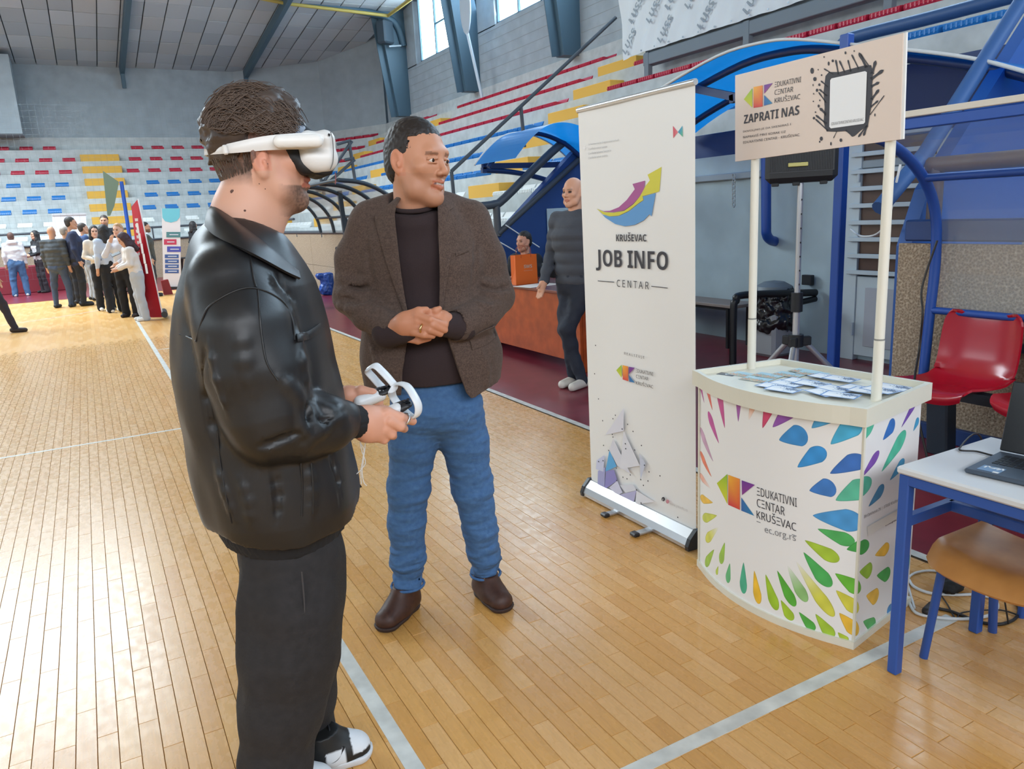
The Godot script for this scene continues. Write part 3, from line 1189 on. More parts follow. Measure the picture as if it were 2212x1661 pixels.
# ================================================================ front of the side stand: boards, recess, canopies, benches
func build_side() -> void:
	var chip := mat("chipboard", hexc("c2ae92"), 0.85)
	triplanar(chip, noise_tex(0.09, hexc("8d7c68"), hexc("e6d8c2"), 512, 61, FastNoiseLite.TYPE_CELLULAR, 2), 1.4)
	bump(chip, noise_bump(0.12, 3.0), 0.6)
	chip.albedo_color = Color(0.86, 0.84, 0.82)
	var navy := mat("paint_navy", hexc("173a73"), 0.45)
	var blue := mat("tube_blue", hexc("1d4a9c"), 0.4)
	var dk := mat("rail_dark", hexc("3d434b"), 0.5)
	var pale := mat("paint_pale_blue", hexc("a9bcc4"), 0.7)
	triplanar(pale, noise_tex(0.01, Color(0.9, 0.9, 0.9), Color(1, 1, 1), 256, 71), 0.5)
	var blk := mat("black_metal", hexc("17191c"), 0.4)
	# chipboard fronts, one sheet at a time
	var b: MB
	var zs := [-3.15, -1.2, 0.7, 2.6, 4.5]
	for i in zs.size() - 1:
		b = MB.new()
		b.box(at(Vector3(4.56, 0.61, (zs[i] + zs[i + 1]) * 0.5)), Vector3(0.03, 1.22, zs[i + 1] - zs[i] - 0.008), 0.002)
		solo("chipboard_sheet", b.mesh(), chip, "chipboard sheet facing the front of the stand behind the red seats", "panel", "chipboard sheets behind the bench")
	for i in 6:
		var za := -9.2 - i * 2.8
		for s in 2:
			b = MB.new()
			b.box(at(Vector3(4.5, 0.29 + s * 0.635, za - 1.4)), Vector3(0.03, 0.58 if s == 0 else 0.68, 2.79), 0.002)
			solo("chipboard_sheet", b.mesh(), chip, "chipboard sheet facing the far front of the stand, %s row" % ["lower", "upper"][s], "panel", "far chipboard sheets, %s row" % ["lower", "upper"][s])
	for i in 7:
		b = MB.new()
		b.box(at(Vector3(3.0 - i * 2.8, 0.62, -27.78)), Vector3(2.79, 1.24, 0.03), 0.002)
		solo("chipboard_sheet", b.mesh(), chip, "chipboard sheet facing the front of the end stand", "panel", "end chipboard sheets")
	# rails on the boards
	b = MB.new()
	b.box(at(Vector3(4.57, 1.30, 0.7)), Vector3(0.09, 0.13, 7.6), 0.01)
	solo("parapet_beam", b.mesh(), navy, "dark blue beam along the top of the chipboard behind the bench", "beam")
	b = MB.new()
	b.tube(arr([Vector3(4.66, 1.69, -3.05), Vector3(4.66, 1.69, 4.4)]), 0.05, 10)
	for z in [-3.0, 0.2, 3.2]:
		b.tube(arr([Vector3(4.66, 1.3, z), Vector3(4.66, 1.69, z)]), 0.045, 8)
	solo("guard_rail", b.mesh(), mat("rail_brown", hexc("5d5257"), 0.5), "thick brownish guard rail above the chipboard behind the bench", "rail")
	b = MB.new()
	b.tube(arr([Vector3(4.5, 1.30, -9.2), Vector3(4.5, 1.30, -26.0)]), 0.04, 8)
	b.tube(arr([Vector3(4.5, 1.62, -19.0), Vector3(4.5, 1.62, -26.0)]), 0.03, 8)
	for i in 8:
		b.tube(arr([Vector3(4.5, 1.2, -10.0 - i * 2.2), Vector3(4.5, 1.30 if i < 5 else 1.62, -10.0 - i * 2.2)]), 0.03, 6)
	solo("guard_rail", b.mesh(), dk, "grey guard rail on the far chipboard front of the side stand", "rail")
	b = MB.new()
	b.tube(arr([Vector3(4.4, 1.62, -27.75), Vector3(-18.0, 1.62, -27.75)]), 0.035, 8)
	b.tube(arr([Vector3(4.4, 1.24, -27.75), Vector3(-18.0, 1.24, -27.75)]), 0.03, 8)
	for i in 10:
		b.tube(arr([Vector3(4.2 - i * 2.2, 1.2, -27.75), Vector3(4.2 - i * 2.2, 1.62, -27.75)]), 0.025, 6)
	solo("guard_rail", b.mesh(), dk, "grey guard rail before the end stand", "rail")
	# recess: back wall, side walls
	b = MB.new()
	b.box(at(Vector3(6.4, 0.95, -6.08)), Vector3(0.2, 1.9, 5.86))
	b.box(at(Vector3(6.8, 1.96, -6.08)), Vector3(1.0, 0.12, 5.86))
	struct("wall_recess", b.mesh(), pale, "pale blue back wall of the entrance recess under the stand")
	b = MB.new()
	b.prism(PackedVector2Array([Vector2(4.48, 0), Vector2(6.5, 0), Vector2(6.5, 2.6), Vector2(6.35, 2.6), Vector2(4.7, 1.2), Vector2(4.48, 1.2)]), 0.12, at(Vector3(0, 0, -9.12)))
	struct("wall_recess_far", b.mesh(), navy, "dark blue side wall of the entrance recess, stepping up with the stand")
	b = MB.new()
	b.prism(PackedVector2Array([Vector2(4.6, 0), Vector2(6.5, 0), Vector2(6.5, 2.75), Vector2(5.9, 2.75), Vector2(4.75, 1.55), Vector2(4.6, 1.2)]), 0.1, at(Vector3(0, 0, -3.2)))
	struct("wall_recess_near", b.mesh(), mat("paint_blue", hexc("2458a4"), 0.5), "blue side wall of the recess above the chipboard")
	b = MB.new()
	b.box(at(Vector3(5.83, 1.12, -8.985)), Vector3(0.66, 0.86, 0.012), 0.002)
	solo("wall_board", b.mesh(), pale, "pale rectangle on the dark blue recess wall behind the seated man", "panel")
	b = MB.new()
	b.box(at(Vector3(5.62, 1.0, -8.94)), Vector3(0.26, 0.2, 0.08), 0.01)
	solo("junction_box", b.mesh(), mat("plastic_grey", hexc("9fa9ad"), 0.6), "small grey junction box on the recess wall", "box")
	# hand rails of the recess
	b = MB.new()
	b.tube(smooth_path([on_z(1040, 445, -9.0), on_z(1068, 441, -9.0), on_z(1090, 428, -9.0), on_z(1190, 330, -9.0), on_z(1262, 275, -9.0), on_z(1300, 258, -9.0)], 5), 0.055, 10)
	b.tube(arr([on_z(1072, 445, -9.0), on_z(1076, 510, -9.0)]), 0.05, 8)
	b.tube(arr([on_z(1076, 505, -8.98), on_z(1250, 345, -8.98)]), 0.04, 8)
	solo("stair_rail", b.mesh(), dk, "thick dark handrail rising beside the dark blue wall", "rail")
	b = MB.new()
	b.tube(arr([on_z(1900, 450, -3.1), on_z(2000, 330, -3.1), on_z(2212, -5, -3.1)]), 0.05, 10)
	solo("stair_rail", b.mesh(), mat("rail_blue_grey", hexc("345c96"), 0.5), "thick blue diagonal rail crossing behind the bench shelter", "rail")
	b = MB.new()
	b.tube(smooth_path([on_x(1800, 125, 7.0), on_x(1822, 92, 7.0), on_x(1860, 76, 7.0), on_x(2020, 36, 7.0), on_x(2260, -28, 7.0)], 5), 0.06, 10)
	b.tube(arr([on_x(1500, 235, 6.9), on_x(1660, 195, 6.9)]), 0.05, 8)
	solo("guard_rail", b.mesh(), mat("rail_blue_dark", hexc("2c4f7d"), 0.5), "thick dark blue guard rail over the entrance recess", "rail")
	# aisle handrail on the stand
	b = MB.new()
	var A := on_z(975, 370, -13.0)
	b.tube(arr([A, on_z(1330, 38, -13.0)]), 0.035, 8)
	b.tube(arr([A, on_z(981, 430, -13.0)]), 0.035, 8)
	b.tube(arr([on_z(1125, 230, -13.0), on_z(1133, 318, -13.0)]), 0.035, 8)
	solo("aisle_rail", b.mesh(), dk, "slim grey handrail climbing the yellow aisle steps", "rail")
	b = MB.new()
	for q in [[[754, 306], [767, 390]], [[745, 345], [765, 342]], [[680, 420], [760, 305]], [[728, 312], [757, 303]], [[692, 380], [700, 420]], [[766, 345], [690, 412]]]:
		b.tube(arr([on_z(q[0][0], q[0][1], -19.0), on_z(q[1][0], q[1][1], -19.0)]), 0.04, 6)
	solo("stair_scaffold", b.mesh(), dk, "grey tubular stair frame standing in the far aisle", "frame")
	# recess furniture
	_door()
	b = MB.new()
	var post := PackedVector3Array([Vector3(5.2, 0.0, -4.12), Vector3(5.2, 2.7, -4.12)])
	b.bar(post[0], post[1], 0.075, 0.075, 0.006)
	solo("canopy_post", b.mesh(), blue, "square blue post standing in the recess beside the louvred door", "post")
	b = MB.new()
	b.tube(smooth_path([on_x(1655, 330, 6.1), on_x(1655, 480, 6.1), on_x(1656, 506, 6.12), on_x(1664, 518, 6.2), on_x(1676, 522, 6.32)], 5), 0.05, 12)
	solo("wall_pipe", b.mesh(), blue, "fat blue pipe bending into the pale recess wall", "pipe")
	b = MB.new()
	b.box(at(Vector3(6.27, 1.79, -6.4)), Vector3(0.07, 0.07, 5.0), 0.008)
	solo("wall_ledge", b.mesh(), mat("ledge_grey", hexc("8e9aa2"), 0.6), "grey ledge along the top of the pale recess wall", "ledge")
	b = MB.new()
	for k in 7:
		var p := on_x(1585, 382 + k * 10, 6.2)
		b.tube(smooth_path([p + Vector3(0, 0.03, -0.012), p + Vector3(0, 0.0, -0.02), p + Vector3(0, -0.03, 0.0), p + Vector3(0, 0.0, 0.02), p + Vector3(0, 0.03, 0.012)], 3), 0.006, 5)
	solo("hanging_chain", b.mesh(), mat("chain", hexc("9da4a8"), 0.3, 0.9), "short metal chain hanging from the wall ledge", "chain")
	# black hand rail
	b = MB.new()
	var f0 := on_y(1583, 787)
	var f1 := Vector3(f0.x, 0.63, f0.z)
	var fe := on_x(1762, 632, 6.25)
	b.tube(smooth_path([f0, f1 + Vector3(0, -0.1, 0), f1 + Vector3(0, -0.02, 0.0) + (fe - f1) * 0.03, f1 + Vector3(0, 0.03, 0) + (fe - f1) * 0.13, fe], 6), 0.035, 12)
	b.tube(arr([fe + Vector3(0, -0.06, 0), f1.lerp(fe, 0.75) + Vector3(0, -0.09, 0)]), 0.03, 10)
	b.box(at(fe + Vector3(0.0, 0.12, -0.1)), Vector3(0.05, 0.1, 0.12), 0.006)
	solo("black_rail", b.mesh(), blk, "glossy black tubular handrail bent down to the floor before the bin", "rail")
	# bench
	var bn := thing("bench", "low wooden bench with dark legs along the pale recess wall", "bench", Vector3(5.95, 0, -6.5))
	b = MB.new().box(at(Vector3(5.98, 0.45, -6.6)), Vector3(0.36, 0.035, 1.5), 0.006)
	part(bn, "seat", b.mesh(), mat("bench_wood", hexc("8a7f78"), 0.6))
	for z in [-5.95, -7.2]:
		for x in [5.83, 6.12]:
			b = MB.new().bar(Vector3(x, 0, z), Vector3(x, 0.435, z), 0.03, 0.03)
			part(bn, "leg", b.mesh(), blk)
	b = MB.new().bar(Vector3(5.83, 0.42, -5.95), Vector3(5.83, 0.42, -7.2), 0.025, 0.03)
	part(bn, "stretcher", b.mesh(), blk)
	# bin
	var bc := Vector3(5.92, 0, -5.42)
	var bi := thing("trash_bin", "pale bin with a crumpled black bag hanging over its rim", "bin", bc)
	b = MB.new().box(at(bc + Vector3(0, 0.22, 0)), Vector3(0.34, 0.44, 0.34), 0.03)
	part(bi, "body", b.mesh(), mat("bin_grey", hexc("9a9ea3"), 0.6))
	var s := SDF.new()
	s.cap(bc + Vector3(0, 0.34, 0), bc + Vector3(0, 0.58, 0), 0.225, 0.2, 0.02)
	var nz := FastNoiseLite.new()
	nz.seed = 4
	nz.frequency = 9.0
	nz.fractal_octaves = 2
	s.noise = nz
	s.amp = 0.035
	s.cut(bc + Vector3(0, 0.26, 0), Vector3.DOWN).cut(bc + Vector3(0, 0.66, 0), Vector3.UP)
	part(bi, "bag", s.run(0.014), mat("bin_bag", hexc("1a1b1e"), 0.28, 0.0, 0.6))
	b = MB.new().lathe([Vector2(0.19, 0.64), Vector2(0.17, 0.69), Vector2(0.1, 0.73), Vector2(0.0, 0.745)], 20, at(bc))
	part(bi, "lid", b.mesh(), mat("bin_lid", hexc("70797f"), 0.5))
	_canopies()
	_dugouts()
	_luss()
	_speaker()
	_desk()

func _door() -> void:
	var white := mat("door_white", hexc("b9c6cc"), 0.55)
	var glass := mat("door_glass", hexc("5b4a44"), 0.2)
	var dn := Node3D.new()
	dn.name = "door_1"
	add_child(dn)
	dn.position = Vector3(6.25, 0, -4.45)
	tag(dn, "pale metal door with white louvre bars over brown glass", "door", "", "structure")
	var b := MB.new()
	var x := 6.26
	b.box(at(Vector3(x, 1.0, -4.79)), Vector3(0.07, 2.0, 0.14), 0.004)
	b.box(at(Vector3(x, 1.0, -3.95)), Vector3(0.07, 2.0, 0.14), 0.004)
	b.box(at(Vector3(x, 0.42, -4.37)), Vector3(0.05, 0.74, 0.7), 0.004)
	part(dn, "leaf", b.mesh(), white)
	b = MB.new().box(at(Vector3(x, 1.4, -4.37)), Vector3(0.02, 1.2, 0.7))
	part(dn, "pane", b.mesh(), glass)
	for k in 9:
		b = MB.new().box(at(Vector3(x - 0.05, 0.83 + k * 0.15, -4.42)), Vector3(0.03, 0.04, 0.78), 0.004)
		part(dn, "slat", b.mesh(), white)
	b = MB.new().box(at(Vector3(x - 0.03, 0.42, -4.37)), Vector3(0.012, 0.55, 0.5), 0.003)
	part(dn, "kick_panel", b.mesh(), mat("door_panel", hexc("a9adb5"), 0.6))
	for y in [0.3, 1.7]:
		b = MB.new().tube(arr([Vector3(x - 0.05, y - 0.06, -4.73), Vector3(x - 0.05, y + 0.06, -4.73)]), 0.014, 8)
		part(dn, "hinge", b.mesh(), white)

func poly_sheet(key: String, c: Color) -> StandardMaterial3D:
	var m := mat(key, c, 0.15, 0.0, 0.5)
	m.transparency = BaseMaterial3D.TRANSPARENCY_ALPHA
	m.cull_mode = BaseMaterial3D.CULL_DISABLED
	return m

func _canopies() -> void:
	var navy := mat("canopy_frame", hexc("16305f"), 0.45)
	var edge := mat("canopy_edge", hexc("c8ced2"), 0.5)
	var sheet := mat("canopy_sheet", hexc("1a86d8"), 0.3, 0.0, 0.5)
	sheet.backlight_enabled = true
	sheet.backlight = hexc("1f9cf0")
	sheet.cull_mode = BaseMaterial3D.CULL_DISABLED
	# small canopy over the far side of the recess: arch across, extruded along the stand
	var t := thing("blue_canopy", "small arched blue translucent canopy beside the dark blue recess wall", "canopy", Vector3(5.0, 1.2, -9.0))
	var zA := -9.3
	var zB := -8.2
	var P := [on_z(1025, 357, zA), on_z(1050, 325, zA), on_z(1080, 298, zA), on_z(1110, 287, zA), on_z(1145, 290, zA), on_z(1190, 310, zA), on_z(1232, 346, zA)]
	var path := smooth_path(P, 4)
	var b := MB.new()
	for i in path.size() - 1:
		var d := Vector3(0, 0, zB - zA)
		b.quad(path[i], path[i + 1], path[i + 1] + d, path[i] + d)
	part(t, "sheet", b.mesh(), sheet)
	b = MB.new().tube(path, 0.014, 6)
	part(t, "edge_trim", b.mesh(), edge)
	var low := PackedVector3Array()
	for p in path: low.append(p + Vector3(0.02, -0.05, 0.35))
	b = MB.new().tube(low, 0.03, 6)
	part(t, "rib", b.mesh(), navy)
	b = MB.new().bar(on_z(1042, 359, zA + 0.1), on_z(1250, 355, zA + 0.1), 0.06, 0.07)
	part(t, "beam", b.mesh(), navy)
	b = MB.new().bar(on_z(1045, 362, zA + 0.1), on_z(1045, 374, zA + 0.1), 0.06, 0.06)
	part(t, "bracket", b.mesh(), navy)
	b = MB.new().tube(smooth_path([on_z(1048, 368, zA + 0.1), on_z(1100, 371, zA + 0.1), on_z(1150, 380, zA + 0.1), on_z(1200, 395, zA + 0.1), on_z(1245, 412, zA + 0.1)], 4), 0.035, 8)
	part(t, "brace", b.mesh(), navy)
	b = MB.new().bar(on_z(1258, 340, zA + 0.1), on_z(1264, 560, zA + 0.1), 0.1, 0.1)
	part(t, "post", b.mesh(), navy)
	# large canopy over the recess: arch along the stand, extruded back
	t = thing("blue_canopy", "large arched blue translucent canopy over the entrance recess behind the sign", "canopy", Vector3(5.4, 2.4, -4.6))
	var X := 5.2
	var Q := [on_x(1290, 300, X), on_x(1350, 245, X), on_x(1435, 186, X), on_x(1550, 121, X), on_x(1640, 93, X), on_x(1720, 85, X), on_x(1860, 98, X), on_x(2000, 112, X), on_x(2120, 130, X), on_x(2250, 165, X)]
	path = smooth_path(Q, 4)
	b = MB.new()
	for i in path.size() - 1:
		var d := Vector3(1.3, -0.02, 0)
		b.quad(path[i], path[i] + d, path[i + 1] + d, path[i + 1])
	part(t, "sheet", b.mesh(), sheet)
	b = MB.new().tube(path, 0.014, 6)
	part(t, "edge_trim", b.mesh(), edge)
	for k in 2:
		low = PackedVector3Array()
		for p in path: low.append(p + Vector3(0.3 + 0.7 * k, -0.06, 0))
		b = MB.new().tube(low, 0.035, 8)
		part(t, "rib", b.mesh(), navy)
	b = MB.new().bar(on_x(1480, 187, X + 0.2), on_x(1600, 212, X + 0.2), 0.05, 0.07)
	b.bar(on_x(1583, 205, X + 0.2), on_x(1584, 222, X + 0.2), 0.05, 0.05)
	part(t, "beam", b.mesh(), navy)
	# dark back panel under the canopy
	b = MB.new()
	b.quad(Vector3(6.55, 1.85, -6.0), Vector3(6.55, 2.62, -6.0), Vector3(6.55, 2.62, -3.2), Vector3(6.55, 1.85, -3.2))
	b.box(at(Vector3(6.6, 2.05, -5.9)), Vector3(0.05, 0.5, 6.0))
	part(t, "back_panel", b.mesh(), navy)

func dugout_profile(z: float, dx := 0.0, n := 5) -> PackedVector3Array:
	return smooth_path([Vector3(4.42 + dx, 0.42, z), Vector3(4.44 + dx, 0.8, z), Vector3(4.46 + dx, 1.13, z), Vector3(4.42 + dx, 1.42, z), Vector3(4.27 + dx, 1.63, z), Vector3(3.98 + dx, 1.8, z), Vector3(3.6 + dx, 1.88, z)], n)

func _dugouts() -> void:
	var blue := mat("tube_blue", hexc("1d4a9c"), 0.4)
	var blk := mat("frame_black", hexc("23303c"), 0.5)
	var clear := poly_sheet("acrylic_sheet", Color(0.82, 0.88, 0.92, 0.16))
	var cloudy := mat("acrylic_far", hexc("aab4ba"), 0.3)
	cloudy.transparency = BaseMaterial3D.TRANSPARENCY_ALPHA
	cloudy.albedo_color = Color(0.72, 0.77, 0.8, 0.55)
	var t := thing("bench_shelter", "blue tube bench shelter with a clear curved back behind the red seats", "shelter", Vector3(4.4, 0, -1.5))
	var b := MB.new()
	for z in [-2.84, -0.9, 1.0]:
		b = MB.new().tube(dugout_profile(z), 0.03, 8)
		part(t, "hoop", b.mesh(), blue)
	for p in [Vector3(4.44, 0.83, 0), Vector3(4.29, 1.61, 0)]:
		b = MB.new().tube(arr([Vector3(p.x, p.y, -2.84), Vector3(p.x, p.y, 1.0)]), 0.022, 8)
		part(t, "rail", b.mesh(), blue)
	b = MB.new().box(at(Vector3(3.6, 1.86, -0.92)), Vector3(0.05, 0.05, 3.9), 0.004)
	part(t, "front_bar", b.mesh(), blue)
	b = MB.new().box(at(Vector3(3.58, 1.905, -0.92)), Vector3(0.03, 0.03, 3.9), 0.003)
	part(t, "front_trim", b.mesh(), mat("trim_cream", hexc("d2c9bb"), 0.6))
	var pr := dugout_profile(0.0, 0.03, 4)
	b = MB.new()
	for i in range(4, pr.size() - 1):
		b.quad(Vector3(pr[i].x, pr[i].y, -2.84), Vector3(pr[i + 1].x, pr[i + 1].y, -2.84), Vector3(pr[i + 1].x, pr[i + 1].y, 1.0), Vector3(pr[i].x, pr[i].y, 1.0))
	part(t, "clear_sheet", b.mesh(), clear)
	# far shelter, black frame
	t = thing("bench_shelter", "black framed bench shelter with cloudy arched sheets by the far chipboard", "shelter", Vector3(4.1, 0, -13.0))
	for k in 6:
		var z := -16.4 + k * 1.0
		b = MB.new().tube(smooth_path([Vector3(4.42, 1.3, z), Vector3(4.36, 1.6, z), Vector3(4.15, 1.88, z), Vector3(3.8, 2.06, z), Vector3(3.4, 2.12, z)], 4), 0.035, 6)
		part(t, "hoop", b.mesh(), blk)
	b = MB.new()
	for yx in [Vector2(4.36, 1.6), Vector2(3.4, 2.12)]:
		b.tube(arr([Vector3(yx.x, yx.y, -16.4), Vector3(yx.x, yx.y, -11.4)]), 0.025, 6)
	part(t, "rail", b.mesh(), blk)
	b = MB.new().bar(on_z(733, 412, -13.4), on_z(748, 520, -13.4), 0.07, 0.07)
	part(t, "post", b.mesh(), blk)
	var pf := smooth_path([Vector3(4.44, 1.3, 0), Vector3(4.38, 1.6, 0), Vector3(4.17, 1.9, 0), Vector3(3.8, 2.09, 0), Vector3(3.4, 2.15, 0)], 4)
	b = MB.new()
	for i in pf.size() - 1:
		b.quad(Vector3(pf[i].x, pf[i].y, -16.4), Vector3(pf[i + 1].x, pf[i + 1].y, -16.4), Vector3(pf[i + 1].x, pf[i + 1].y, -11.4), Vector3(pf[i].x, pf[i].y, -11.4))
	part(t, "cloudy_sheet", b.mesh(), cloudy)
	# red bench seats
	for i in 3:
		_red_seat(Vector3(4.2, 0.0, -2.50 + i * 0.56), i)
	t = thing("bench_substructure", "dark steel frame under the red bench seats", "frame", Vector3(4.3, 0, -1.6))
	b = MB.new().bar(Vector3(4.22, 0.40, -2.75), Vector3(4.22, 0.40, 0.4), 0.07, 0.06)
	part(t, "beam", b.mesh(), blk)
	b = MB.new().bar(Vector3(4.46, 0.66, -2.75), Vector3(4.46, 0.66, 0.4), 0.03, 0.05)
	part(t, "back_rail", b.mesh(), blk)
	for z in [-2.62, -0.9, 0.3]:
		b = MB.new().bar(Vector3(4.3, 0.0, z), Vector3(4.26, 0.38, z), 0.13, 0.1, 0.01)
		part(t, "leg", b.mesh(), blk)
	b = MB.new().box(at(Vector3(4.52, 0.05, -1.0)), Vector3(0.04, 0.1, 4.2), 0.004)
	solo("kick_board", b.mesh(), mat("paint_navy", Color.WHITE), "dark blue skirting board along the foot of the chipboard", "board")
	# cable down the seat
	b = MB.new().tube(smooth_path([Vector3(4.4, 1.25, -2.8), on_x(1992, 620, 4.35), on_x(1993, 680, 4.3), on_x(1985, 760, 4.3), on_x(1975, 830, 4.0), on_x(1983, 900, 4.0), Vector3(4.0, 0.02, -2.5)], 6), 0.007, 6)
	solo("power_cable", b.mesh(), mat("cable_black", hexc("221f1e"), 0.5), "thin dark cable hanging down over the red seat", "cable")
	b = MB.new().tube(smooth_path([on_x(1945, 355, 4.4), on_x(1935, 400, 4.4), on_x(1920, 470, 4.5), on_x(1895, 505, 4.8), on_x(1860, 510, 5.2), on_x(1838, 495, 5.5)], 6), 0.008, 6)
	solo("power_cable", b.mesh(), mat("cable_white", hexc("d6dadb"), 0.5), "white cable sagging between the shelter and the louvred door", "cable")

func _red_seat(p: Vector3, i: int) -> void:
	var t := thing("red_bucket_chair", ["red plastic bucket seat beside the counter, a dark cable over it", "red plastic bucket seat next to the table, at the frame's edge", "red plastic bucket seat at the end of the bench"][i], "seat", p, "red bucket seats of the bench")
	var red := mat("seat_gloss_red", hexc("a81228"), 0.22, 0.0, 0.6)
	var fn := func(u: float, v: float) -> Vector3:
		# u across, v from front lip over the pan up the back
		var a := (u - 0.5) * 2.0
		var prof := [Vector2(-0.28, 0.40), Vector2(-0.30, 0.445), Vector2(-0.25, 0.475), Vector2(-0.1, 0.455), Vector2(0.06, 0.445), Vector2(0.16, 0.475), Vector2(0.205, 0.56), Vector2(0.225, 0.68), Vector2(0.24, 0.80), Vector2(0.25, 0.845), Vector2(0.262, 0.83)]
		var f := v * (prof.size() - 1)
		var k := mini(int(f), prof.size() - 2)
		var q: Vector2 = prof[k].lerp(prof[k + 1], f - k)
		var hw := 0.225
		if v > 0.62:
			var e := (v - 0.62) / 0.38
			hw = lerpf(0.225, 0.13, e * e * e)
		elif v < 0.2:
			hw = lerpf(0.19, 0.225, v / 0.2)
		var rise := 0.035 * pow(absf(a), 3.0)
		var nar := a * hw
		if v > 0.5: q.x -= rise * 1.3
		else: q.y += rise
		return p + Vector3(q.x, q.y, nar)
	var b := MB.new().sheet(14, 24, fn, 0.012)
	part(t, "shell", b.mesh(), red)
	b = MB.new()
	b.tube(smooth_path([p + Vector3(-0.29, 0.47, -0.012), p + Vector3(-0.26, 0.478, 0.0), p + Vector3(-0.29, 0.47, 0.012)], 4), 0.01, 6)
	part(t, "drain_notch", b.mesh(), mat("seat_notch", hexc("3a0c12"), 0.6))

func _luss() -> void:
	var X := 9.3
	var cloth := mat("luss_cloth", hexc("d4dbdf"), 0.7)
	var t := thing("sponsor_banner", "white hanging banner printed with rows of slanted grey LUSS lettering", "banner", Vector3(X, 4.2, -9.0))
	var y0 := 4.2
	var y1 := 5.35
	var z0 := -12.25
	var z1 := -8.0
	var fn := func(u: float, v: float) -> Vector3:
		var z := lerpf(z0, z1, u)
		var w := 0.02 * sin(u * 31.0 + v * 4.0) + 0.012 * sin(u * 77.0 - v * 9.0)
		return Vector3(X + w, lerpf(y0, y1, v) + (0.12 * (0.05 - u) / 0.05 * (v - 0.3) if u < 0.05 else 0.0), z - (0.12 * v if u < 0.01 else 0.0))
	var b := MB.new().sheet(60, 8, fn)
	part(t, "sheet", b.mesh(), cloth)
	var ink := mat("luss_ink", hexc("8f9aa2"), 0.7)
	for i in 9:
		for j in 3:
			var z := z0 + 0.12 + i * 0.5 + j * 0.2
			var y := y0 + 0.04 + j * 0.48 - 0.1 * (i % 2)
			if z > z1 - 0.5 or y < y0: continue
			var sl := Basis(Vector3.RIGHT, 0.0)
			# letters run up to the right along the cloth (towards the viewer = +z)
			var ex := Vector3(0, 0.72, 0.70)
			var ey := Vector3(0, 0.70, -0.72)
			lettering(t, "lettering", "LUSS", 0.46, 0.135, Transform3D(Basis(ex, ey, Vector3(-1, 0, 0)), Vector3(X - 0.04, y, z)), ink, true)
	b = MB.new()
	for k in 12:
		var p := Vector3(X - 0.036, y0 + 0.03, z0 + 0.2 + k * 0.37)
		b.box(at(p), Vector3(0.006, 0.025, 0.025))
	part(t, "eyelet", b.mesh(), mat("eyelet", hexc("7d8890"), 0.4, 0.6))
	b = MB.new()
	b.box(at(Vector3(X + 0.12, 4.07, -8.0)), Vector3(0.2, 0.2, 7.4), 0.01)
	b.box(at(Vector3(X + 0.1, 4.7, -8.0)), Vector3(0.04, 1.2, 7.4))
	for z in [-11.6, -9.2, -6.8]:
		b.box(at(Vector3(X + 0.06, 3.98, z)), Vector3(0.1, 0.4, 0.12), 0.005)
	solo("press_platform", b.mesh(), mat("platform_grey", hexc("6f7c86"), 0.7), "grey platform edge carrying the LUSS banner on the stand", "platform")

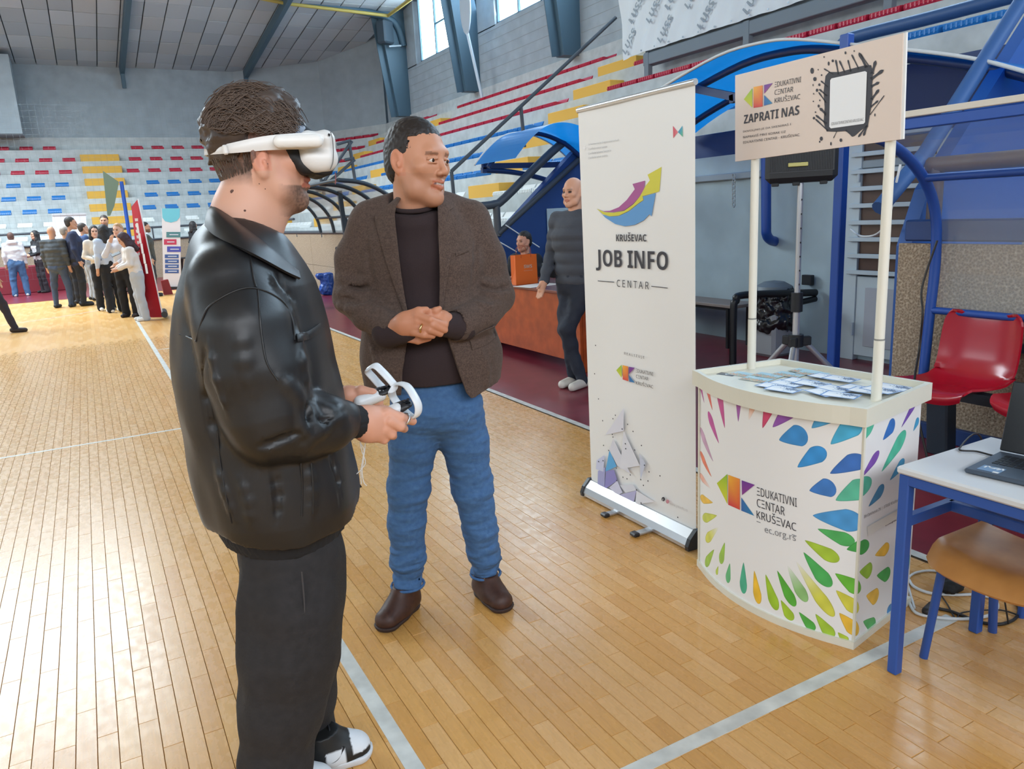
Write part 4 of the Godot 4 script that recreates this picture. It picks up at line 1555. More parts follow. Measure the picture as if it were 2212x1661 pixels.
func _speaker() -> void:
	var c := Vector3(4.5, 0, -3.9)
	var t := thing("loudspeaker", "black loudspeaker with a yellow badge on the tripod behind the sign", "loudspeaker", c + Vector3(0, 1.64, 0))
	var blk := mat("speaker_black", hexc("1b1d20"), 0.6)
	var yaw := atan2(-c.x, -c.z) + PI * 0.0
	var bs := Basis(Vector3.UP, atan2(-c.x, -c.z))
	var s := MB.new().box(Transform3D(bs, c + Vector3(0, 1.98, 0) + bs * Vector3(0, 0, -0.1)), Vector3(0.48, 0.68, 0.34), 0.035)
	part(t, "cabinet", s.mesh(), blk)
	var g := MB.new()
	for i in 40:
		g.box(Transform3D(bs, c + Vector3(0, 1.98, 0) + bs * Vector3(-0.205 + i * 0.0105, 0.02, 0.075)), Vector3(0.004, 0.56, 0.012))
	g.box(Transform3D(bs, c + Vector3(0, 1.98, 0) + bs * Vector3(0, 0.02, 0.07)), Vector3(0.43, 0.58, 0.004))
	var gr := part(t, "grille", g.mesh(), mat("speaker_grille", hexc("2a2d31"), 0.5))
	g = MB.new().box(Transform3D(bs, c + Vector3(0, 1.76, 0) + bs * Vector3(-0.02, 0, 0.09)), Vector3(0.13, 0.026, 0.012), 0.003)
	part(t, "badge", g.mesh(), mat("badge_yellow", hexc("b9b26a"), 0.4))
	for x in [-0.17, -0.03, 0.15]:
		g = MB.new().box(Transform3D(bs, c + Vector3(0, 1.632, 0) + bs * Vector3(x, 0, 0.02)), Vector3(0.05, 0.025, 0.05), 0.004)
		part(t, "foot", g.mesh(), blk)
	var alu := mat("tripod_alu", hexc("b9bcc0"), 0.35, 0.6)
	var p := thing("speaker_stand", "silver tripod loudspeaker stand with black collars", "stand", c)
	g = MB.new().tube(arr([c + Vector3(0, 0.75, 0), c + Vector3(0, 1.635, 0)]), 0.021, 12)
	part(p, "upper_pole", g.mesh(), alu)
	g = MB.new().tube(arr([c + Vector3(0, 0.15, 0), c + Vector3(0, 0.82, 0)]), 0.026, 12)
	part(p, "lower_pole", g.mesh(), alu)
	g = MB.new()
	for k in 7:
		g.box(Transform3D(bs, c + Vector3(0, 0.92 + k * 0.1, 0) + bs * Vector3(0.012, 0, 0.018)), Vector3(0.008, 0.012, 0.008))
	part(p, "pin_hole", g.mesh(), blk)
	g = MB.new().tube(arr([c + Vector3(0, 0.72, 0), c + Vector3(0, 0.86, 0)]), 0.042, 12)
	part(p, "collar", g.mesh(), blk)
	g = MB.new().tube(arr([c + Vector3(0, 0.46, 0), c + Vector3(0, 0.55, 0)]), 0.055, 12)
	for k in 3:
		var d := Vector3(cos(k * TAU / 3 + 0.5), 0, sin(k * TAU / 3 + 0.5))
		g.box(Transform3D(Basis(Vector3.UP, -(k * TAU / 3 + 0.5)), c + d * 0.06 + Vector3(0, 0.5, 0)), Vector3(0.1, 0.07, 0.05), 0.008)
	part(p, "hub", g.mesh(), blk)
	for k in 3:
		var d := Vector3(cos(k * TAU / 3 + 0.5), 0, sin(k * TAU / 3 + 0.5))
		g = MB.new().tube(arr([c + d * 0.07 + Vector3(0, 0.49, 0), c + d * 0.52 + Vector3(0, 0.02, 0)]), 0.02, 10)
		var lg := part(p, "leg", g.mesh(), alu)
		g = MB.new().tube(arr([c + d * 0.05 + Vector3(0, 0.17, 0), c + d * 0.33 + Vector3(0, 0.22, 0)]), 0.012, 8)
		part(lg, "brace", g.mesh(), alu)

func _desk() -> void:
	var wood := mat("desk_orange", hexc("b4501e"), 0.4)
	triplanar(wood, noise_tex(0.02, Color(0.82, 0.8, 0.78), Color(1, 1, 1), 256, 91), 1.0)
	var top := mat("desk_top", hexc("6d2f2c"), 0.25, 0.0, 0.6)
	var t := thing("reception_desk", "orange veneered desk with a dark red top behind the man in the blazer", "desk", Vector3(4.3, 0, -7.4))
	var b := MB.new().box(at(Vector3(3.97, 0.42, -7.45)), Vector3(0.03, 0.64, 3.0), 0.003)
	part(t, "front_panel", b.mesh(), wood)
	b = MB.new().box(at(Vector3(4.3, 0.755, -7.45)), Vector3(0.74, 0.03, 3.06), 0.006)
	part(t, "top", b.mesh(), top)
	for z in [-5.97, -8.92]:
		b = MB.new().box(at(Vector3(4.3, 0.37, z)), Vector3(0.62, 0.74, 0.03), 0.003)
		part(t, "side_panel", b.mesh(), wood)
	b = MB.new().box(at(Vector3(3.95, 0.745, -7.45)), Vector3(0.02, 0.012, 3.04))
	part(t, "edge_strip", b.mesh(), mat("desk_edge", hexc("a4664a"), 0.5))
	# orange gift bag
	var o := Vector3(4.12, 0.77, -7.25)
	var g := thing("gift_bag", "orange paper gift bag with silver lettering standing on the desk", "bag", o)
	var ob := mat("bag_orange", hexc("d8651d"), 0.5)
	b = MB.new()
	var w := 0.135
	b.prism(PackedVector2Array([Vector2(-w, 0), Vector2(w, 0), Vector2(w * 0.98, 0.31), Vector2(-w * 0.98, 0.31)]), 0.003, at(o + Vector3(0, 0, 0.05)))
	b.prism(PackedVector2Array([Vector2(-w, 0), Vector2(w, 0), Vector2(w * 0.98, 0.31), Vector2(-w * 0.98, 0.31)]), 0.003, at(o + Vector3(0, 0, -0.05)))
	for s in [-1.0, 1.0]:
		b.tri(o + Vector3(s * w, 0, -0.05), o + Vector3(s * w, 0, 0.05), o + Vector3(s * w * 0.86, 0.16, 0))
		b.quad(o + Vector3(s * w, 0, 0.05), o + Vector3(s * w * 0.98, 0.31, 0.05), o + Vector3(s * w * 0.86, 0.31, 0), o + Vector3(s * w * 0.86, 0.16, 0))
		b.quad(o + Vector3(s * w, 0, -0.05), o + Vector3(s * w * 0.98, 0.31, -0.05), o + Vector3(s * w * 0.86, 0.31, 0), o + Vector3(s * w * 0.86, 0.16, 0))
	part(g, "body", b.mesh(), ob)
	for z in [-0.05, 0.055]:
		b = MB.new().tube(smooth_path([o + Vector3(-0.06, 0.28, z), o + Vector3(-0.06, 0.36, z), o + Vector3(-0.035, 0.40, z), o + Vector3(0.035, 0.40, z), o + Vector3(0.06, 0.36, z), o + Vector3(0.06, 0.28, z)], 4), 0.003, 5)
		part(g, "handle", b.mesh(), mat("bag_cord", hexc("9a4a2a"), 0.6))
	var sil := mat("bag_print", hexc("c9b8a8"), 0.3, 0.4)
	lettering(g, "lettering", "SWS", 0.1, 0.035, Transform3D(Basis(), o + Vector3(-0.03, 0.17, 0.0545)), sil, true)
	lettering(g, "lettering", "........", 0.1, 0.006, Transform3D(Basis(), o + Vector3(-0.03, 0.14, 0.0545)), sil)
	b = MB.new().box(Transform3D(Basis(Vector3.UP, 0.15), Vector3(4.1, 0.7715, -6.95)), Vector3(0.42, 0.002, 0.3))
	solo("paper_sheet", b.mesh(), mat("paper", hexc("e4e2de"), 0.7), "white sheet of paper lying in front of the orange bag", "paper")
	# black padded case on a bag of plastic film
	var k := Vector3(4.5, 0.77, -6.75)
	var sd := SDF.new()
	sd.ball(k + Vector3(0, 0.09, 0), Vector3(0.17, 0.1, 0.13), Basis(), 0.02).ball(k + Vector3(0.0, 0.1, 0), Vector3(0.15, 0.115, 0.12), Basis(), 0.02)
	sd.cap(k + Vector3(-0.12, 0.03, 0), k + Vector3(0.12, 0.03, 0), 0.05, 0.05, 0.05)
	var nz := FastNoiseLite.new()
	nz.seed = 8
	nz.frequency = 12.0
	sd.noise = nz
	sd.amp = 0.02
	sd.cut(k, Vector3.DOWN)
	solo("wrapped_parcel", sd.run(0.012), mat("film", hexc("aab0b4"), 0.15, 0.0, 0.7), "parcel wrapped in shiny clear plastic film on the desk", "parcel")
	sd = SDF.new()
	var kk := k + Vector3(0.02, 0.36, -0.02)
	sd.cap(kk + Vector3(-0.1, -0.1, 0), kk + Vector3(-0.09, 0.09, 0), 0.055, 0.05, 0.03).cap(kk + Vector3(0.1, -0.1, 0), kk + Vector3(0.1, 0.0, 0), 0.055, 0.05, 0.03).cap(kk + Vector3(-0.1, -0.09, 0), kk + Vector3(0.1, -0.09, 0), 0.06, 0.06, 0.03).cap(kk + Vector3(-0.08, 0.05, 0), kk + Vector3(0.09, -0.01, 0), 0.06, 0.06, 0.04)
	solo("padded_case", sd.run(0.012), mat("case_black", hexc("16171a"), 0.7), "black padded case with a sloping top resting on the wrapped parcel", "case")
	# white cords on the dark wall
	b = MB.new()
	b.tube(arr([on_z(1092, 486, -8.9), on_z(1165, 534, -8.9)]), 0.008, 5)
	b.tube(arr([on_z(1078, 522, -8.9), on_z(1116, 544, -8.9)]), 0.008, 5)
	solo("cord", b.mesh(), mat("cable_white", Color.WHITE), "white cords hanging across the dark blue recess wall", "cord")
	# things by the far chipboard
	var bag := on_y(716, 636)
	sd = SDF.new()
	sd.cap(bag + Vector3(-0.12, 0.12, 0), bag + Vector3(0.2, 0.12, 0), 0.13, 0.13, 0.03).cap(bag + Vector3(-0.2, 0.42, 0), bag + Vector3(0.25, 0.42, 0), 0.1, 0.1, 0.1).cap(bag + Vector3(0, 0.12, 0), bag + Vector3(0, 0.4, 0), 0.18, 0.2, 0.05)
	sd.noise = nz
	sd.amp = 0.03
	sd.cut(bag + Vector3(0, 0.46, 0), Vector3.UP).cut(bag, Vector3.DOWN)
	solo("tote_bag", sd.run(0.025), mat("tote_blue", hexc("174a9e"), 0.35), "crumpled glossy blue tote bag on the red floor by the chipboard", "bag")
	b = MB.new()
	var r0 := on_y(735, 648) + Vector3(0.1, 0, 0)
	b.box(Transform3D(Basis(Vector3.BACK, 0.04), r0 + Vector3(0, 0.52, 0)), Vector3(0.13, 1.04, 0.13), 0.02)
	var rl := thing("carry_tube", "tall black carrying bag with a red band leaning by the blue tote", "bag", r0)
	part(rl, "body", b.mesh(), mat("case_black", Color.WHITE))
	b = MB.new().box(Transform3D(Basis(Vector3.BACK, 0.04), r0 + Vector3(0, 0.43, 0)), Vector3(0.14, 0.05, 0.14), 0.004)
	part(rl, "band", b.mesh(), mat("band_red", hexc("c23030"), 0.5))
	b = MB.new().box(at(Vector3(4.47, 0.85, -15.1)), Vector3(0.006, 0.34, 0.5))
	solo("notice", b.mesh(), mat("notice_blue", hexc("9db9cc"), 0.6), "pale blue notice taped to the far chipboard", "notice")
	# wooden chair by the leather jacket
	var ch := on_y(662, 664)
	var t2 := thing("school_chair", "pale wooden chair back with a steel leg behind the leather collar", "chair", ch)
	b = MB.new().box(Transform3D(Basis(Vector3.UP, 0.3), ch + Vector3(-0.1, 0.62, 0)), Vector3(0.3, 0.4, 0.02), 0.008)
	part(t2, "backrest", b.mesh(), mat("beech", hexc("d6a860"), 0.45))
	b = MB.new().box(Transform3D(Basis(Vector3.UP, 0.3), ch + Vector3(-0.1, 0.43, 0.2)), Vector3(0.38, 0.02, 0.38), 0.008)
	part(t2, "seat", b.mesh(), mat("beech", Color.WHITE))
	for q in [Vector3(0.06, 0, -0.02), Vector3(-0.26, 0, 0.02), Vector3(0.08, 0, 0.36), Vector3(-0.26, 0, 0.38)]:
		b = MB.new().tube(arr([ch + q, ch + q + Vector3(0, 0.62 if q.z < 0.1 else 0.42, 0)]), 0.012, 6)
		part(t2, "leg", b.mesh(), mat("chrome", hexc("c8ccd0"), 0.2, 1.0))

# ================================================================ the stall: roll-up banner, counter, sign, table
# zoom coordinates -> photo pixels
func zp(z: Array, ox: float, oy: float, k: float) -> Vector2:
	return Vector2(ox + z[0] / k, oy + z[1] / k)
func print_text(parent: Node3D, text: String, bl: Vector2, br: Vector2, tl: Vector2, p: Vector3, n: Vector3, m: Material, bold := false, bend = null) -> void:
	var A := on_plane(bl.x, bl.y, p, n)
	var B := on_plane(br.x, br.y, p, n)
	var C := on_plane(tl.x, tl.y, p, n)
	var ex := (B - A).normalized()
	var ez := n.normalized()
	if ez.dot(EYE - A) < 0: ez = -ez
	ez = (ez - ex * ez.dot(ex)).normalized()
	var ey := ez.cross(ex)
	lettering(parent, "lettering", text, A.distance_to(B), absf((C - A).dot(ey)), Transform3D(Basis(ex, ey, ez), A + ez * 0.0015), m, bold, bend)
# a flat printed shape given by its outline in the photo, laid on a plane
func print_poly(parent: Node3D, called: String, pts: Array, ox: float, oy: float, k: float, p: Vector3, n: Vector3, m: Material, lift := 0.001, bend = null) -> void:
	var ez := n.normalized()
	if ez.dot(EYE - p) < 0: ez = -ez
	var ex := Vector3.UP.cross(ez).normalized()
	var ey := ez.cross(ex)
	var poly := PackedVector2Array()
	for q in pts:
		var v := zp(q, ox, oy, k)
		var w := on_plane(v.x, v.y, p, n) - p
		poly.append(Vector2(w.dot(ex), w.dot(ey)))
	var b := MB.new()
	if not Geometry2D.is_polygon_clockwise(poly): pass
	else: poly.reverse()
	var idx := Geometry2D.triangulate_polygon(poly)
	for i in range(0, idx.size(), 3):
		var t := []
		for j in 3:
			var a := poly[idx[i + j]]
			var w := p + ex * a.x + ey * a.y + ez * lift
			t.append(bend.call(w) if bend != null else w)
		if (t[1] - t[0]).cross(t[2] - t[0]).dot(ez) > 0: b.tri(t[0], t[1], t[2])
		else: b.tri(t[0], t[2], t[1])
	if idx.size() > 0: part(parent, called, b.mesh(), m)
func grad_poly(parent: Node3D, called: String, pts: Array, cols: Array, ox: float, oy: float, k: float, p: Vector3, n: Vector3, bend = null) -> void:
	# triangle or quad with a printed colour blend between its corners
	var ez := n.normalized()
	if ez.dot(EYE - p) < 0: ez = -ez
	var w := []
	for q in pts:
		var v := zp(q, ox, oy, k)
		var t := on_plane(v.x, v.y, p, n) + ez * 0.0014
		w.append(bend.call(t) if bend != null else t)
	var b := MB.new()
	b.has_c = true
	for i in range(1, w.size() - 1):
		var o := [0, i, i + 1]
		if (w[i] - w[0]).cross(w[i + 1] - w[0]).dot(ez) > 0: o = [0, i + 1, i]
		for j in o:
			b.col = cols[j]
			b.vert(w[j], ez)
	var m := vcol("print_blend", 0.5)
	part(parent, called, b.mesh(), m)
func logo(t: Node3D, pts: Array, ox: float, oy: float, k: float, p: Vector3, n: Vector3, bend = null) -> void:
	grad_poly(t, "logo_arrow", pts[0], [lin("b9c832"), lin("8fbe3a"), lin("d6d23c")], ox, oy, k, p, n, bend)
	grad_poly(t, "logo_bar", pts[1], [lin("f0b23a"), lin("e98a3c"), lin("d8463f"), lin("cf3f4c")], ox, oy, k, p, n, bend)
	grad_poly(t, "logo_wedge", pts[2], [lin("6a3a94"), lin("7d3c96"), lin("8c3c8c")], ox, oy, k, p, n, bend)
	grad_poly(t, "logo_wedge", pts[3], [lin("2f6fae"), lin("2a86b4"), lin("3a62a8")], ox, oy, k, p, n, bend)

func build_front() -> void:
	_rollup()
	_counter()
	_table()
	_far_banners()

func _rollup() -> void:
	var t := thing("rollup_banner", "tall white roll-up banner reading JOB INFO CENTAR with a coloured arrow logo", "banner", Vector3(2.24, 0, -2.88))
	var X := 2.235
	var p := Vector3(X, 0, -2.88)
	var n := Vector3(-1, 0, 0)
	var film := mat("banner_film", hexc("e6e6e4"), 0.45)
	var ink := mat("ink_dark", hexc("35343c"), 0.6)
	var grey := mat("ink_grey", hexc("b9bbbd"), 0.6)
	var fn := func(u: float, v: float) -> Vector3:
		var z := lerpf(-3.295, -2.465, u)
		var y := lerpf(0.085, 2.005, v)
		# the top pulls in a little, the film bows and ripples faintly
		var x := X - 0.012 * v
		return Vector3(x + 0.002 * sin(u * 9.0 + v * 5.0) * v * v, y, z)
	var b := MB.new().sheet(12, 16, func(u, v): return fn.call(1.0 - u, v), 0.001)
	part(t, "film", b.mesh(), film)
	var alu := mat("alu", hexc("c3c5c8"), 0.3, 0.75)
	var blk := mat("black_plastic", hexc("1c1c1f"), 0.4)
	b = MB.new().tube(arr([Vector3(X - 0.012, 2.012, -3.30), Vector3(X - 0.012, 2.012, -2.46)]), 0.013, 10)
	part(t, "top_rail", b.mesh(), alu)
	# cassette
	b = MB.new()
	var prof := PackedVector2Array([Vector2(-0.055, 0.012), Vector2(0.055, 0.012), Vector2(0.06, 0.03), Vector2(0.05, 0.07), Vector2(0.02, 0.09), Vector2(-0.012, 0.093), Vector2(-0.045, 0.06), Vector2(-0.058, 0.03)])
	b.prism(prof, 0.83, Transform3D(Basis(Vector3.RIGHT, Vector3.UP, Vector3.BACK), Vector3(X, 0, -3.295)))
	part(t, "cassette", b.mesh(), alu)
	for z in [-3.315, -2.468]:
		b = MB.new()
		var big := PackedVector2Array()
		for q in prof: big.append((q - Vector2(0, 0.05)) * 1.12 + Vector2(0, 0.052))
		b.prism(big, 0.022, Transform3D(Basis(Vector3.RIGHT, Vector3.UP, Vector3.BACK), Vector3(X, 0, z)))
		part(t, "end_cap", b.mesh(), blk)
	for q in [[[1303, 1113], [1345, 1099]], [[1367, 1155], [1428, 1142]]]:
		var a := on_y(q[0][0], q[0][1], 0.012)
		var c := Vector3(2.34, 0.012, a.z)
		b = MB.new().bar(a, c, 0.04, 0.012, 0.003)
		var ft := part(t, "foot", b.mesh(), alu)
		b = MB.new().bar(a + Vector3(-0.005, 0, 0), a + Vector3(0.03, 0, 0), 0.046, 0.02, 0.006)
		part(ft, "foot_cap", b.mesh(), blk)
	b = MB.new().tube(arr([Vector3(2.262, 0.08, -2.88), Vector3(2.245, 2.0, -2.88)]), 0.009, 8)
	part(t, "back_pole", b.mesh(), alu)
	# arrows (zoom window 1230,160 at 2.597)
	var o := [1230.0, 160.0, 2.597]
	var mag := mat("ink_magenta", hexc("a5518f"), 0.5)
	var yel := mat("ink_yellow", hexc("cfc93c"), 0.5)
	var blu := mat("ink_blue", hexc("5a97cf"), 0.5)
	print_poly(t, "arrow", [[165, 752], [205, 768], [240, 766], [290, 746], [335, 705], [380, 645], [367, 616], [438, 597], [432, 645], [405, 690], [370, 728], [320, 764], [260, 774], [210, 772]], o[0], o[1], o[2], p, n, mag, 0.0135)
	print_poly(t, "arrow", [[165, 754], [210, 774], [260, 777], [320, 767], [372, 731], [410, 684], [442, 625], [465, 595], [452, 564], [531, 520], [518, 657], [497, 664], [424, 684], [428, 705], [395, 728], [345, 767], [290, 793], [240, 797], [200, 785]], o[0], o[1], o[2], p, n, yel, 0.0137)
	print_poly(t, "arrow", [[168, 758], [200, 788], [240, 799], [290, 796], [350, 768], [400, 728], [431, 708], [426, 687], [498, 667], [474, 798], [463, 785], [430, 820], [380, 845], [325, 853], [270, 840], [215, 805]], o[0], o[1], o[2], p, n, blu, 0.0139)
	var L := Vector3(X - 0.012, 0, -2.88)
	print_text(t, "KRUŠEVAC", Vector2(1331.5, 521), Vector2(1397, 521.5), Vector2(1331.5, 502), L, n, ink, true)
	print_text(t, "JOB INFO", Vector2(1288, 584), Vector2(1443.5, 595), Vector2(1291, 539), L, n, ink, true)
	print_text(t, "C E N T A R", Vector2(1333, 619), Vector2(1402, 625), Vector2(1333, 604), L, n, ink)
	for q in [[[160, 1158], [252, 1165], [252, 1169], [160, 1162]], [[460, 1188], [552, 1198], [552, 1202], [460, 1192]]]:
		print_poly(t, "rule", q, o[0], o[1], o[2], L, n, ink)
	var o2 := [1230.0, 740.0, 3.461]
	print_text(t, "R E A L I Z U J E", Vector2(1349, 767), Vector2(1392.5, 776), Vector2(1349, 760.5), L, n, ink)
	logo(t, [[[352, 206], [392, 165], [392, 264]], [[398, 168], [440, 178], [440, 288], [400, 275]], [[446, 180], [490, 188], [446, 236]], [[446, 240], [490, 300], [450, 292]]], o2[0], o2[1], o2[2], L, n)
	print_text(t, "ΞDUKATIVNI", zp([498, 220], 1230, 740, 3.461), zp([628, 249], 1230, 740, 3.461), zp([498, 194], 1230, 740, 3.461), L, n, ink)
	print_text(t, "CΞNTAR", zp([500, 264], 1230, 740, 3.461), zp([592, 284], 1230, 740, 3.461), zp([500, 239], 1230, 740, 3.461), L, n, ink)
	print_text(t, "KRUŠΞVAC", zp([500, 311], 1230, 740, 3.461), zp([628, 343], 1230, 740, 3.461), zp([500, 280], 1230, 740, 3.461), L, n, ink)
	# shield and small print
	print_poly(t, "shield", [[75, 396], [86, 390], [98, 396], [98, 430], [86, 448], [76, 430]], o[0], o[1], o[2], L, n, mat("ink_red", hexc("a82a38"), 0.5))
	print_poly(t, "shield_cross", [[84, 402], [89, 402], [89, 412], [94, 412], [94, 419], [89, 419], [89, 430], [84, 430], [84, 419], [79, 419], [79, 412], [84, 412]], o[0], o[1], o[2], L, n, mat("ink_white", hexc("f2f2f2"), 0.5), 0.003)
	var small := ["Schweizerische Eidgenossenschaft", "Confédération suisse", "Confederazione Svizzera", "Confederaziun svizra"]
	var wid := [172.0, 105.0, 126.0, 106.0]
	for i in 4:
		var y := 403.0 + i * 25.0
		print_text(t, small[i], zp([108, y], 1230, 160, 2.597), zp([108 + wid[i], y - wid[i] * 0.15], 1230, 160, 2.597), zp([108, y - 13], 1230, 160, 2.597), L, n, grey)
	grad_poly(t, "emblem_wing", [[582, 290], [610, 325], [584, 360]], [lin("c94a5c"), lin("e07a86"), lin("cc4a54")], o[0], o[1], o[2], L, n)
	grad_poly(t, "emblem_wing", [[610, 325], [635, 289], [637, 352]], [lin("3a86b8"), lin("4aa8c8"), lin("58b87a")], o[0], o[1], o[2], L, n)
	# shards at the foot
	var sh := [
		[[[270, 965], [300, 805], [355, 925]], "5aa9dc"], [[[262, 1100], [275, 960], [335, 950], [360, 1030]], "8c88c4"],
		[[[212, 1070], [215, 960], [270, 930], [262, 1090]], "a3a5d0"], [[[200, 945], [205, 880], [265, 840], [255, 965]], "c6cbe4"],
		[[[270, 690], [408, 490], [408, 660]], "d8d8e2"], [[[300, 800], [330, 720], [460, 980], [360, 920]], "d5d6e0"], [[[408, 660], [530, 920], [380, 945]], "dadbe3"],
		[[[525, 825], [572, 905], [535, 1025]], "c3c9da"], [[[360, 1140], [505, 1105], [480, 1205]], "b4b2d4"], [[[300, 1085], [360, 1030], [400, 1120], [365, 1140]], "cfcfe4"],
		[[[380, 1065], [480, 1060], [505, 1105], [420, 1120]], "d7d9e2"], [[[505, 1105], [640, 1190], [560, 1200], [495, 1215]], "dfe0e6"]]
	for i in sh.size():
		print_poly(t, "shard", sh[i][0], o2[0], o2[1], o2[2], L, n, mat("shard_" + sh[i][1], hexc(sh[i][1]), 0.5), 0.0012 + i * 0.00015)
	b = MB.new()
	for q in [[348, 542], [330, 568], [253, 583], [440, 610], [398, 645], [480, 663], [325, 685], [330, 705], [422, 755], [260, 767], [425, 792], [493, 802], [543, 768], [298, 805], [565, 915], [355, 938], [600, 965], [682, 995], [592, 1033], [460, 988], [405, 1005], [558, 1066], [538, 1023], [505, 1100], [540, 1198], [655, 1280], [815, 1305], [222, 888], [255, 882], [435, 1017], [200, 20], [222, 420], [193, 232], [358, 1030]]:
		var v := zp(q, o2[0], o2[1], o2[2])
		var w := on_plane(v.x, v.y, L, n) + Vector3(-0.004, 0, 0)
		b.box(at(w), Vector3(0.001, 0.006, 0.006))
	part(t, "specks", b.mesh(), ink)
	var disc := func(cx: float, cy: float, r: float, m: Material):
		var pts := []
		for i in 14: pts.append([cx + r * cos(TAU * i / 14), cy + r * 1.25 * sin(TAU * i / 14)])
		print_poly(t, "footer_icon", pts, o2[0], o2[1], o2[2], L, n, m)
	disc.call(703, 1170, 13.0, ink)
	disc.call(735, 1188, 12.0, mat("ink_rose", hexc("c78a94"), 0.5))
	lettering(t, "lettering", "f", 0.006, 0.012, Transform3D(Basis(Vector3(0, 0, 1), Vector3.UP, Vector3(-1, 0, 0)), on_plane(1432.0, 1081.5, L, n) + Vector3(-0.003, 0, 0)), mat("ink_white", Color.WHITE), true)
	print_text(t, "www.jobinfo.rs", zp([752, 1215], 1230, 740, 3.461), zp([885, 1270], 1230, 740, 3.461), zp([752, 1190], 1230, 740, 3.461), L, n, grey)

# counter front: a shallow arc between its two front corners
func cx_of(z: float) -> float:
	var s := (z + 2.331) / 0.772
	return 2.133 - 0.4 * s * (1.0 - s)
func on_counter(px: float, py: float) -> Vector3:
	var x := 2.06
	var q := Vector3.ZERO
	for i in 6:
		q = on_x(px, py, x)
		x = cx_of(q.z)
	return q

func petal(img: Image, a: Vector2, b: Vector2, w: float, c: Color, fade: bool, rng: RandomNumberGenerator) -> void:
	# a brush-dab from the thin tip a to the blunt end b, coordinates in pixels of the print
	var d := b - a
	var L := d.length()
	var u := d / L
	var m := w + 3.0
	var x0 := int(maxf(minf(a.x, b.x) - m, 0)); var x1 := int(minf(maxf(a.x, b.x) + m, img.get_width() - 1))
	var y0 := int(maxf(minf(a.y, b.y) - m, 0)); var y1 := int(minf(maxf(a.y, b.y) + m, img.get_height() - 1))
	var full := L + w * 0.55
	var ph := rng.randf() * 9.0
	for y in range(y0, y1 + 1):
		for x in range(x0, x1 + 1):
			var q := Vector2(x, y) - a
			var t := q.dot(u) / full
			if t < 0.0 or t > 1.0: continue
			var h := w * (pow(t / 0.68, 0.75) if t < 0.68 else sqrt(maxf(0.0, 1.0 - pow((t - 0.68) / 0.32, 2.0))))
			var e := absf(q.dot(Vector2(-u.y, u.x)))
			if e > h + 0.5: continue
			var cov := clampf(h + 0.5 - e, 0.0, 1.0)
			# watercolour: pigment gathers at the rim and along the stroke
			var k := 1.0 + 0.05 * sin(x * 0.09 + ph) * sin(y * 0.07 + ph)
			var col := c * k
			if e > h - 2.2: col = c * 0.86
			col.a = 1.0
			if fade: cov *= clampf(t * 1.5, 0.0, 1.0)
			img.set_pixel(x, y, img.get_pixel(x, y).lerp(col, cov))

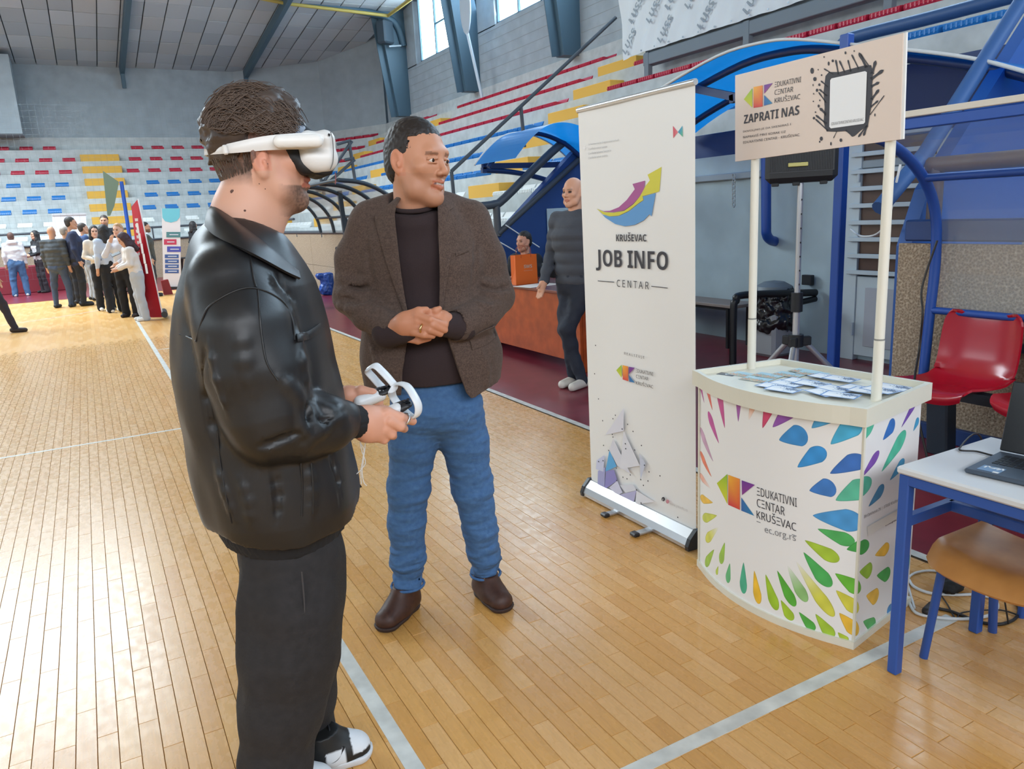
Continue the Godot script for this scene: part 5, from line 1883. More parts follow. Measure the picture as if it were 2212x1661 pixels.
func _counter() -> void:
	var t := thing("promo_counter", "white promotional counter printed with bright petal strokes", "counter", Vector3(2.3, 0, -1.94))
	var rng := RandomNumberGenerator.new()
	rng.seed = 3
	var W := 768
	var Hh := 832
	var top := 0.82
	var paper := hexc("ebebea")
	var f := Image.create(W, Hh, false, Image.FORMAT_RGB8)
	f.fill(paper)
	var sd := Image.create(448, Hh, false, Image.FORMAT_RGB8)
	sd.fill(paper)
	var A := Vector3(2.135, 0, -1.559)
	var B := Vector3(2.56, 0, -1.645)
	var sn := (B - A).cross(Vector3.UP).normalized()
	var put := func(img: Image, side: bool, zx: float, zy: float) -> Vector2:
		var v := zp([zx, zy], 1480, 760, 2.5164)
		if side:
			var q := on_plane(v.x, v.y, A, sn)
			return Vector2((q - A).dot((B - A).normalized()) / A.distance_to(B) * 448.0, (1.0 - q.y / top) * Hh)
		var q2 := on_counter(v.x, v.y)
		return Vector2((q2.z + 2.331) / 0.772 * W, (1.0 - q2.y / top) * Hh)
	var pet := [[103, 278, 80, 175, 14, "b8479c"], [148, 318, 108, 140, 24, "e0685c"], [215, 415, 182, 205, 27, "c64a90"], [183, 498, 128, 338, 25, "c24c9c"], [152, 597, 84, 425, 26, "c9a0bd"], [143, 680, 84, 552, 22, "ea7d60"], [140, 745, 80, 670, 20, "eeb09c", 1], [288, 380, 290, 195, 22, "a35cab"], [343, 375, 388, 225, 24, "ee9f78", 1], [420, 415, 475, 240, 32, "d04c72"], [475, 410, 580, 305, 34, "9459b0"], [687, 415, 800, 325, 38, "4fa3d6"], [510, 480, 630, 452, 50, "3f8fd0"], [790, 503, 922, 395, 40, "48afd8"], [610, 628, 738, 543, 38, "3a94d8"], [787, 662, 950, 585, 38, "3a70bd"], [675, 755, 785, 737, 43, "3f7cc5"], [818, 808, 985, 735, 48, "5cbfa0"], [693, 890, 925, 922, 52, "4a9bd8"], [720, 963, 895, 1030, 33, "4fb060"], [650, 1025, 812, 1123, 33, "a8c83f"], [643, 1090, 773, 1258, 34, "4cb05c"], [600, 1135, 793, 1422, 30, "d0d04f", 1], [555, 1160, 648, 1343, 28, "8fc07a", 1], [500, 1190, 586, 1368, 27, "58b040"], [437, 1210, 490, 1388, 28, "a0c838"], [375, 1190, 396, 1355, 25, "f0c23c"], [317, 1145, 315, 1300, 25, "48b490"], [243, 1150, 230, 1245, 20, "5cb878"], [215, 1037, 193, 1140, 23, "98c440"], [157, 1075, 112, 1155, 25, "9cc444"], [150, 820, 85, 795, 24, "f0c040"], [172, 890, 98, 905, 26, "c8cf48"], [180, 955, 115, 1022, 26, "d8d858", 1], [180, 1165, 170, 1205, 12, "b8cf48"], [520, 1350, 572, 1445, 26, "a8cc3c"], [618, 1415, 690, 1500, 24, "54b04c"], [708, 1425, 790, 1535, 28, "a4c840"], [830, 1525, 870, 1565, 18, "b8cf40"], [815, 1205, 945, 1290, 38, "68b83c"], [820, 1297, 935, 1400, 36, "d4cf4a"], [838, 1420, 935, 1520, 36, "f0c040"], [878, 1075, 990, 1055, 34, "44a850"]]
	for q in pet:
		var a: Vector2 = put.call(f, false, q[0], q[1])
		var b: Vector2 = put.call(f, false, q[2], q[3])
		petal(f, a, b, q[4] * 0.82 * 0.95, hexc(q[5]), q.size() > 6, rng)
	var sp := [[930, 525, 1020, 385, 30, "58bfa0"], [1075, 478, 1130, 390, 38, "3a78c4"], [1035, 372, 1078, 305, 24, "48a8d4"], [1135, 322, 1172, 272, 20, "3a78c4"], [1175, 410, 1258, 258, 22, "7a58b4"], [1068, 650, 1190, 450, 42, "54c0a0"], [958, 683, 1048, 552, 26, "8058b0"], [1113, 697, 1185, 598, 30, "48a0cc"], [818, 808, 1000, 715, 48, "5cbfa0"], [997, 840, 1073, 740, 32, "4a90b8"], [787, 662, 955, 580, 38, "3a70bd"], [693, 890, 925, 922, 52, "4a9bd8"], [880, 1080, 990, 1055, 36, "44a850"], [1032, 1105, 1100, 1065, 34, "f0c040"], [948, 1195, 1005, 1187, 40, "98c440"], [1042, 1215, 1105, 1208, 38, "44b058"], [815, 1205, 945, 1290, 38, "68b83c"], [985, 1325, 1040, 1330, 42, "f0c048"], [820, 1297, 935, 1400, 36, "d4cf4a"], [838, 1420, 935, 1520, 36, "f0c040"], [968, 1465, 1025, 1485, 36, "50b468"], [1150, 1390, 1105, 1402, 30, "3f8ac8"], [1200, 1340, 1190, 1290, 30, "58b0a0"], [1215, 1180, 1210, 1110, 24, "58b060"], [1240, 430, 1265, 370, 22, "48a0cc"]]
	for q in sp:
		var a: Vector2 = put.call(sd, true, q[0], q[1])
		var b: Vector2 = put.call(sd, true, q[2], q[3])
		petal(sd, a, b, q[4] * 0.75, hexc(q[5]), false, rng)
	var fm := mat("counter_print", Color.WHITE, 0.4)
	fm.albedo_texture = ImageTexture.create_from_image(f)
	var sm := mat("counter_side_print", Color.WHITE, 0.4)
	sm.albedo_texture = ImageTexture.create_from_image(sd)
	var b := MB.new().sheet(20, 1, func(u, v): var z := lerpf(-2.331, -1.559, u); return Vector3(cx_of(z), v * top + 0.001, z))
	# flip v for the picture
	for i in b.uv.size(): b.uv[i] = Vector2(b.uv[i].x, 1.0 - b.uv[i].y)
	part(t, "front_print", b.mesh(), fm)
	b = MB.new()
	b.quadn([A, B, B + Vector3(0, top, 0), A + Vector3(0, top, 0)], [-sn, -sn, -sn, -sn] if sn.dot(EYE - A) < 0 else [sn, sn, sn, sn], [Vector2(0, 1), Vector2(1, 1), Vector2(1, 0), Vector2(0, 0)])
	part(t, "side_print", b.mesh(), sm)
	b = MB.new()
	var L0 := Vector3(2.131, 0, -2.331)
	var L1 := Vector3(2.52, 0, -2.26)
	var up := Vector3(0, top, 0)
	b.quad(L1, L0, L0 + up, L1 + up)
	b.quad(B, L1, L1 + up, B + up)
	var cream := mat("counter_cream", hexc("dcdacb"), 0.35)
	part(t, "body", b.mesh(), mat("counter_white", hexc("e6e6e4"), 0.45))
	# base plinth and corner posts
	var outline := func(grow: float) -> PackedVector2Array:
		var o := PackedVector2Array()
		for i in 17:
			var z := lerpf(-2.331 - grow, -1.559 + grow, i / 16.0)
			o.append(Vector2(cx_of(clampf(z, -2.331, -1.559)) - grow, z))
		o.append(Vector2(B.x + grow, B.z + grow))
		o.append(Vector2(L1.x + grow, L1.z - grow))
		return o
	var flat := Transform3D(Basis(Vector3.RIGHT, Vector3(0, 0, 1), Vector3.DOWN), Vector3.ZERO)
	b = MB.new().prism(outline.call(0.008), 0.028, Transform3D(flat.basis, Vector3(0, 0.028, 0)))
	part(t, "plinth", b.mesh(), cream)
	for c in [A, L0]:
		b = MB.new().box(at(c + Vector3(-0.001, top * 0.5, 0)), Vector3(0.008, top, 0.008))
		part(t, "corner_strip", b.mesh(), cream)
	# tray top: floor and raised rim
	b = MB.new().prism(outline.call(0.018), 0.02, Transform3D(flat.basis, Vector3(0, 0.852, 0)))
	part(t, "tray", b.mesh(), cream)
	var ol: PackedVector2Array = outline.call(0.022)
	b = MB.new()
	for i in ol.size():
		var p := ol[i]; var q := ol[(i + 1) % ol.size()]
		var il: PackedVector2Array = outline.call(0.004)
		var ip := il[i]; var iq := il[(i + 1) % il.size()]
		var y0 := 0.81; var y1 := 0.872
		b.quad(Vector3(q.x, y0, q.y), Vector3(p.x, y0, p.y), Vector3(p.x, y1, p.y), Vector3(q.x, y1, q.y))
		b.quad(Vector3(q.x, y1, q.y), Vector3(p.x, y1, p.y), Vector3(ip.x, y1, ip.y), Vector3(iq.x, y1, iq.y))
		b.quad(Vector3(ip.x, y0, ip.y), Vector3(iq.x, y0, iq.y), Vector3(iq.x, y1, iq.y), Vector3(ip.x, y1, ip.y))
		b.quad(Vector3(p.x, y0, p.y), Vector3(q.x, y0, q.y), Vector3(iq.x, y0, iq.y), Vector3(ip.x, y0, ip.y))
	part(t, "rim", b.mesh(), cream)
	# logo and lettering on the front
	var ink := mat("ink_dark", hexc("35343c"), 0.6)
	var P := Vector3(2.04, 0, -1.95)
	var n := Vector3(-1, 0, 0)
	var bend := func(w: Vector3) -> Vector3:
		# slide along the line of sight onto the curved face
		var d := w - EYE
		var q := w
		for i in 4: q = EYE + d * (cx_of(q.z) / d.x)
		return q + Vector3(-0.0015, 0, 0)
	var o := [1480.0, 760.0, 2.5164]
	logo(t, [[[175, 713], [232, 663], [232, 826]], [[237, 667], [300, 690], [300, 858], [237, 830]], [[310, 697], [382, 722], [312, 778]], [[308, 790], [378, 890], [308, 862]]], o[0], o[1], o[2], P, n, bend)
	var tx := func(s: String, bl: Array, br: Array, tl: Array, m: Material):
		print_text(t, s, zp(bl, 1480, 760, 2.5164), zp(br, 1480, 760, 2.5164), zp(tl, 1480, 760, 2.5164), P, n, m, false, bend)
	tx.call("ΞDUKATIVNI", [393, 778], [611, 843], [393, 734], ink)
	tx.call("CΞNTAR", [393, 840], [545, 890], [393, 796], ink)
	tx.call("KRUŠΞVAC", [392, 903], [608, 975], [392, 848], ink)
	tx.call("ec.org.rs", [437, 990], [606, 1040], [437, 955], mat("ink_mid", hexc("77777c"), 0.6))
	print_poly(t, "rule", [[391, 918], [608, 999], [608, 1003], [391, 922]], o[0], o[1], o[2], P, n, mat("ink_mid", Color.WHITE), 0.001, bend)
	print_text(t, "Birčaninova 26 | 37000 Kruševac", zp([970, 910], 1480, 760, 2.5164), zp([1166, 812], 1480, 760, 2.5164), zp([968, 888], 1480, 760, 2.5164), A, sn, mat("ink_mid", Color.WHITE))
	print_text(t, "office@ec.org.rs", zp([1085, 955], 1480, 760, 2.5164), zp([1180, 905], 1480, 760, 2.5164), zp([1083, 930], 1480, 760, 2.5164), A, sn, ink, true)
	print_poly(t, "tape_strip", [[985, 950], [1165, 850], [1165, 895], [990, 1000]], o[0], o[1], o[2], A, sn, mat("tape_white", hexc("e6e4dc"), 0.5), 0.003)
	# poles and sign
	var s := thing("promo_sign", "cream sign board on two white poles over the counter reading ZAPRATI NAS", "sign", Vector3(2.33, 0.852, -1.95))
	var pole := mat("pole_white", hexc("e0ddd0"), 0.35)
	var pl := Vector3(2.375, 0.852, -2.285)
	var pr := Vector3(2.297, 0.852, -1.64)
	for q in [[pl, 1.72], [pr, 1.72]]:
		b = MB.new()
		b.tube(arr([q[0], Vector3(q[0].x, 1.06, q[0].z)]), 0.0175, 14)
		b.tube(arr([Vector3(q[0].x, 1.064, q[0].z), Vector3(q[0].x, q[1], q[0].z)]), 0.0165, 14)
		var po := part(s, "pole", b.mesh(), pole)
		b = MB.new().tube(arr([Vector3(q[0].x, 1.058, q[0].z), Vector3(q[0].x, 1.066, q[0].z)]), 0.0168, 14)
		part(po, "joint_ring", b.mesh(), mat("ring_grey", hexc("8a8a84"), 0.5))
	var dir := (pr - pl).normalized()
	var sn2 := dir.cross(Vector3.UP).normalized()
	if sn2.dot(EYE - pl) < 0: sn2 = -sn2
	var S := pl + sn2 * 0.022
	var c0 := on_plane(1588, 349, S, sn2)
	var c1 := on_plane(1944, 301, S, sn2)
	var c2 := on_plane(1951, 71, S, sn2)
	var c3 := on_plane(1588, 163, S, sn2)
	b = MB.new()
	var bk := -sn2 * 0.012
	var front := [c0, c1, c2, c3]
	b.quad(c0, c1, c2, c3)
	b.quad(c1 + bk, c0 + bk, c3 + bk, c2 + bk)
	for i in 4:
		b.quad(front[i] + bk, front[(i + 1) % 4] + bk, front[(i + 1) % 4], front[i])
	part(s, "board", b.mesh(), mat("sign_cream", hexc("ddccc0"), 0.55))
	b = MB.new().bar(c1 + bk * 0.5 + dir * 0.002, c2 + bk * 0.5 + dir * 0.002, 0.014, 0.006)
	part(s, "board_edge", b.mesh(), mat("foam_white", hexc("e8eaea"), 0.6))
	o = [1480.0, 0.0, 3.0219]
	logo(s, [[[385, 648], [440, 575], [440, 702]], [[448, 568], [507, 557], [507, 695], [448, 704]], [[517, 555], [574, 542], [517, 612]], [[517, 620], [572, 675], [516, 690]]], o[0], o[1], o[2], S, sn2)
	var ts := func(txt: String, bl: Array, br: Array, tl: Array, bold: bool):
		print_text(s, txt, zp(bl, 1480, 0, 3.0219), zp(br, 1480, 0, 3.0219), zp(tl, 1480, 0, 3.0219), S, sn2, ink, bold)
	ts.call("ΞDUKATIVNI", [585, 570], [757, 535], [585, 537], false)
	ts.call("CΞNTAR", [585, 620], [706, 598], [585, 588], false)
	ts.call("KRUŠΞVAC", [585, 672], [752, 645], [585, 632], false)
	ts.call("ZAPRATI NAS", [385, 808], [745, 748], [385, 752], true)
	ts.call("DOVOLJNO JE DA SKENIRAŠ I", [380, 868], [692, 820], [380, 850], false)
	ts.call("NAPRAVIŠ PRVI KORAK UZ", [380, 903], [657, 866], [380, 885], false)
	ts.call("EDUKATIVNI CENTAR - KRUŠEVAC", [381, 938], [748, 887], [381, 918], false)
	# ink splash round a white card (the code on the card is left out)
	print_poly(s, "splash", [[918, 495], [940, 470], [1010, 470], [1120, 440], [1180, 425], [1215, 425], [1228, 470], [1222, 560], [1225, 650], [1205, 760], [1195, 820], [1150, 850], [1105, 890], [1060, 855], [990, 860], [925, 858], [905, 800], [912, 700], [905, 600]], o[0], o[1], o[2], S, sn2, ink, 0.0012)
	var dabs := [[830, 462, 12, 20], [848, 516, 11, 14], [877, 553, 7, 9], [862, 589, 8, 11], [873, 692, 7, 10], [842, 771, 8, 9], [890, 905, 10, 14], [953, 938, 5, 12], [1018, 915, 9, 12], [938, 415, 6, 14], [965, 397, 8, 9], [1048, 345, 6, 10], [908, 372, 4, 6], [1105, 333, 4, 6], [836, 555, 3, 8], [840, 612, 4, 5], [838, 662, 4, 5], [852, 732, 4, 6], [1240, 750, 4, 10], [880, 925, 5, 7], [880, 655, 4, 6], [870, 455, 4, 5], [892, 490, 5, 6]]
	for d in dabs:
		var pts := []
		for i in 10: pts.append([d[0] + d[2] * cos(TAU * i / 10), d[1] + d[3] * sin(TAU * i / 10)])
		print_poly(s, "ink_drop", pts, o[0], o[1], o[2], S, sn2, ink, 0.0012)
	var runs := [[1225, 470, 1243, 405, 16], [1180, 430, 1140, 352, 16], [1200, 430, 1145, 350, 7], [1130, 440, 1090, 360, 8], [1225, 510, 1288, 462, 17], [1225, 560, 1262, 540, 14], [1225, 640, 1262, 590, 14], [1222, 690, 1258, 660, 10], [1215, 740, 1300, 625, 5], [925, 560, 890, 530, 8], [920, 620, 880, 585, 9], [915, 660, 875, 605, 8], [915, 740, 885, 710, 14], [915, 800, 858, 755, 10], [925, 845, 855, 780, 8], [960, 480, 910, 450, 7], [1000, 475, 985, 395, 9], [1040, 465, 1010, 400, 9], [1080, 455, 1065, 395, 8], [1180, 830, 1135, 890, 10], [1185, 830, 1168, 880, 12], [990, 860, 970, 900, 4], [1060, 858, 1095, 888, 9]]
	for d in runs:
		var a := Vector2(d[0], d[1]); var e := Vector2(d[2], d[3])
		var u := (e - a).normalized()
		var w := Vector2(-u.y, u.x) * float(d[4])
		var pts := []
		for q in [a - u * 12 + w * 0.8, a + w * 0.5, a.lerp(e, 0.5) + w * 0.45, a.lerp(e, 0.85) + w * 0.7, e + w * 0.55, e + u * float(d[4]) * 0.7, e - w * 0.55, a.lerp(e, 0.85) - w * 0.7, a.lerp(e, 0.5) - w * 0.45, a - w * 0.5, a - u * 12 - w * 0.8]: pts.append([q.x, q.y])
		print_poly(s, "ink_run", pts, o[0], o[1], o[2], S, sn2, ink, 0.0012)
	print_poly(s, "card", [[950, 525], [958, 512], [1178, 464], [1190, 472], [1178, 798], [1168, 808], [955, 838], [944, 828]], o[0], o[1], o[2], S, sn2, mat("card_white", hexc("e9ebee"), 0.5), 0.0022)
	print_text(s, "EDUKATIVNICENTAR.KRUSEVAC", zp([956, 818], 1480, 0, 3.0219), zp([1166, 788], 1480, 0, 3.0219), zp([956, 800], 1480, 0, 3.0219), S + sn2 * 0.002, sn2, mat("ink_mid", Color.WHITE))
	_leaflets()

func _leaflets() -> void:
	var rng := RandomNumberGenerator.new()
	rng.seed = 14
	var pics := []
	for k in 3:
		var im := Image.create(128, 88, false, Image.FORMAT_RGB8)
		if k == 0:
			im.fill(hexc("3f7fc8"))
			im.fill_rect(Rect2i(5, 5, 118, 78), hexc("e4ebf2"))
			im.fill_rect(Rect2i(8, 40, 60, 40), hexc("f4f6f8"))
			for i in 300:
				var x := int(70 + rng.randfn(20, 16)); var y := int(20 + rng.randfn(8, 9))
				im.fill_rect(Rect2i(clampi(x, 6, 118), clampi(y, 6, 78), 4, 3), hexc(["2f3a52", "5d7fae", "8aa0bc", "41506c"][rng.randi() % 4]))
		elif k == 1:
			im.fill(hexc("a9cddb"))
			for i in 420:
				var y := int(absf(rng.randfn(66, 12)))
				im.fill_rect(Rect2i(rng.randi() % 120, clampi(y, 30, 82), 6, 4), hexc(["c9856a", "8fae86", "c66a62", "d9b27a", "7fa58c"][rng.randi() % 5]))
			for i in 9: im.fill_rect(Rect2i(20 + i * 9, 36 + (i * 7) % 6, 6, 4), hexc("28384a"))
		else:
			im.fill(hexc("232c40"))
			im.fill_rect(Rect2i(50, 34, 12, 12), hexc("e8eaee"))
			im.fill_rect(Rect2i(64, 34, 12, 12), hexc("e8eaee"))
			im.fill_rect(Rect2i(57, 46, 12, 12), hexc("e8eaee"))
		var m := mat("leaflet_%d" % k, Color.WHITE, 0.35)
		m.albedo_texture = ImageTexture.create_from_image(im)
		pics.append(m)
	# zoom window 1500,760 at 4.424: centre, size, turn, picture
	var lay := [[310, 213, 2, 0.10, 0.055, 0.25], [470, 215, 1, 0.15, 0.1, 0.1], [590, 260, 1, 0.15, 0.1, 0.2], [700, 225, 1, 0.15, 0.1, 0.12], [900, 215, 1, 0.15, 0.1, 0.15], [1060, 185, 1, 0.15, 0.1, 0.05], [1130, 205, 1, 0.15, 0.1, 0.3], [760, 325, 0, 0.16, 0.1, 0.1], [890, 300, 0, 0.16, 0.1, 0.08], [1010, 275, 0, 0.16, 0.1, 0.12], [850, 355, 0, 0.16, 0.1, 0.2], [1120, 300, 0, 0.16, 0.1, 0.16], [1260, 235, 0, 0.16, 0.1, 0.05], [1400, 255, 0, 0.16, 0.1, 0.1], [1230, 385, 0, 0.16, 0.1, -0.2], [1340, 350, 0, 0.16, 0.1, -0.1], [1400, 410, 0, 0.16, 0.1, 0.3], [1560, 345, 0, 0.16, 0.1, 0.0], [1650, 370, 0, 0.16, 0.1, 0.15], [1780, 360, 0, 0.16, 0.1, -0.05], [1900, 335, 0, 0.16, 0.1, 0.1]]
	var names := ["blue framed photo card", "pale blue leaflet with colourful print", "small dark card with a white emblem"]
	for i in lay.size():
		var l: Array = lay[i]
		var p := on_y(1500 + l[0] / 4.424, 760 + l[1] / 4.424, 0.853 + i * 0.0007)
		var b := MB.new()
		var w: float = l[3] * 0.75
		var h: float = l[4] * 0.75
		var bs := Basis(Vector3.UP, -PI * 0.5 + l[5])
		var x := Transform3D(bs, p)
		b.quadn([x * Vector3(-w * 0.5, 0, h * 0.5), x * Vector3(w * 0.5, 0, h * 0.5), x * Vector3(w * 0.5, 0, -h * 0.5), x * Vector3(-w * 0.5, 0, -h * 0.5)], [Vector3.UP, Vector3.UP, Vector3.UP, Vector3.UP], [Vector2(0, 1), Vector2(1, 1), Vector2(1, 0), Vector2(0, 0)])
		b.box(x.translated(Vector3(0, -0.0004, 0)), Vector3(w, 0.0006, h))
		solo(["photo_card", "leaflet", "emblem_card"][l[2]], b.mesh(), pics[l[2]], names[l[2]] + " lying on the counter tray", "card", names[l[2]] + "s on the counter")

func _table() -> void:
	var blue := mat("table_blue", hexc("2a53a0"), 0.4)
	var t := thing("school_table", "white topped school table with a blue square tube frame", "table", Vector3(2.35, 0, -0.8))
	var b := MB.new()
	b.box(at(Vector3(2.35, 0.705, -0.80)), Vector3(0.50, 0.024, 1.235), 0.006)
	part(t, "tabletop", b.mesh(), mat("laminate_white", hexc("d4d6d8"), 0.25))
	var X0 := 2.125; var X1 := 2.575; var Z0 := -1.395; var Z1 := -0.2
	for x in [X0, X1]:
		for z in [Z0, Z1]:
			b = MB.new().bar(Vector3(x, 0.0, z), Vector3(x, 0.692, z), 0.034, 0.034, 0.004)
			part(t, "leg", b.mesh(), blue)
	for x in [X0, X1]:
		b = MB.new().bar(Vector3(x, 0.675, Z0), Vector3(x, 0.675, Z1), 0.03, 0.034, 0.003)
		part(t, "apron", b.mesh(), blue)
	for z in [Z0, Z1]:
		b = MB.new().bar(Vector3(X0, 0.675, z), Vector3(X1, 0.675, z), 0.03, 0.034, 0.003)
		part(t, "apron", b.mesh(), blue)
		b = MB.new().bar(Vector3(X0, 0.535, z), Vector3(X1, 0.535, z), 0.03, 0.034, 0.003)
		part(t, "stretcher", b.mesh(), blue)
	b = MB.new().bar(Vector3(2.36, 0.535, Z0), Vector3(2.36, 0.535, Z1), 0.03, 0.034, 0.003)
	part(t, "stretcher", b.mesh(), blue)
	# wooden chair pushed under the table
	var c := thing("school_chair", "bent beech chair seat on slanting blue legs pushed under the table", "chair", Vector3(2.33, 0, -1.12))
	var beech := mat("beech_seat", hexc("c48a4c"), 0.35)
	triplanar(beech, noise_tex(0.01, Color(0.85, 0.82, 0.78), Color(1, 1, 1), 256, 101), 2.5)
	b = MB.new().sheet(14, 10, func(u, v):
		var x := lerpf(2.17, 2.52, v)
		var z := lerpf(-1.375, -0.985, u)
		var y := 0.445 - 0.02 * sin(PI * u) - (0.05 * pow(maxf(0.0, (0.22 - v) / 0.22), 2.0))
		var inset := 0.05 * pow(absf(u - 0.5) * 2.0, 6.0)
		return Vector3(x + inset * (1.0 - v), y, z), 0.014)
	part(c, "seat", b.mesh(), beech)
	for q in [[Vector3(2.28, 0, -1.395), Vector3(2.25, 0.42, -1.33)], [Vector3(2.62, 0, -1.36), Vector3(2.47, 0.42, -1.3)], [Vector3(2.26, 0, -0.96), Vector3(2.25, 0.42, -1.03)], [Vector3(2.62, 0, -0.98), Vector3(2.47, 0.42, -1.04)]]:
		b = MB.new().tube(arr([q[0], q[1]]), 0.0145, 10, true, 0.8)
		part(c, "leg", b.mesh(), blue)
	for z in [-1.345, -1.03]:
		b = MB.new().tube(arr([Vector3(2.24, 0.415, z), Vector3(2.5, 0.415, z)]), 0.012, 8)
		part(c, "seat_rail", b.mesh(), blue)
	# another chair beyond the table
	c = thing("school_chair", "orange beech chair back showing beyond the laptop", "chair", Vector3(2.9, 0, -1.2))
	b = MB.new().sheet(6, 6, func(u, v): return Vector3(2.78 + 0.03 * pow(u * 2.0 - 1.0, 2.0), lerpf(0.62, 0.80, v), lerpf(-1.0, -1.37 + 0.02 * pow(v, 6.0), u)), 0.012)
	part(c, "backrest", b.mesh(), mat("beech_orange", hexc("c98a3c"), 0.4))
	b = MB.new().sheet(6, 6, func(u, v): return Vector3(lerpf(2.8, 3.14, v), 0.44, lerpf(-1.36, -1.0, u)), 0.014)
	part(c, "seat", b.mesh(), beech)
	for q in [Vector3(2.8, 0, -1.36), Vector3(2.8, 0, -1.0), Vector3(3.12, 0, -1.36), Vector3(3.12, 0, -1.0)]:
		b = MB.new().tube(arr([q, q + Vector3(0, 0.43 if q.x > 3.0 else 0.7, 0)]), 0.013, 8)
		part(c, "leg", b.mesh(), blue)
	# laptop
	var lp := thing("laptop", "open grey laptop with stickers beside the keyboard", "laptop", Vector3(2.32, 0.717, -1.1))
	var yaw := 0.12
	var lb := Basis(Vector3.UP, yaw)
	var lo := Vector3(2.33, 0.717, -1.105)
	var body := mat("laptop_grey", hexc("4d5866"), 0.4, 0.3)
	b = MB.new().box(Transform3D(lb, lo + Vector3(0, 0.009, 0)), Vector3(0.235, 0.014, 0.345), 0.004)
	part(lp, "base", b.mesh(), body)
	b = MB.new()
	for i in 5:
		for j in 14:
			b.box(Transform3D(lb, lo + Vector3(0, 0.0165, 0) + lb * Vector3(-0.01 + i * 0.021, 0, -0.13 + j * 0.02)), Vector3(0.017, 0.002, 0.016))
	part(lp, "keyboard", b.mesh(), mat("keys", hexc("20242a"), 0.5))
	b = MB.new()
	var hb := lb * Basis(Vector3.BACK, 0.22)
	b.box(Transform3D(lb * Basis(Vector3.BACK, -0.25), lo + lb * Vector3(0.145, 0.125, 0)), Vector3(0.008, 0.22, 0.345), 0.003)
	part(lp, "screen", b.mesh(), mat("screen_black", hexc("15171b"), 0.25))
	b = MB.new()
	b.box(Transform3D(lb, lo + Vector3(0, 0.0167, 0) + lb * Vector3(-0.075, 0, -0.115)), Vector3(0.05, 0.0006, 0.06))
	part(lp, "sticker", b.mesh(), mat("sticker_blue", hexc("6d8db0"), 0.4))
	for i in 6:
		b = MB.new().box(Transform3D(lb * Basis(Vector3.UP, i * 0.7), lo + Vector3(0, 0.0172, 0) + lb * Vector3(-0.066 + 0.006 * (i % 2), 0, -0.135 + i * 0.009)), Vector3(0.016, 0.0006, 0.005))
		part(lp, "sticker_mark", b.mesh(), mat("sticker_white", hexc("dfe2e4"), 0.5))
	b = MB.new().box(Transform3D(lb, lo + Vector3(0, 0.0168, 0) + lb * Vector3(-0.096, 0, -0.095)), Vector3(0.012, 0.0006, 0.016))
	part(lp, "sticker", b.mesh(), mat("sticker_white", Color.WHITE))
	b = MB.new().tube(smooth_path([on_y(2192, 990, 0.722), on_y(2150, 985, 0.722), on_y(2110, 975, 0.722), on_y(2072, 970, 0.722), Vector3(2.62, 0.70, -1.46), Vector3(2.66, 0.4, -1.42), Vector3(2.7, 0.01, -1.35)], 6), 0.003, 6)
	solo("laptop_cable", b.mesh(), mat("cable_black", Color.WHITE), "thin black cable from the laptop over the table's edge", "cable")
	# cables and adapters on the floor under the table
	var fl := func(pts: Array, y := 0.006) -> Array:
		var o := []
		for q in pts: o.append(on_y(1800 + q[0] / 2.68, 880 + q[1] / 2.68, y))
		return o
	var wh := mat("cable_white", Color.WHITE)
	var bk := mat("cable_black", Color.WHITE)
	b = MB.new()
	b.tube(smooth_path(fl.call([[470, 1160], [440, 1060], [430, 1000], [470, 960], [560, 945], [640, 960]]), 6), 0.005, 6)
	solo("floor_cable", b.mesh(), wh, "white cable looping on the floor beside the counter", "cable")
	b = MB.new()
	b.tube(smooth_path(fl.call([[440, 1130], [480, 1190], [600, 1215], [760, 1225], [900, 1205], [950, 1160], [930, 1110], [830, 1085], [700, 1085], [560, 1075], [470, 1040], [440, 1000]]), 6), 0.006, 6)
	solo("floor_cable", b.mesh(), wh, "white extension lead coiled under the chair", "cable")
	b = MB.new()
	b.tube(smooth_path(fl.call([[610, 1165], [680, 1180], [760, 1210], [860, 1245], [970, 1255], [1050, 1225], [1075, 1170], [1040, 1110], [960, 1070], [860, 1040]]), 6), 0.006, 6)
	solo("floor_cable", b.mesh(), bk, "black power lead curling behind the chair legs", "cable")
	b = MB.new()
	b.tube(smooth_path(fl.call([[610, 1070], [660, 1140], [710, 1225], [740, 1190], [860, 1175], [980, 1175], [1090, 1210]]), 6), 0.003, 5)
	solo("floor_cable", b.mesh(), bk, "thin black wire crossing the white line", "cable")
	var s := SDF.new()
	var pc := on_y(1800 + 555.0 / 2.68, 880 + 1160.0 / 2.68, 0.018)
	s.cap(pc + Vector3(-0.03, 0, 0.01), pc + Vector3(0.03, 0, -0.01), 0.017, 0.012, 0.01)
	solo("plug", s.run(0.005), bk, "black power plug at the end of the white lead", "plug")
	s = SDF.new()
	var bg := on_y(1800 + 680.0 / 2.68, 880 + 1020.0 / 2.68, 0.03)
	s.ball(bg, Vector3(0.075, 0.03, 0.05), Basis(Vector3.UP, 0.4), 0.02)
	var nz := FastNoiseLite.new()
	nz.seed = 21
	nz.frequency = 18.0
	s.noise = nz
	s.amp = 0.012
	s.cut(bg - Vector3(0, 0.029, 0), Vector3.DOWN)
	solo("cable_pouch", s.run(0.006), mat("case_black", Color.WHITE), "small black pouch among the cables on the floor", "pouch")
	s = SDF.new()
	var pb := on_y(1800 + 735.0 / 2.68, 880 + 985.0 / 2.68, 0.045)
	s.cap(pb + Vector3(-0.05, 0.02, -0.03), pb + Vector3(0.03, 0.0, 0.03), 0.022, 0.016, 0.01).cap(pb + Vector3(-0.02, 0.02, -0.06), pb + Vector3(0.04, 0.01, 0.0), 0.02, 0.012, 0.01)
	s.noise = nz
	s.amp = 0.014
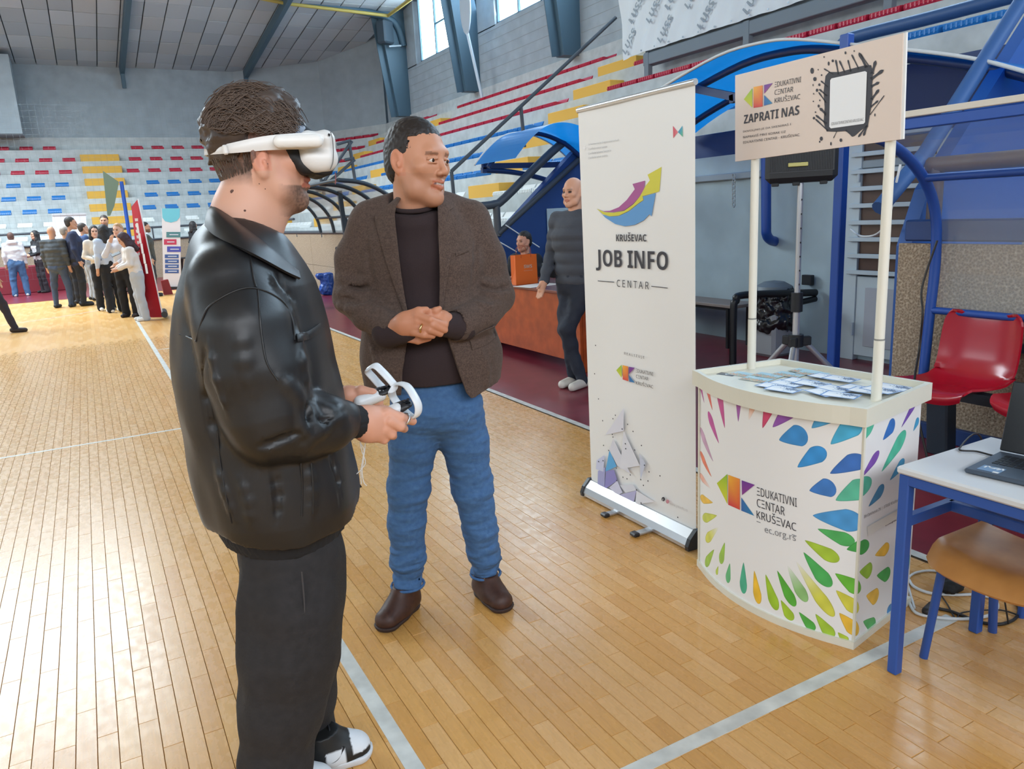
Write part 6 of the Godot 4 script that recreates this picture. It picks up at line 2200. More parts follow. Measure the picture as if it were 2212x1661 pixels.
	solo("plastic_bag", s.run(0.006), mat("bag_clear", hexc("c9ccd0"), 0.2), "crumpled white plastic bag lying on the black pouch", "bag")

func _far_banners() -> void:
	# red leaning banner with its stand
	var base := on_y(345, 688)
	var t := thing("rollup_banner", "red roll-up banner with white lettering leaning beside the girl in a cream jumper", "banner", base)
	var rd := mat("banner_red", hexc("b3202e"), 0.45)
	var pl := base
	var n := Vector3(base.x, 0, base.z).normalized()
	# seen almost edge on: built as two sheets at its real place
	var A := on_plane(308, 686, pl, n)
	var Bq := on_plane(352, 684, pl, n)
	var C := on_plane(298, 430, pl, n)
	var D := on_plane(283, 445, pl, n)
	var dep := n * 0.45
	var b := MB.new()
	b.quad(A + dep * 0.0, Bq - dep * 0.2, C - dep * 0.2, D + dep)
	b.quad(Bq - dep * 0.2 + n * 0.01, A + n * 0.01, D + dep + n * 0.01, C - dep * 0.2 + n * 0.01)
	part(t, "film", b.mesh(), rd)
	var wh := mat("ink_white", Color.WHITE)
	b = MB.new().bar(Bq - dep * 0.2, C - dep * 0.2, 0.02, 0.02)
	part(t, "edge_pole", b.mesh(), mat("alu", Color.WHITE))
	b = MB.new().tube(arr([Bq + Vector3(0.03, 0.05, 0) - dep * 0.35, Bq + Vector3(0.03, 0.05, 0) + dep]), 0.055, 12)
	part(t, "cassette", b.mesh(), mat("black_plastic", Color.WHITE))
	for i in 5:
		var p := Bq.lerp(C, 0.42 + i * 0.085) - dep * 0.22 - (Bq - A).normalized() * 0.1
		b = MB.new().box(Transform3D(Basis(n.cross(Vector3.UP), Vector3.UP, n), p), Vector3(0.035, 0.17, 0.004))
		part(t, "print_mark", b.mesh(), wh)
	for i in 7:
		var p := D.lerp(A, 0.12 + i * 0.05) + n * -0.02 + (Bq - A) * 0.25
		b = MB.new().box(Transform3D(Basis(n.cross(Vector3.UP), Vector3.UP, n), p), Vector3(0.09, 0.05, 0.004))
		part(t, "print_mark", b.mesh(), wh)
	# white info banner with coloured bars
	var ib := on_y(374, 625)
	t = thing("rollup_banner", "white roll-up banner with a turquoise head and coloured bars on the far court", "banner", ib)
	var nn := Vector3(ib.x, 0, ib.z).normalized()
	var P := func(px: float, py: float) -> Vector3: return on_plane(px, py, ib, nn)
	b = MB.new()
	var q := [P.call(353, 622), P.call(391, 622), P.call(389, 450), P.call(349, 450)]
	b.quad(q[0], q[1], q[2], q[3])
	b.quad(q[1] + nn * 0.01, q[0] + nn * 0.01, q[3] + nn * 0.01, q[2] + nn * 0.01)
	part(t, "film", b.mesh(), mat("film_white", hexc("dcd6d8"), 0.5))
	b = MB.new().bar(q[0] + Vector3(0, 0.0, 0) - nn * 0.02, q[1] - nn * 0.02, 0.1, 0.07)
	part(t, "cassette", b.mesh(), mat("black_plastic", Color.WHITE))
	var o := [200.0, 440.0, 5.933]
	print_poly(t, "print_head", [[888, 60], [1120, 60], [1118, 170], [1080, 220], [1005, 242], [930, 225], [895, 180]], o[0], o[1], o[2], ib, nn, mat("ink_turquoise", hexc("6cbccb"), 0.5), 0.004)
	for r in [[945, 362, 1125, 432, "4f7f84"], [915, 455, 1075, 525, "c03a58"], [955, 548, 1132, 618, "4a4fa8"], [925, 650, 1103, 698, "3f5c98"], [928, 714, 1105, 762, "3f5c98"], [928, 778, 1105, 826, "3f5c98"], [928, 842, 1105, 890, "3f5c98"]]:
		print_poly(t, "print_bar", [[r[0], r[1]], [r[2], r[1]], [r[2], r[3]], [r[0], r[3]]], o[0], o[1], o[2], ib, nn, mat("ink_" + r[4], hexc(r[4]), 0.5), 0.005)
		print_poly(t, "print_line", [[r[0] + 40, (r[1] + r[3]) / 2 - 6], [r[2] - 25, (r[1] + r[3]) / 2 - 6], [r[2] - 25, (r[1] + r[3]) / 2 + 6], [r[0] + 40, (r[1] + r[3]) / 2 + 6]], o[0], o[1], o[2], ib, nn, mat("ink_pale", hexc("c9cfdc"), 0.5), 0.009)
	# red box on the floor and white easel board
	b = MB.new().prism(PackedVector2Array([Vector2(0, 0), Vector2(0.2, 0), Vector2(0.14, 0.36), Vector2(-0.02, 0.34)]), 0.2, Transform3D(Basis(), on_y(353, 636)))
	solo("floor_sign", b.mesh(), mat("sign_red", hexc("8a1e2a"), 0.5), "small dark red floor sign beside the white info banner", "sign")
	var wbp := on_y(115, 628)
	t = thing("projection_screen", "white projection screen standing before the end stand", "screen", wbp)
	nn = Vector3(wbp.x, 0, wbp.z).normalized()
	b = MB.new()
	q = [on_plane(122, 570, wbp, nn), on_plane(190, 570, wbp, nn), on_plane(186, 462, wbp, nn), on_plane(112, 464, wbp, nn)]
	b.quad(q[0], q[1], q[2], q[3])
	b.quad(q[1] + nn * 0.02, q[0] + nn * 0.02, q[3] + nn * 0.02, q[2] + nn * 0.02)
	part(t, "sheet", b.mesh(), mat("screen_white", hexc("dfe3ea"), 0.6))
	b = MB.new().bar(q[3], q[2], 0.04, 0.05)
	part(t, "top_rail", b.mesh(), mat("alu", Color.WHITE))
	for k in [0, 1]:
		b = MB.new().bar(Vector3(q[k].x, 0, q[k].z), q[k], 0.04, 0.04)
		part(t, "leg", b.mesh(), mat("alu", Color.WHITE))
	# dark red cloth-covered table by the two women
	var rt := on_y(75, 632)
	b = MB.new().box(at(rt + Vector3(0, 0.37, -0.3)), Vector3(1.6, 0.74, 0.6), 0.02)
	solo("draped_table", b.mesh(), mat("cloth_red", hexc("7a1e2c"), 0.7), "table under a dark red cloth in front of the end stand", "table")
	# folding table and chair by the far banner
	var ft := on_y(405, 612)
	t = thing("folding_table", "dark folding table cluttered with bags behind the leather jacket", "table", ft)
	b = MB.new().box(at(ft + Vector3(0.2, 0.72, 0)), Vector3(0.9, 0.03, 0.6), 0.006)
	part(t, "top", b.mesh(), mat("black_plastic", Color.WHITE))
	for x in [-0.15, 0.55]:
		b = MB.new().bar(ft + Vector3(x, 0, -0.2), ft + Vector3(x + 0.1, 0.71, 0.2), 0.03, 0.03)
		part(t, "leg", b.mesh(), mat("black_plastic", Color.WHITE))
		b = MB.new().bar(ft + Vector3(x, 0, 0.2), ft + Vector3(x + 0.1, 0.71, -0.2), 0.03, 0.03)
		part(t, "leg", b.mesh(), mat("black_plastic", Color.WHITE))
	# protective net with its blue post and the dark green cloth caught in it
	var net := MB.new()
	var zf := -24.5
	var thr := 0.0025
	for i in 60:
		var x := -4.2 + i * 0.15
		if x > 4.3: break
		net.quad(Vector3(x - thr * 0.5, 0.4, zf), Vector3(x + thr * 0.5, 0.4, zf), Vector3(x + thr * 0.5, 5.0, zf), Vector3(x - thr * 0.5, 5.0, zf))
	for j in 31:
		var y := 0.4 + j * 0.15
		net.quad(Vector3(-4.2, y - thr * 0.5, zf), Vector3(4.3, y - thr * 0.5, zf), Vector3(4.3, y + thr * 0.5, zf), Vector3(-4.2, y + thr * 0.5, zf))
	var no := solo("safety_net", net.mesh(), mat("net_grey", hexc("6c767c"), 0.8), "fine grey safety net hung across the far end of the court", "net")
	b = MB.new().tube(arr([on_z(262, 392, zf + 0.1), on_z(287, 560, zf + 0.1)]), 0.05, 8)
	solo("net_post", b.mesh(), mat("tube_blue", Color.WHITE), "thin leaning blue post holding the safety net", "post")
	b = MB.new()
	var g := [on_z(222, 369, zf + 0.2), on_z(257, 393, zf + 0.2), on_z(252, 420, zf + 0.2), on_z(247, 445, zf + 0.2), on_z(238, 466, zf + 0.2), on_z(232, 466, zf + 0.2)]
	for i in range(1, g.size() - 1):
		b.tri(g[0], g[i + 1], g[i])
		b.tri(g[0] - Vector3(0, 0, 0.02), g[i] - Vector3(0, 0, 0.02), g[i + 1] - Vector3(0, 0, 0.02))
	solo("green_cloth", b.mesh(), mat("cloth_green", hexc("5c6a58"), 0.8), "torn dark green cloth hanging from the safety net", "cloth")
	# heater box by the corner column and speaker cable, small wall things
	b = MB.new()
	var hp := on_x(832, 70, 10.2)
	b.box(Transform3D(Basis(Vector3.UP, 0.5), hp), Vector3(0.5, 0.75, 0.4), 0.05)
	var ws := thing("wall_speaker", "dark grey wall loudspeaker bracketed to the corner column", "loudspeaker", hp)
	part(ws, "cabinet", b.mesh(), mat("speaker_grey", hexc("3c4a54"), 0.5))
	b = MB.new().box(Transform3D(Basis(Vector3.UP, 0.5), hp + Vector3(-0.05, 0.05, 0.22)), Vector3(0.12, 0.2, 0.04), 0.02)
	part(ws, "horn", b.mesh(), mat("horn_grey", hexc("9aa8b0"), 0.4))
	b = MB.new().bar(hp + Vector3(0.1, -0.45, 0), hp + Vector3(0.55, -0.4, 0), 0.05, 0.05)
	part(ws, "bracket", b.mesh(), mat("horn_grey", Color.WHITE))
	# hanging paddle-shaped sign by the second column
	b = MB.new()
	var pts := PackedVector2Array()
	for i in 18: pts.append(Vector2(0.33 * cos(TAU * i / 18), 0.75 * sin(TAU * i / 18)))
	var hc := on_x(1006, 12, 10.3)
	b.prism(pts, 0.03, Transform3D(Basis(Vector3(0, 0, 1), Vector3.UP, Vector3(-1, 0, 0)), hc))
	b.bar(hc + Vector3(0, -0.7, 0), hc + Vector3(0.25, -2.6, 0.25), 0.1, 0.06)
	solo("oval_sign", b.mesh(), mat("oval_pale", hexc("b9c4cc"), 0.5), "pale oval sign on a pole before the second steel column", "sign")

# ================================================================ people
func merged(list: Array) -> ArrayMesh:
	var V := PackedVector3Array()
	var N := PackedVector3Array()
	var C := PackedColorArray()
	var I := PackedInt32Array()
	for m in list:
		var a: Array = (m as ArrayMesh).surface_get_arrays(0)
		var o := V.size()
		V.append_array(a[Mesh.ARRAY_VERTEX])
		N.append_array(a[Mesh.ARRAY_NORMAL])
		C.append_array(a[Mesh.ARRAY_COLOR])
		for i in a[Mesh.ARRAY_INDEX]: I.append(i + o)
	var r := []
	r.resize(Mesh.ARRAY_MAX)
	r[Mesh.ARRAY_VERTEX] = V
	r[Mesh.ARRAY_NORMAL] = N
	r[Mesh.ARRAY_COLOR] = C
	r[Mesh.ARRAY_INDEX] = I
	var out := ArrayMesh.new()
	out.add_surface_from_arrays(Mesh.PRIMITIVE_TRIANGLES, r)
	return out
func fnoise(seed_: int, freq: float, oct := 3) -> FastNoiseLite:
	var n := FastNoiseLite.new()
	n.seed = seed_
	n.frequency = freq
	n.fractal_octaves = oct
	return n

# a head about c (middle of the skull); B: x to the person's left, y up, z forward; k = 1 is 24 cm from chin to crown
func head_prims(s: SDF, c: Vector3, B: Basis, k: float, fine: bool, smile := 0.0, jaw := 1.0, ear := 0.0) -> void:
	var L := func(x: float, y: float, z: float) -> Vector3: return c + B * (Vector3(x, y, z) * k)
	s.ball(L.call(0, 0.034, -0.016), Vector3(0.075, 0.089, 0.097) * k, B, 0.02 * k)
	s.ball(L.call(0, -0.022, 0.03), Vector3(0.063, 0.082, 0.061) * k, B, 0.03 * k)
	for d in [-1.0, 1.0]:
		s.cap(L.call(d * 0.056, -0.045, 0.0), L.call(d * 0.046 * jaw, -0.082, 0.03), 0.02 * k, 0.02 * k, 0.03 * k)
		s.cap(L.call(d * 0.046 * jaw, -0.082, 0.03), L.call(0, -0.102, 0.066), 0.022 * k, 0.021 * k, 0.025 * k)
		s.ball(L.call(d * 0.044, -0.022 + 0.004 * smile, 0.058), Vector3(0.022, 0.018, 0.018) * k * (1.0 + 0.12 * smile), B, 0.02 * k)
	s.ball(L.call(0, -0.104, 0.069), Vector3(0.022, 0.017, 0.018) * k, B, 0.02 * k)
	s.cap(L.call(-0.03, 0.026, 0.076), L.call(0.03, 0.026, 0.076), 0.014 * k, 0.014 * k, 0.02 * k)
	for d in [-1.0, 1.0]:
		s.ball(L.call(d * 0.031, 0.004, 0.097), Vector3(0.019, 0.0125, 0.013) * k, B, 0.014 * k, true)
	s.cap(L.call(0, 0.016, 0.084), L.call(0, -0.026, 0.106), 0.0068 * k, 0.0095 * k, 0.012 * k)
	s.ball(L.call(0, -0.030, 0.105), Vector3(0.0095, 0.0085, 0.0095) * k, B, 0.008 * k)
	for d in [-1.0, 1.0]:
		s.ball(L.call(d * 0.0125, -0.034, 0.096), Vector3(0.0075, 0.007, 0.0095) * k, B, 0.006 * k)
		# ear
		var eb := B * Basis(Vector3.UP, d * -0.35) * Basis(Vector3.RIGHT, -0.15)
		s.ball(L.call(d * 0.078, -0.002 + ear, -0.012), Vector3(0.009, 0.034, 0.02) * k, eb, 0.006 * k)
		s.ball(L.call(d * 0.076, -0.03 + ear, -0.006), Vector3(0.008, 0.012, 0.01) * k, eb, 0.006 * k)
		if fine:
			s.ball(L.call(d * 0.0875, 0.002 + ear, -0.0115), Vector3(0.0055, 0.0235, 0.011) * k, eb, 0.004 * k, true)
			s.cap(L.call(d * 0.083, -0.008 + ear, -0.004), L.call(d * 0.082, -0.018 + ear, 0.0), 0.004 * k, 0.004 * k, 0.004 * k)
	var up := 0.006 * smile
	s.cap(L.call(-0.022 - up * 0.7, -0.059 + up, 0.082 - up), L.call(0, -0.0585, 0.094), 0.0055 * k, 0.007 * k, 0.006 * k)
	s.cap(L.call(0.022 + up * 0.7, -0.059 + up, 0.082 - up), L.call(0, -0.0585, 0.094), 0.0055 * k, 0.007 * k, 0.006 * k)
	s.cap(L.call(-0.019 - up * 0.6, -0.067 + up, 0.082 - up), L.call(0, -0.0725, 0.0915), 0.0055 * k, 0.0075 * k, 0.006 * k)
	s.cap(L.call(0.019 + up * 0.6, -0.067 + up, 0.082 - up), L.call(0, -0.0725, 0.0915), 0.0055 * k, 0.0075 * k, 0.006 * k)
	if fine:
		for d in [-1.0, 1.0]:
			s.cap(L.call(d * (0.024 + up), -0.0625 + up, 0.087 - up), L.call(0, -0.0655, 0.1), 0.0016 * k, 0.0022 * k + 0.0012 * smile, 0.003 * k, Vector3.ZERO, 1.0, true)
			if smile > 0.0:
				s.cap(L.call(d * 0.024, -0.03, 0.1), L.call(d * 0.04, -0.062, 0.086), 0.0018 * k, 0.002 * k, 0.006 * k, Vector3.ZERO, 1.0, true)
			s.ball(L.call(d * 0.006, -0.0405, 0.1), Vector3(0.0035, 0.003, 0.0045) * k, B, 0.003 * k, true)
			# eyelids
			s.cap(L.call(d * 0.018, 0.009, 0.0895), L.call(d * 0.045, 0.006, 0.081), 0.0042 * k, 0.0042 * k, 0.004 * k)
			s.cap(L.call(d * 0.019, -0.0035, 0.0885), L.call(d * 0.044, -0.004, 0.0805), 0.0034 * k, 0.0034 * k, 0.004 * k)

func person(called: String, label: String, base: Vector3, yaw: float, h: float, o: Dictionary) -> Node3D:
	var t := thing(called, label, "person", base, o.get("group", ""))
	var k := h / 1.78
	var B := Basis(Vector3.UP, yaw)
	var lean: Vector3 = o.get("lean", Vector3.ZERO)
	var W := func(v: Vector3) -> Vector3: return base + B * (v * k)
	var cell: float = o.get("cell", 0.022)
	var bulk: float = o.get("bulk", 1.0)
	var pel: Vector3 = Vector3(0, 0.96, 0) + lean * 0.1
	pel += o.get("hips", Vector3.ZERO)
	var chest: Vector3 = pel + Vector3(0, 0.34, 0) + lean * 0.6
	var neck: Vector3 = pel + Vector3(0, 0.53, -0.01) + lean
	var hd: Vector3 = neck + Vector3(0, 0.165, 0.02) + lean * 0.35 + o.get("head_at", Vector3.ZERO)
	var st: float = o.get("stance", 0.1)
	var lk: Vector3 = o.get("lk", Vector3(st, 0.5, 0.02))
	var la: Vector3 = o.get("la", Vector3(st + 0.01, 0.06, -0.02))
	var rk: Vector3 = o.get("rk", Vector3(-st, 0.5, 0.02))
	var ra: Vector3 = o.get("ra", Vector3(-st - 0.01, 0.06, -0.02))
	var sw: float = o.get("shoulders", 0.19)
	var ls := neck + Vector3(sw, -0.06, 0)
	var rs := neck + Vector3(-sw, -0.06, 0)
	var le: Vector3 = o.get("le", ls + Vector3(0.05, -0.28, -0.02))
	var lw: Vector3 = o.get("lw", le + Vector3(0.0, -0.24, 0.06))
	var re: Vector3 = o.get("re", rs + Vector3(-0.05, -0.28, -0.02))
	var rw: Vector3 = o.get("rw", re + Vector3(0.0, -0.24, 0.06))
	var ax := B * Vector3.RIGHT
	# trousers
	var s := SDF.new()
	var lr: float = o.get("leg", 1.0)
	var fl: float = o.get("flare", 0.9)
	s.cap(W.call(pel + Vector3(0, 0.08, 0)), W.call(pel - Vector3(0, 0.06, 0)), 0.115 * k * bulk, 0.125 * k * bulk, 0.05, ax, 1.35)
	for q in [[pel + Vector3(0.085, -0.06, 0), lk, la], [pel + Vector3(-0.085, -0.06, 0), rk, ra]]:
		s.cap(W.call(q[0]), W.call(q[1]), 0.095 * k * lr, 0.068 * k * lr, 0.04)
		s.cap(W.call(q[1]), W.call(q[2] + Vector3(0, 0.0, 0)), 0.068 * k * lr, 0.058 * k * fl, 0.03)
	s.noise = fnoise(int(base.z * 100.0) + 7, 7.0, 2)
	s.amp = 0.014
	part(t, "trousers", s.run(cell), mat("cloth_" + o.bottom, hexc(o.bottom), 0.85))
	# shoes
	s = SDF.new()
	for q in [la, ra]:
		var a: Vector3 = q
		s.cap(W.call(Vector3(a.x, 0.045, a.z - 0.04)), W.call(Vector3(a.x, 0.035, a.z + 0.15)), 0.045 * k, 0.038 * k, 0.02)
	s.cut(base + Vector3(0, 0.002, 0), Vector3.DOWN)
	part(t, "shoes", s.run(cell * 0.75), mat("shoe_" + o.shoes, hexc(o.shoes), 0.6))
	# top
	s = SDF.new()
	var bl: float = o.get("hem", 0.0)
	s.cap(W.call(pel + Vector3(0, 0.04 - bl, 0)), W.call(chest), 0.122 * k * bulk, 0.128 * k * bulk, 0.05, ax, 1.42)
	s.cap(W.call(chest), W.call(neck - Vector3(0, 0.07, 0)), 0.128 * k * bulk, 0.08 * k, 0.05, ax, 1.5)
	s.cap(W.call(rs), W.call(ls), 0.068 * k, 0.068 * k, 0.06)
	var arm: float = o.get("sleeve", 1.0)
	for q in [[ls, le, lw], [rs, re, rw]]:
		s.cap(W.call(q[0]), W.call(q[1]), 0.064 * k * arm, 0.052 * k * arm, 0.035)
		s.cap(W.call(q[1]), W.call(q[1].lerp(q[2], 0.93)), 0.052 * k * arm, 0.042 * k * arm, 0.02)
	if o.has("hood"):
		s.cap(W.call(neck + Vector3(-0.07, 0.02, -0.07)), W.call(neck + Vector3(0.07, 0.02, -0.07)), 0.07 * k, 0.07 * k, 0.04)
	s.noise = fnoise(int(base.x * 100.0) + 3, 6.0, 2)
	s.amp = o.get("rumple", 0.016)
	if o.has("quilt"):
		s.disp = func(q: Vector3) -> float: return 0.012 * absf(sin((q.y - base.y) * 32.0)) - 0.006
	var tc = null
	var tm: Material
	var pat = o.get("pattern", null)
	if pat != null:
		tm = vcol("person_print", 0.8)
		part(t, o.get("top_name", "jacket"), s.build(cell, func(q: Vector3): return pat.call(B.transposed() * (q - base) / k)), tm)
	else:
		part(t, o.get("top_name", "jacket"), s.run(cell), mat("cloth_" + o.top, hexc(o.top), 0.85))
	if o.has("shirt"):
		# shirt front showing between the lapels
		s = SDF.new()
		s.cap(W.call(neck + Vector3(0, -0.015, 0.045)), W.call(chest + Vector3(0, -0.02, 0.11 * bulk)), 0.035 * k, 0.02 * k, 0.02)
		s.cap(W.call(neck + Vector3(-0.03, 0.0, 0.02)), W.call(neck + Vector3(0.03, 0.0, 0.02)), 0.05 * k, 0.05 * k, 0.02)
		part(t, "shirt", s.run(0.014), mat("cloth_" + o.shirt, hexc(o.shirt), 0.8))
	# body: head, neck, hands
	var skin := lin(o.get("skin", "c99a80"))
	var hy: float = o.get("head_yaw", 0.0)
	var HB := B * Basis(Vector3.UP, hy) * Basis(Vector3.RIGHT, o.get("head_pitch", 0.0))
	var hc: Vector3 = W.call(hd)
	s = SDF.new()
	head_prims(s, hc, HB, k * 0.97, false)
	s.cap(hc + HB * Vector3(0, -0.05, -0.03) * k, W.call(neck - Vector3(0, 0.04, 0)), 0.054 * k, 0.058 * k, 0.03)
	var beard: float = o.get("beard", 0.0)
	var hcol := lin(o.hair)
	var face := func(q: Vector3) -> Color:
		var l := HB.transposed() * (q - hc) / k
		if l.z > 0.06 and l.y > -0.005 and l.y < 0.012 and absf(absf(l.x) - 0.03) < 0.014: return Color(0.05, 0.035, 0.03)
		if l.z > 0.06 and l.y > 0.018 and l.y < 0.028 and absf(absf(l.x) - 0.03) < 0.018: return hcol.lerp(skin, 0.3)
		if l.z > 0.075 and absf(l.y + 0.065) < 0.009 and absf(l.x) < 0.024: return Color(skin.r * 0.8, skin.g * 0.55, skin.b * 0.55)
		if beard > 0.0 and l.y < -0.045 and l.z > -0.01 and l.y > -0.13: return skin.lerp(hcol, beard)
		return skin
	var ms := [s.build(0.0105 if cell > 0.016 else 0.006, face)]
	s = SDF.new()
	for q in [[le, lw], [re, rw]]:
		var d: Vector3 = (q[1] - q[0]).normalized()
		s.cap(W.call(q[0].lerp(q[1], 0.9)), W.call(q[1]), 0.03 * k, 0.03 * k, 0.01)
		s.cap(W.call(q[1]), W.call(q[1] + d * 0.08), 0.034 * k, 0.03 * k, 0.02)
		for f in 4:
			var sx := (f - 1.5) * 0.017
			s.cap(W.call(q[1] + d * 0.08 + Vector3(sx, 0, 0)), W.call(q[1] + d * (0.15 - absf(f - 1.3) * 0.012) + Vector3(sx, -0.01, 0.01)), 0.0105 * k, 0.009 * k, 0.004)
		s.cap(W.call(q[1] + d * 0.02 + Vector3(0, 0.01, 0.02)), W.call(q[1] + d * 0.075 + Vector3(0, 0.02, 0.05)), 0.013 * k, 0.01 * k, 0.008)
	ms.append(s.build(0.009 if cell > 0.016 else 0.006, func(_q): return skin))
	part(t, "body", merged(ms), vcol("skin", 0.55, 0.4))
	# hair
	var hs: String = o.get("hair_style", "short")
	if hs != "bald":
		s = SDF.new()
		var H := func(x: float, y: float, z: float) -> Vector3: return hc + HB * (Vector3(x, y, z) * k)
		s.ball(H.call(0, 0.042, -0.026), Vector3(0.083, 0.093, 0.098) * k, HB, 0.02)
		if hs == "long":
			var ln: float = o.get("hair_len", 0.32)
			for d in [-1.0, 1.0]:
				s.cap(H.call(d * 0.062, 0.03, 0.0), H.call(d * 0.075, -0.13, 0.0), 0.035 * k, 0.04 * k, 0.04)
				s.cap(H.call(d * 0.075, -0.13, 0.0), H.call(d * 0.085, -ln, 0.05), 0.04 * k, 0.03 * k, 0.04)
			s.cap(H.call(0, 0, -0.06), H.call(0, -ln * 0.8, -0.09) , 0.07 * k, 0.06 * k, 0.05, HB.x, 1.3)
		elif hs == "bun":
			s.ball(H.call(0, 0.0, -0.1), Vector3.ONE * 0.06 * k, HB, 0.03)
		else:
			s.ball(H.call(0, -0.02, -0.06), Vector3(0.075, 0.06, 0.05) * k, HB, 0.03)
		s.carve(func(q: Vector3) -> float:
			var l := HB.transposed() * (q - hc) / k
			# clear the face; short hair also clears neck and cheeks
			var f := minf(l.z - 0.02 + (0.06 - minf(l.y, 0.06)) * 0.0, 0.062 - l.y)
			if hs == "long": f = minf(f, 0.052 - absf(l.x))
			else: f = maxf(f, minf(l.z + 0.02, 0.03 - l.y))
			return f * k)
		s.noise = fnoise(5, 40.0, 2)
		s.amp = 0.006
		part(t, "hair", s.run(0.0105 if cell > 0.016 else 0.007), mat("hair_" + o.hair, hexc(o.hair), 0.6))
	return t

func build_people() -> void:
	_blazer_man()
	_vr_man()
	_crowd()

func _crowd() -> void:
	var toward := 0.0
	var away := PI
	var right := PI * 0.5
	var left := -PI * 0.5
	var G := func(px: float, py: float) -> Vector3: return on_y(px, py)
	# height of a standing figure from its head top in the photo
	var tall := func(b: Vector3, py: float, px: float) -> float:
		return on_plane(px, py, b, Vector3(b.x, 0, b.z)).y
	var b: Vector3
	b = G.call(22, 718)
	person("person", "person in dark trousers striding along the court, a dark backpack on", b, right - 0.3, 1.78, {"top": "5a6a80", "bottom": "2a2730", "hair": "2b2320", "shoes": "2c211f", "lk": Vector3(0.1, 0.5, -0.2), "la": Vector3(0.1, 0.07, -0.42), "rk": Vector3(-0.09, 0.5, 0.0), "ra": Vector3(-0.09, 0.06, 0.12), "hips": Vector3(0, -0.03, -0.16)})
	b = G.call(48, 640)
	var hoodie := person("person", "person in a white hooded jacket and wide blue jeans, back turned", b, away, tall.call(b, 501, 48), {"top": "c8cbd0", "bottom": "3f5f86", "hair": "5a4038", "shoes": "d0d2d4", "hood": true, "leg": 1.25, "flare": 1.3, "stance": 0.14, "bulk": 1.12, "sleeve": 1.15})
	b = G.call(98, 632)
	person("person", "long-haired person in a black and white jacket and dark flared trousers", b, left + 0.5, tall.call(b, 497, 92), {"top": "2a2a30", "bottom": "2f2a30", "hair": "17161a", "shoes": "22181a", "hair_style": "long", "leg": 0.95, "flare": 1.2, "le": Vector3(0.22, 1.16, 0.06), "lw": Vector3(0.05, 1.08, 0.24), "re": Vector3(-0.22, 1.16, 0.06), "rw": Vector3(-0.05, 1.1, 0.25), "hem": 0.08,
		"pattern": func(l: Vector3) -> Color: return Color(0.6, 0.6, 0.62) if (l.y > 1.17 and l.y < 1.35 and absf(l.x) < 0.14) or (l.y < 1.06 and l.y > 0.94) else Color(0.02, 0.02, 0.025)})
	b = G.call(140, 664)
	person("person", "balding person in a grey quilted jacket and slate trousers, back turned", b, away - 0.45, tall.call(b, 488, 122), {"top": "42474c", "bottom": "3d4a60", "hair": "8a8078", "shoes": "22262c", "hair_style": "bald", "quilt": true, "bulk": 1.18, "hem": 0.1, "skin": "c4977f", "stance": 0.15, "sleeve": 1.15, "head_yaw": 0.2})
	b = G.call(168, 655)
	person("person", "grey-haired person in a dark suit hidden behind the quilted jacket", b, right + 0.3, tall.call(b, 489, 146), {"top": "2a3550", "bottom": "22242c", "hair": "8f857c", "shoes": "1a1a1e", "shirt": "d5d8dc", "hem": 0.1, "skin": "c39a82"})
	b = G.call(184, 660)
	person("person", "tall person in a navy suit with a white collar and cropped dark hair", b, right + 0.05, tall.call(b, 468, 162), {"top": "222c48", "bottom": "1e2026", "hair": "2a2624", "shoes": "16161a", "shirt": "dfe2e6", "hem": 0.12, "skin": "bd8f78", "bulk": 1.12})
	b = G.call(206, 648)
	person("person", "person in a blue blazer and pale grey trousers among the group", b, right + 0.2, tall.call(b, 482, 176), {"top": "2f4670", "bottom": "a3a8b0", "hair": "3a302a", "shoes": "1c1c20", "shirt": "9fb6cc", "hem": 0.1, "stance": 0.16, "lw": Vector3(0.08, 0.98, 0.2), "rw": Vector3(-0.05, 0.98, 0.2)})
	b = G.call(232, 670)
	person("person", "person with long black hair, cream blouse and badge holding a phone", b, toward + 0.1, tall.call(b, 487, 208), {"top": "cfc6ba", "bottom": "17181c", "hair": "1c1718", "shoes": "ded9d2", "hair_style": "long", "hair_len": 0.36, "le": Vector3(0.25, 1.15, 0.0), "lw": Vector3(0.05, 1.05, 0.2), "re": Vector3(-0.25, 1.15, 0.0), "rw": Vector3(-0.08, 1.08, 0.2), "leg": 1.15, "flare": 1.35, "top_name": "blouse", "shoulders": 0.17, "bulk": 0.92, "skin": "d2a894"})
	b = G.call(252, 640)
	person("person", "bearded person in a dark top standing behind the girls", b, toward - 0.2, tall.call(b, 464, 241), {"top": "23262e", "bottom": "22242a", "hair": "3a302a", "shoes": "1c1c20", "beard": 0.5})
	b = G.call(252, 674)
	person("person", "dark-haired person in a pale blue shirt turned away among the girls", b, away + 0.4, tall.call(b, 484, 240), {"top": "b7c2d4", "bottom": "1a1b20", "hair": "1b1a1e", "shoes": "d8d4ce", "hair_style": "long", "hair_len": 0.26, "leg": 1.1, "flare": 1.3, "top_name": "blouse", "shoulders": 0.165, "bulk": 0.9})
	b = G.call(285, 684)
	person("person", "fair-haired person in a white blouse touching the face, black trousers", b, toward - 0.55, tall.call(b, 482, 264), {"top": "d0d2da", "bottom": "16171b", "hair": "b08a62", "shoes": "2a2020", "hair_style": "bun", "le": Vector3(0.24, 1.18, 0.06), "lw": Vector3(0.02, 1.05, 0.2), "re": Vector3(-0.26, 1.2, 0.12), "rw": Vector3(-0.1, 1.46, 0.14), "leg": 1.15, "flare": 1.3, "top_name": "blouse", "shoulders": 0.165, "bulk": 0.92, "skin": "d6ac96"})
	b = G.call(312, 692)
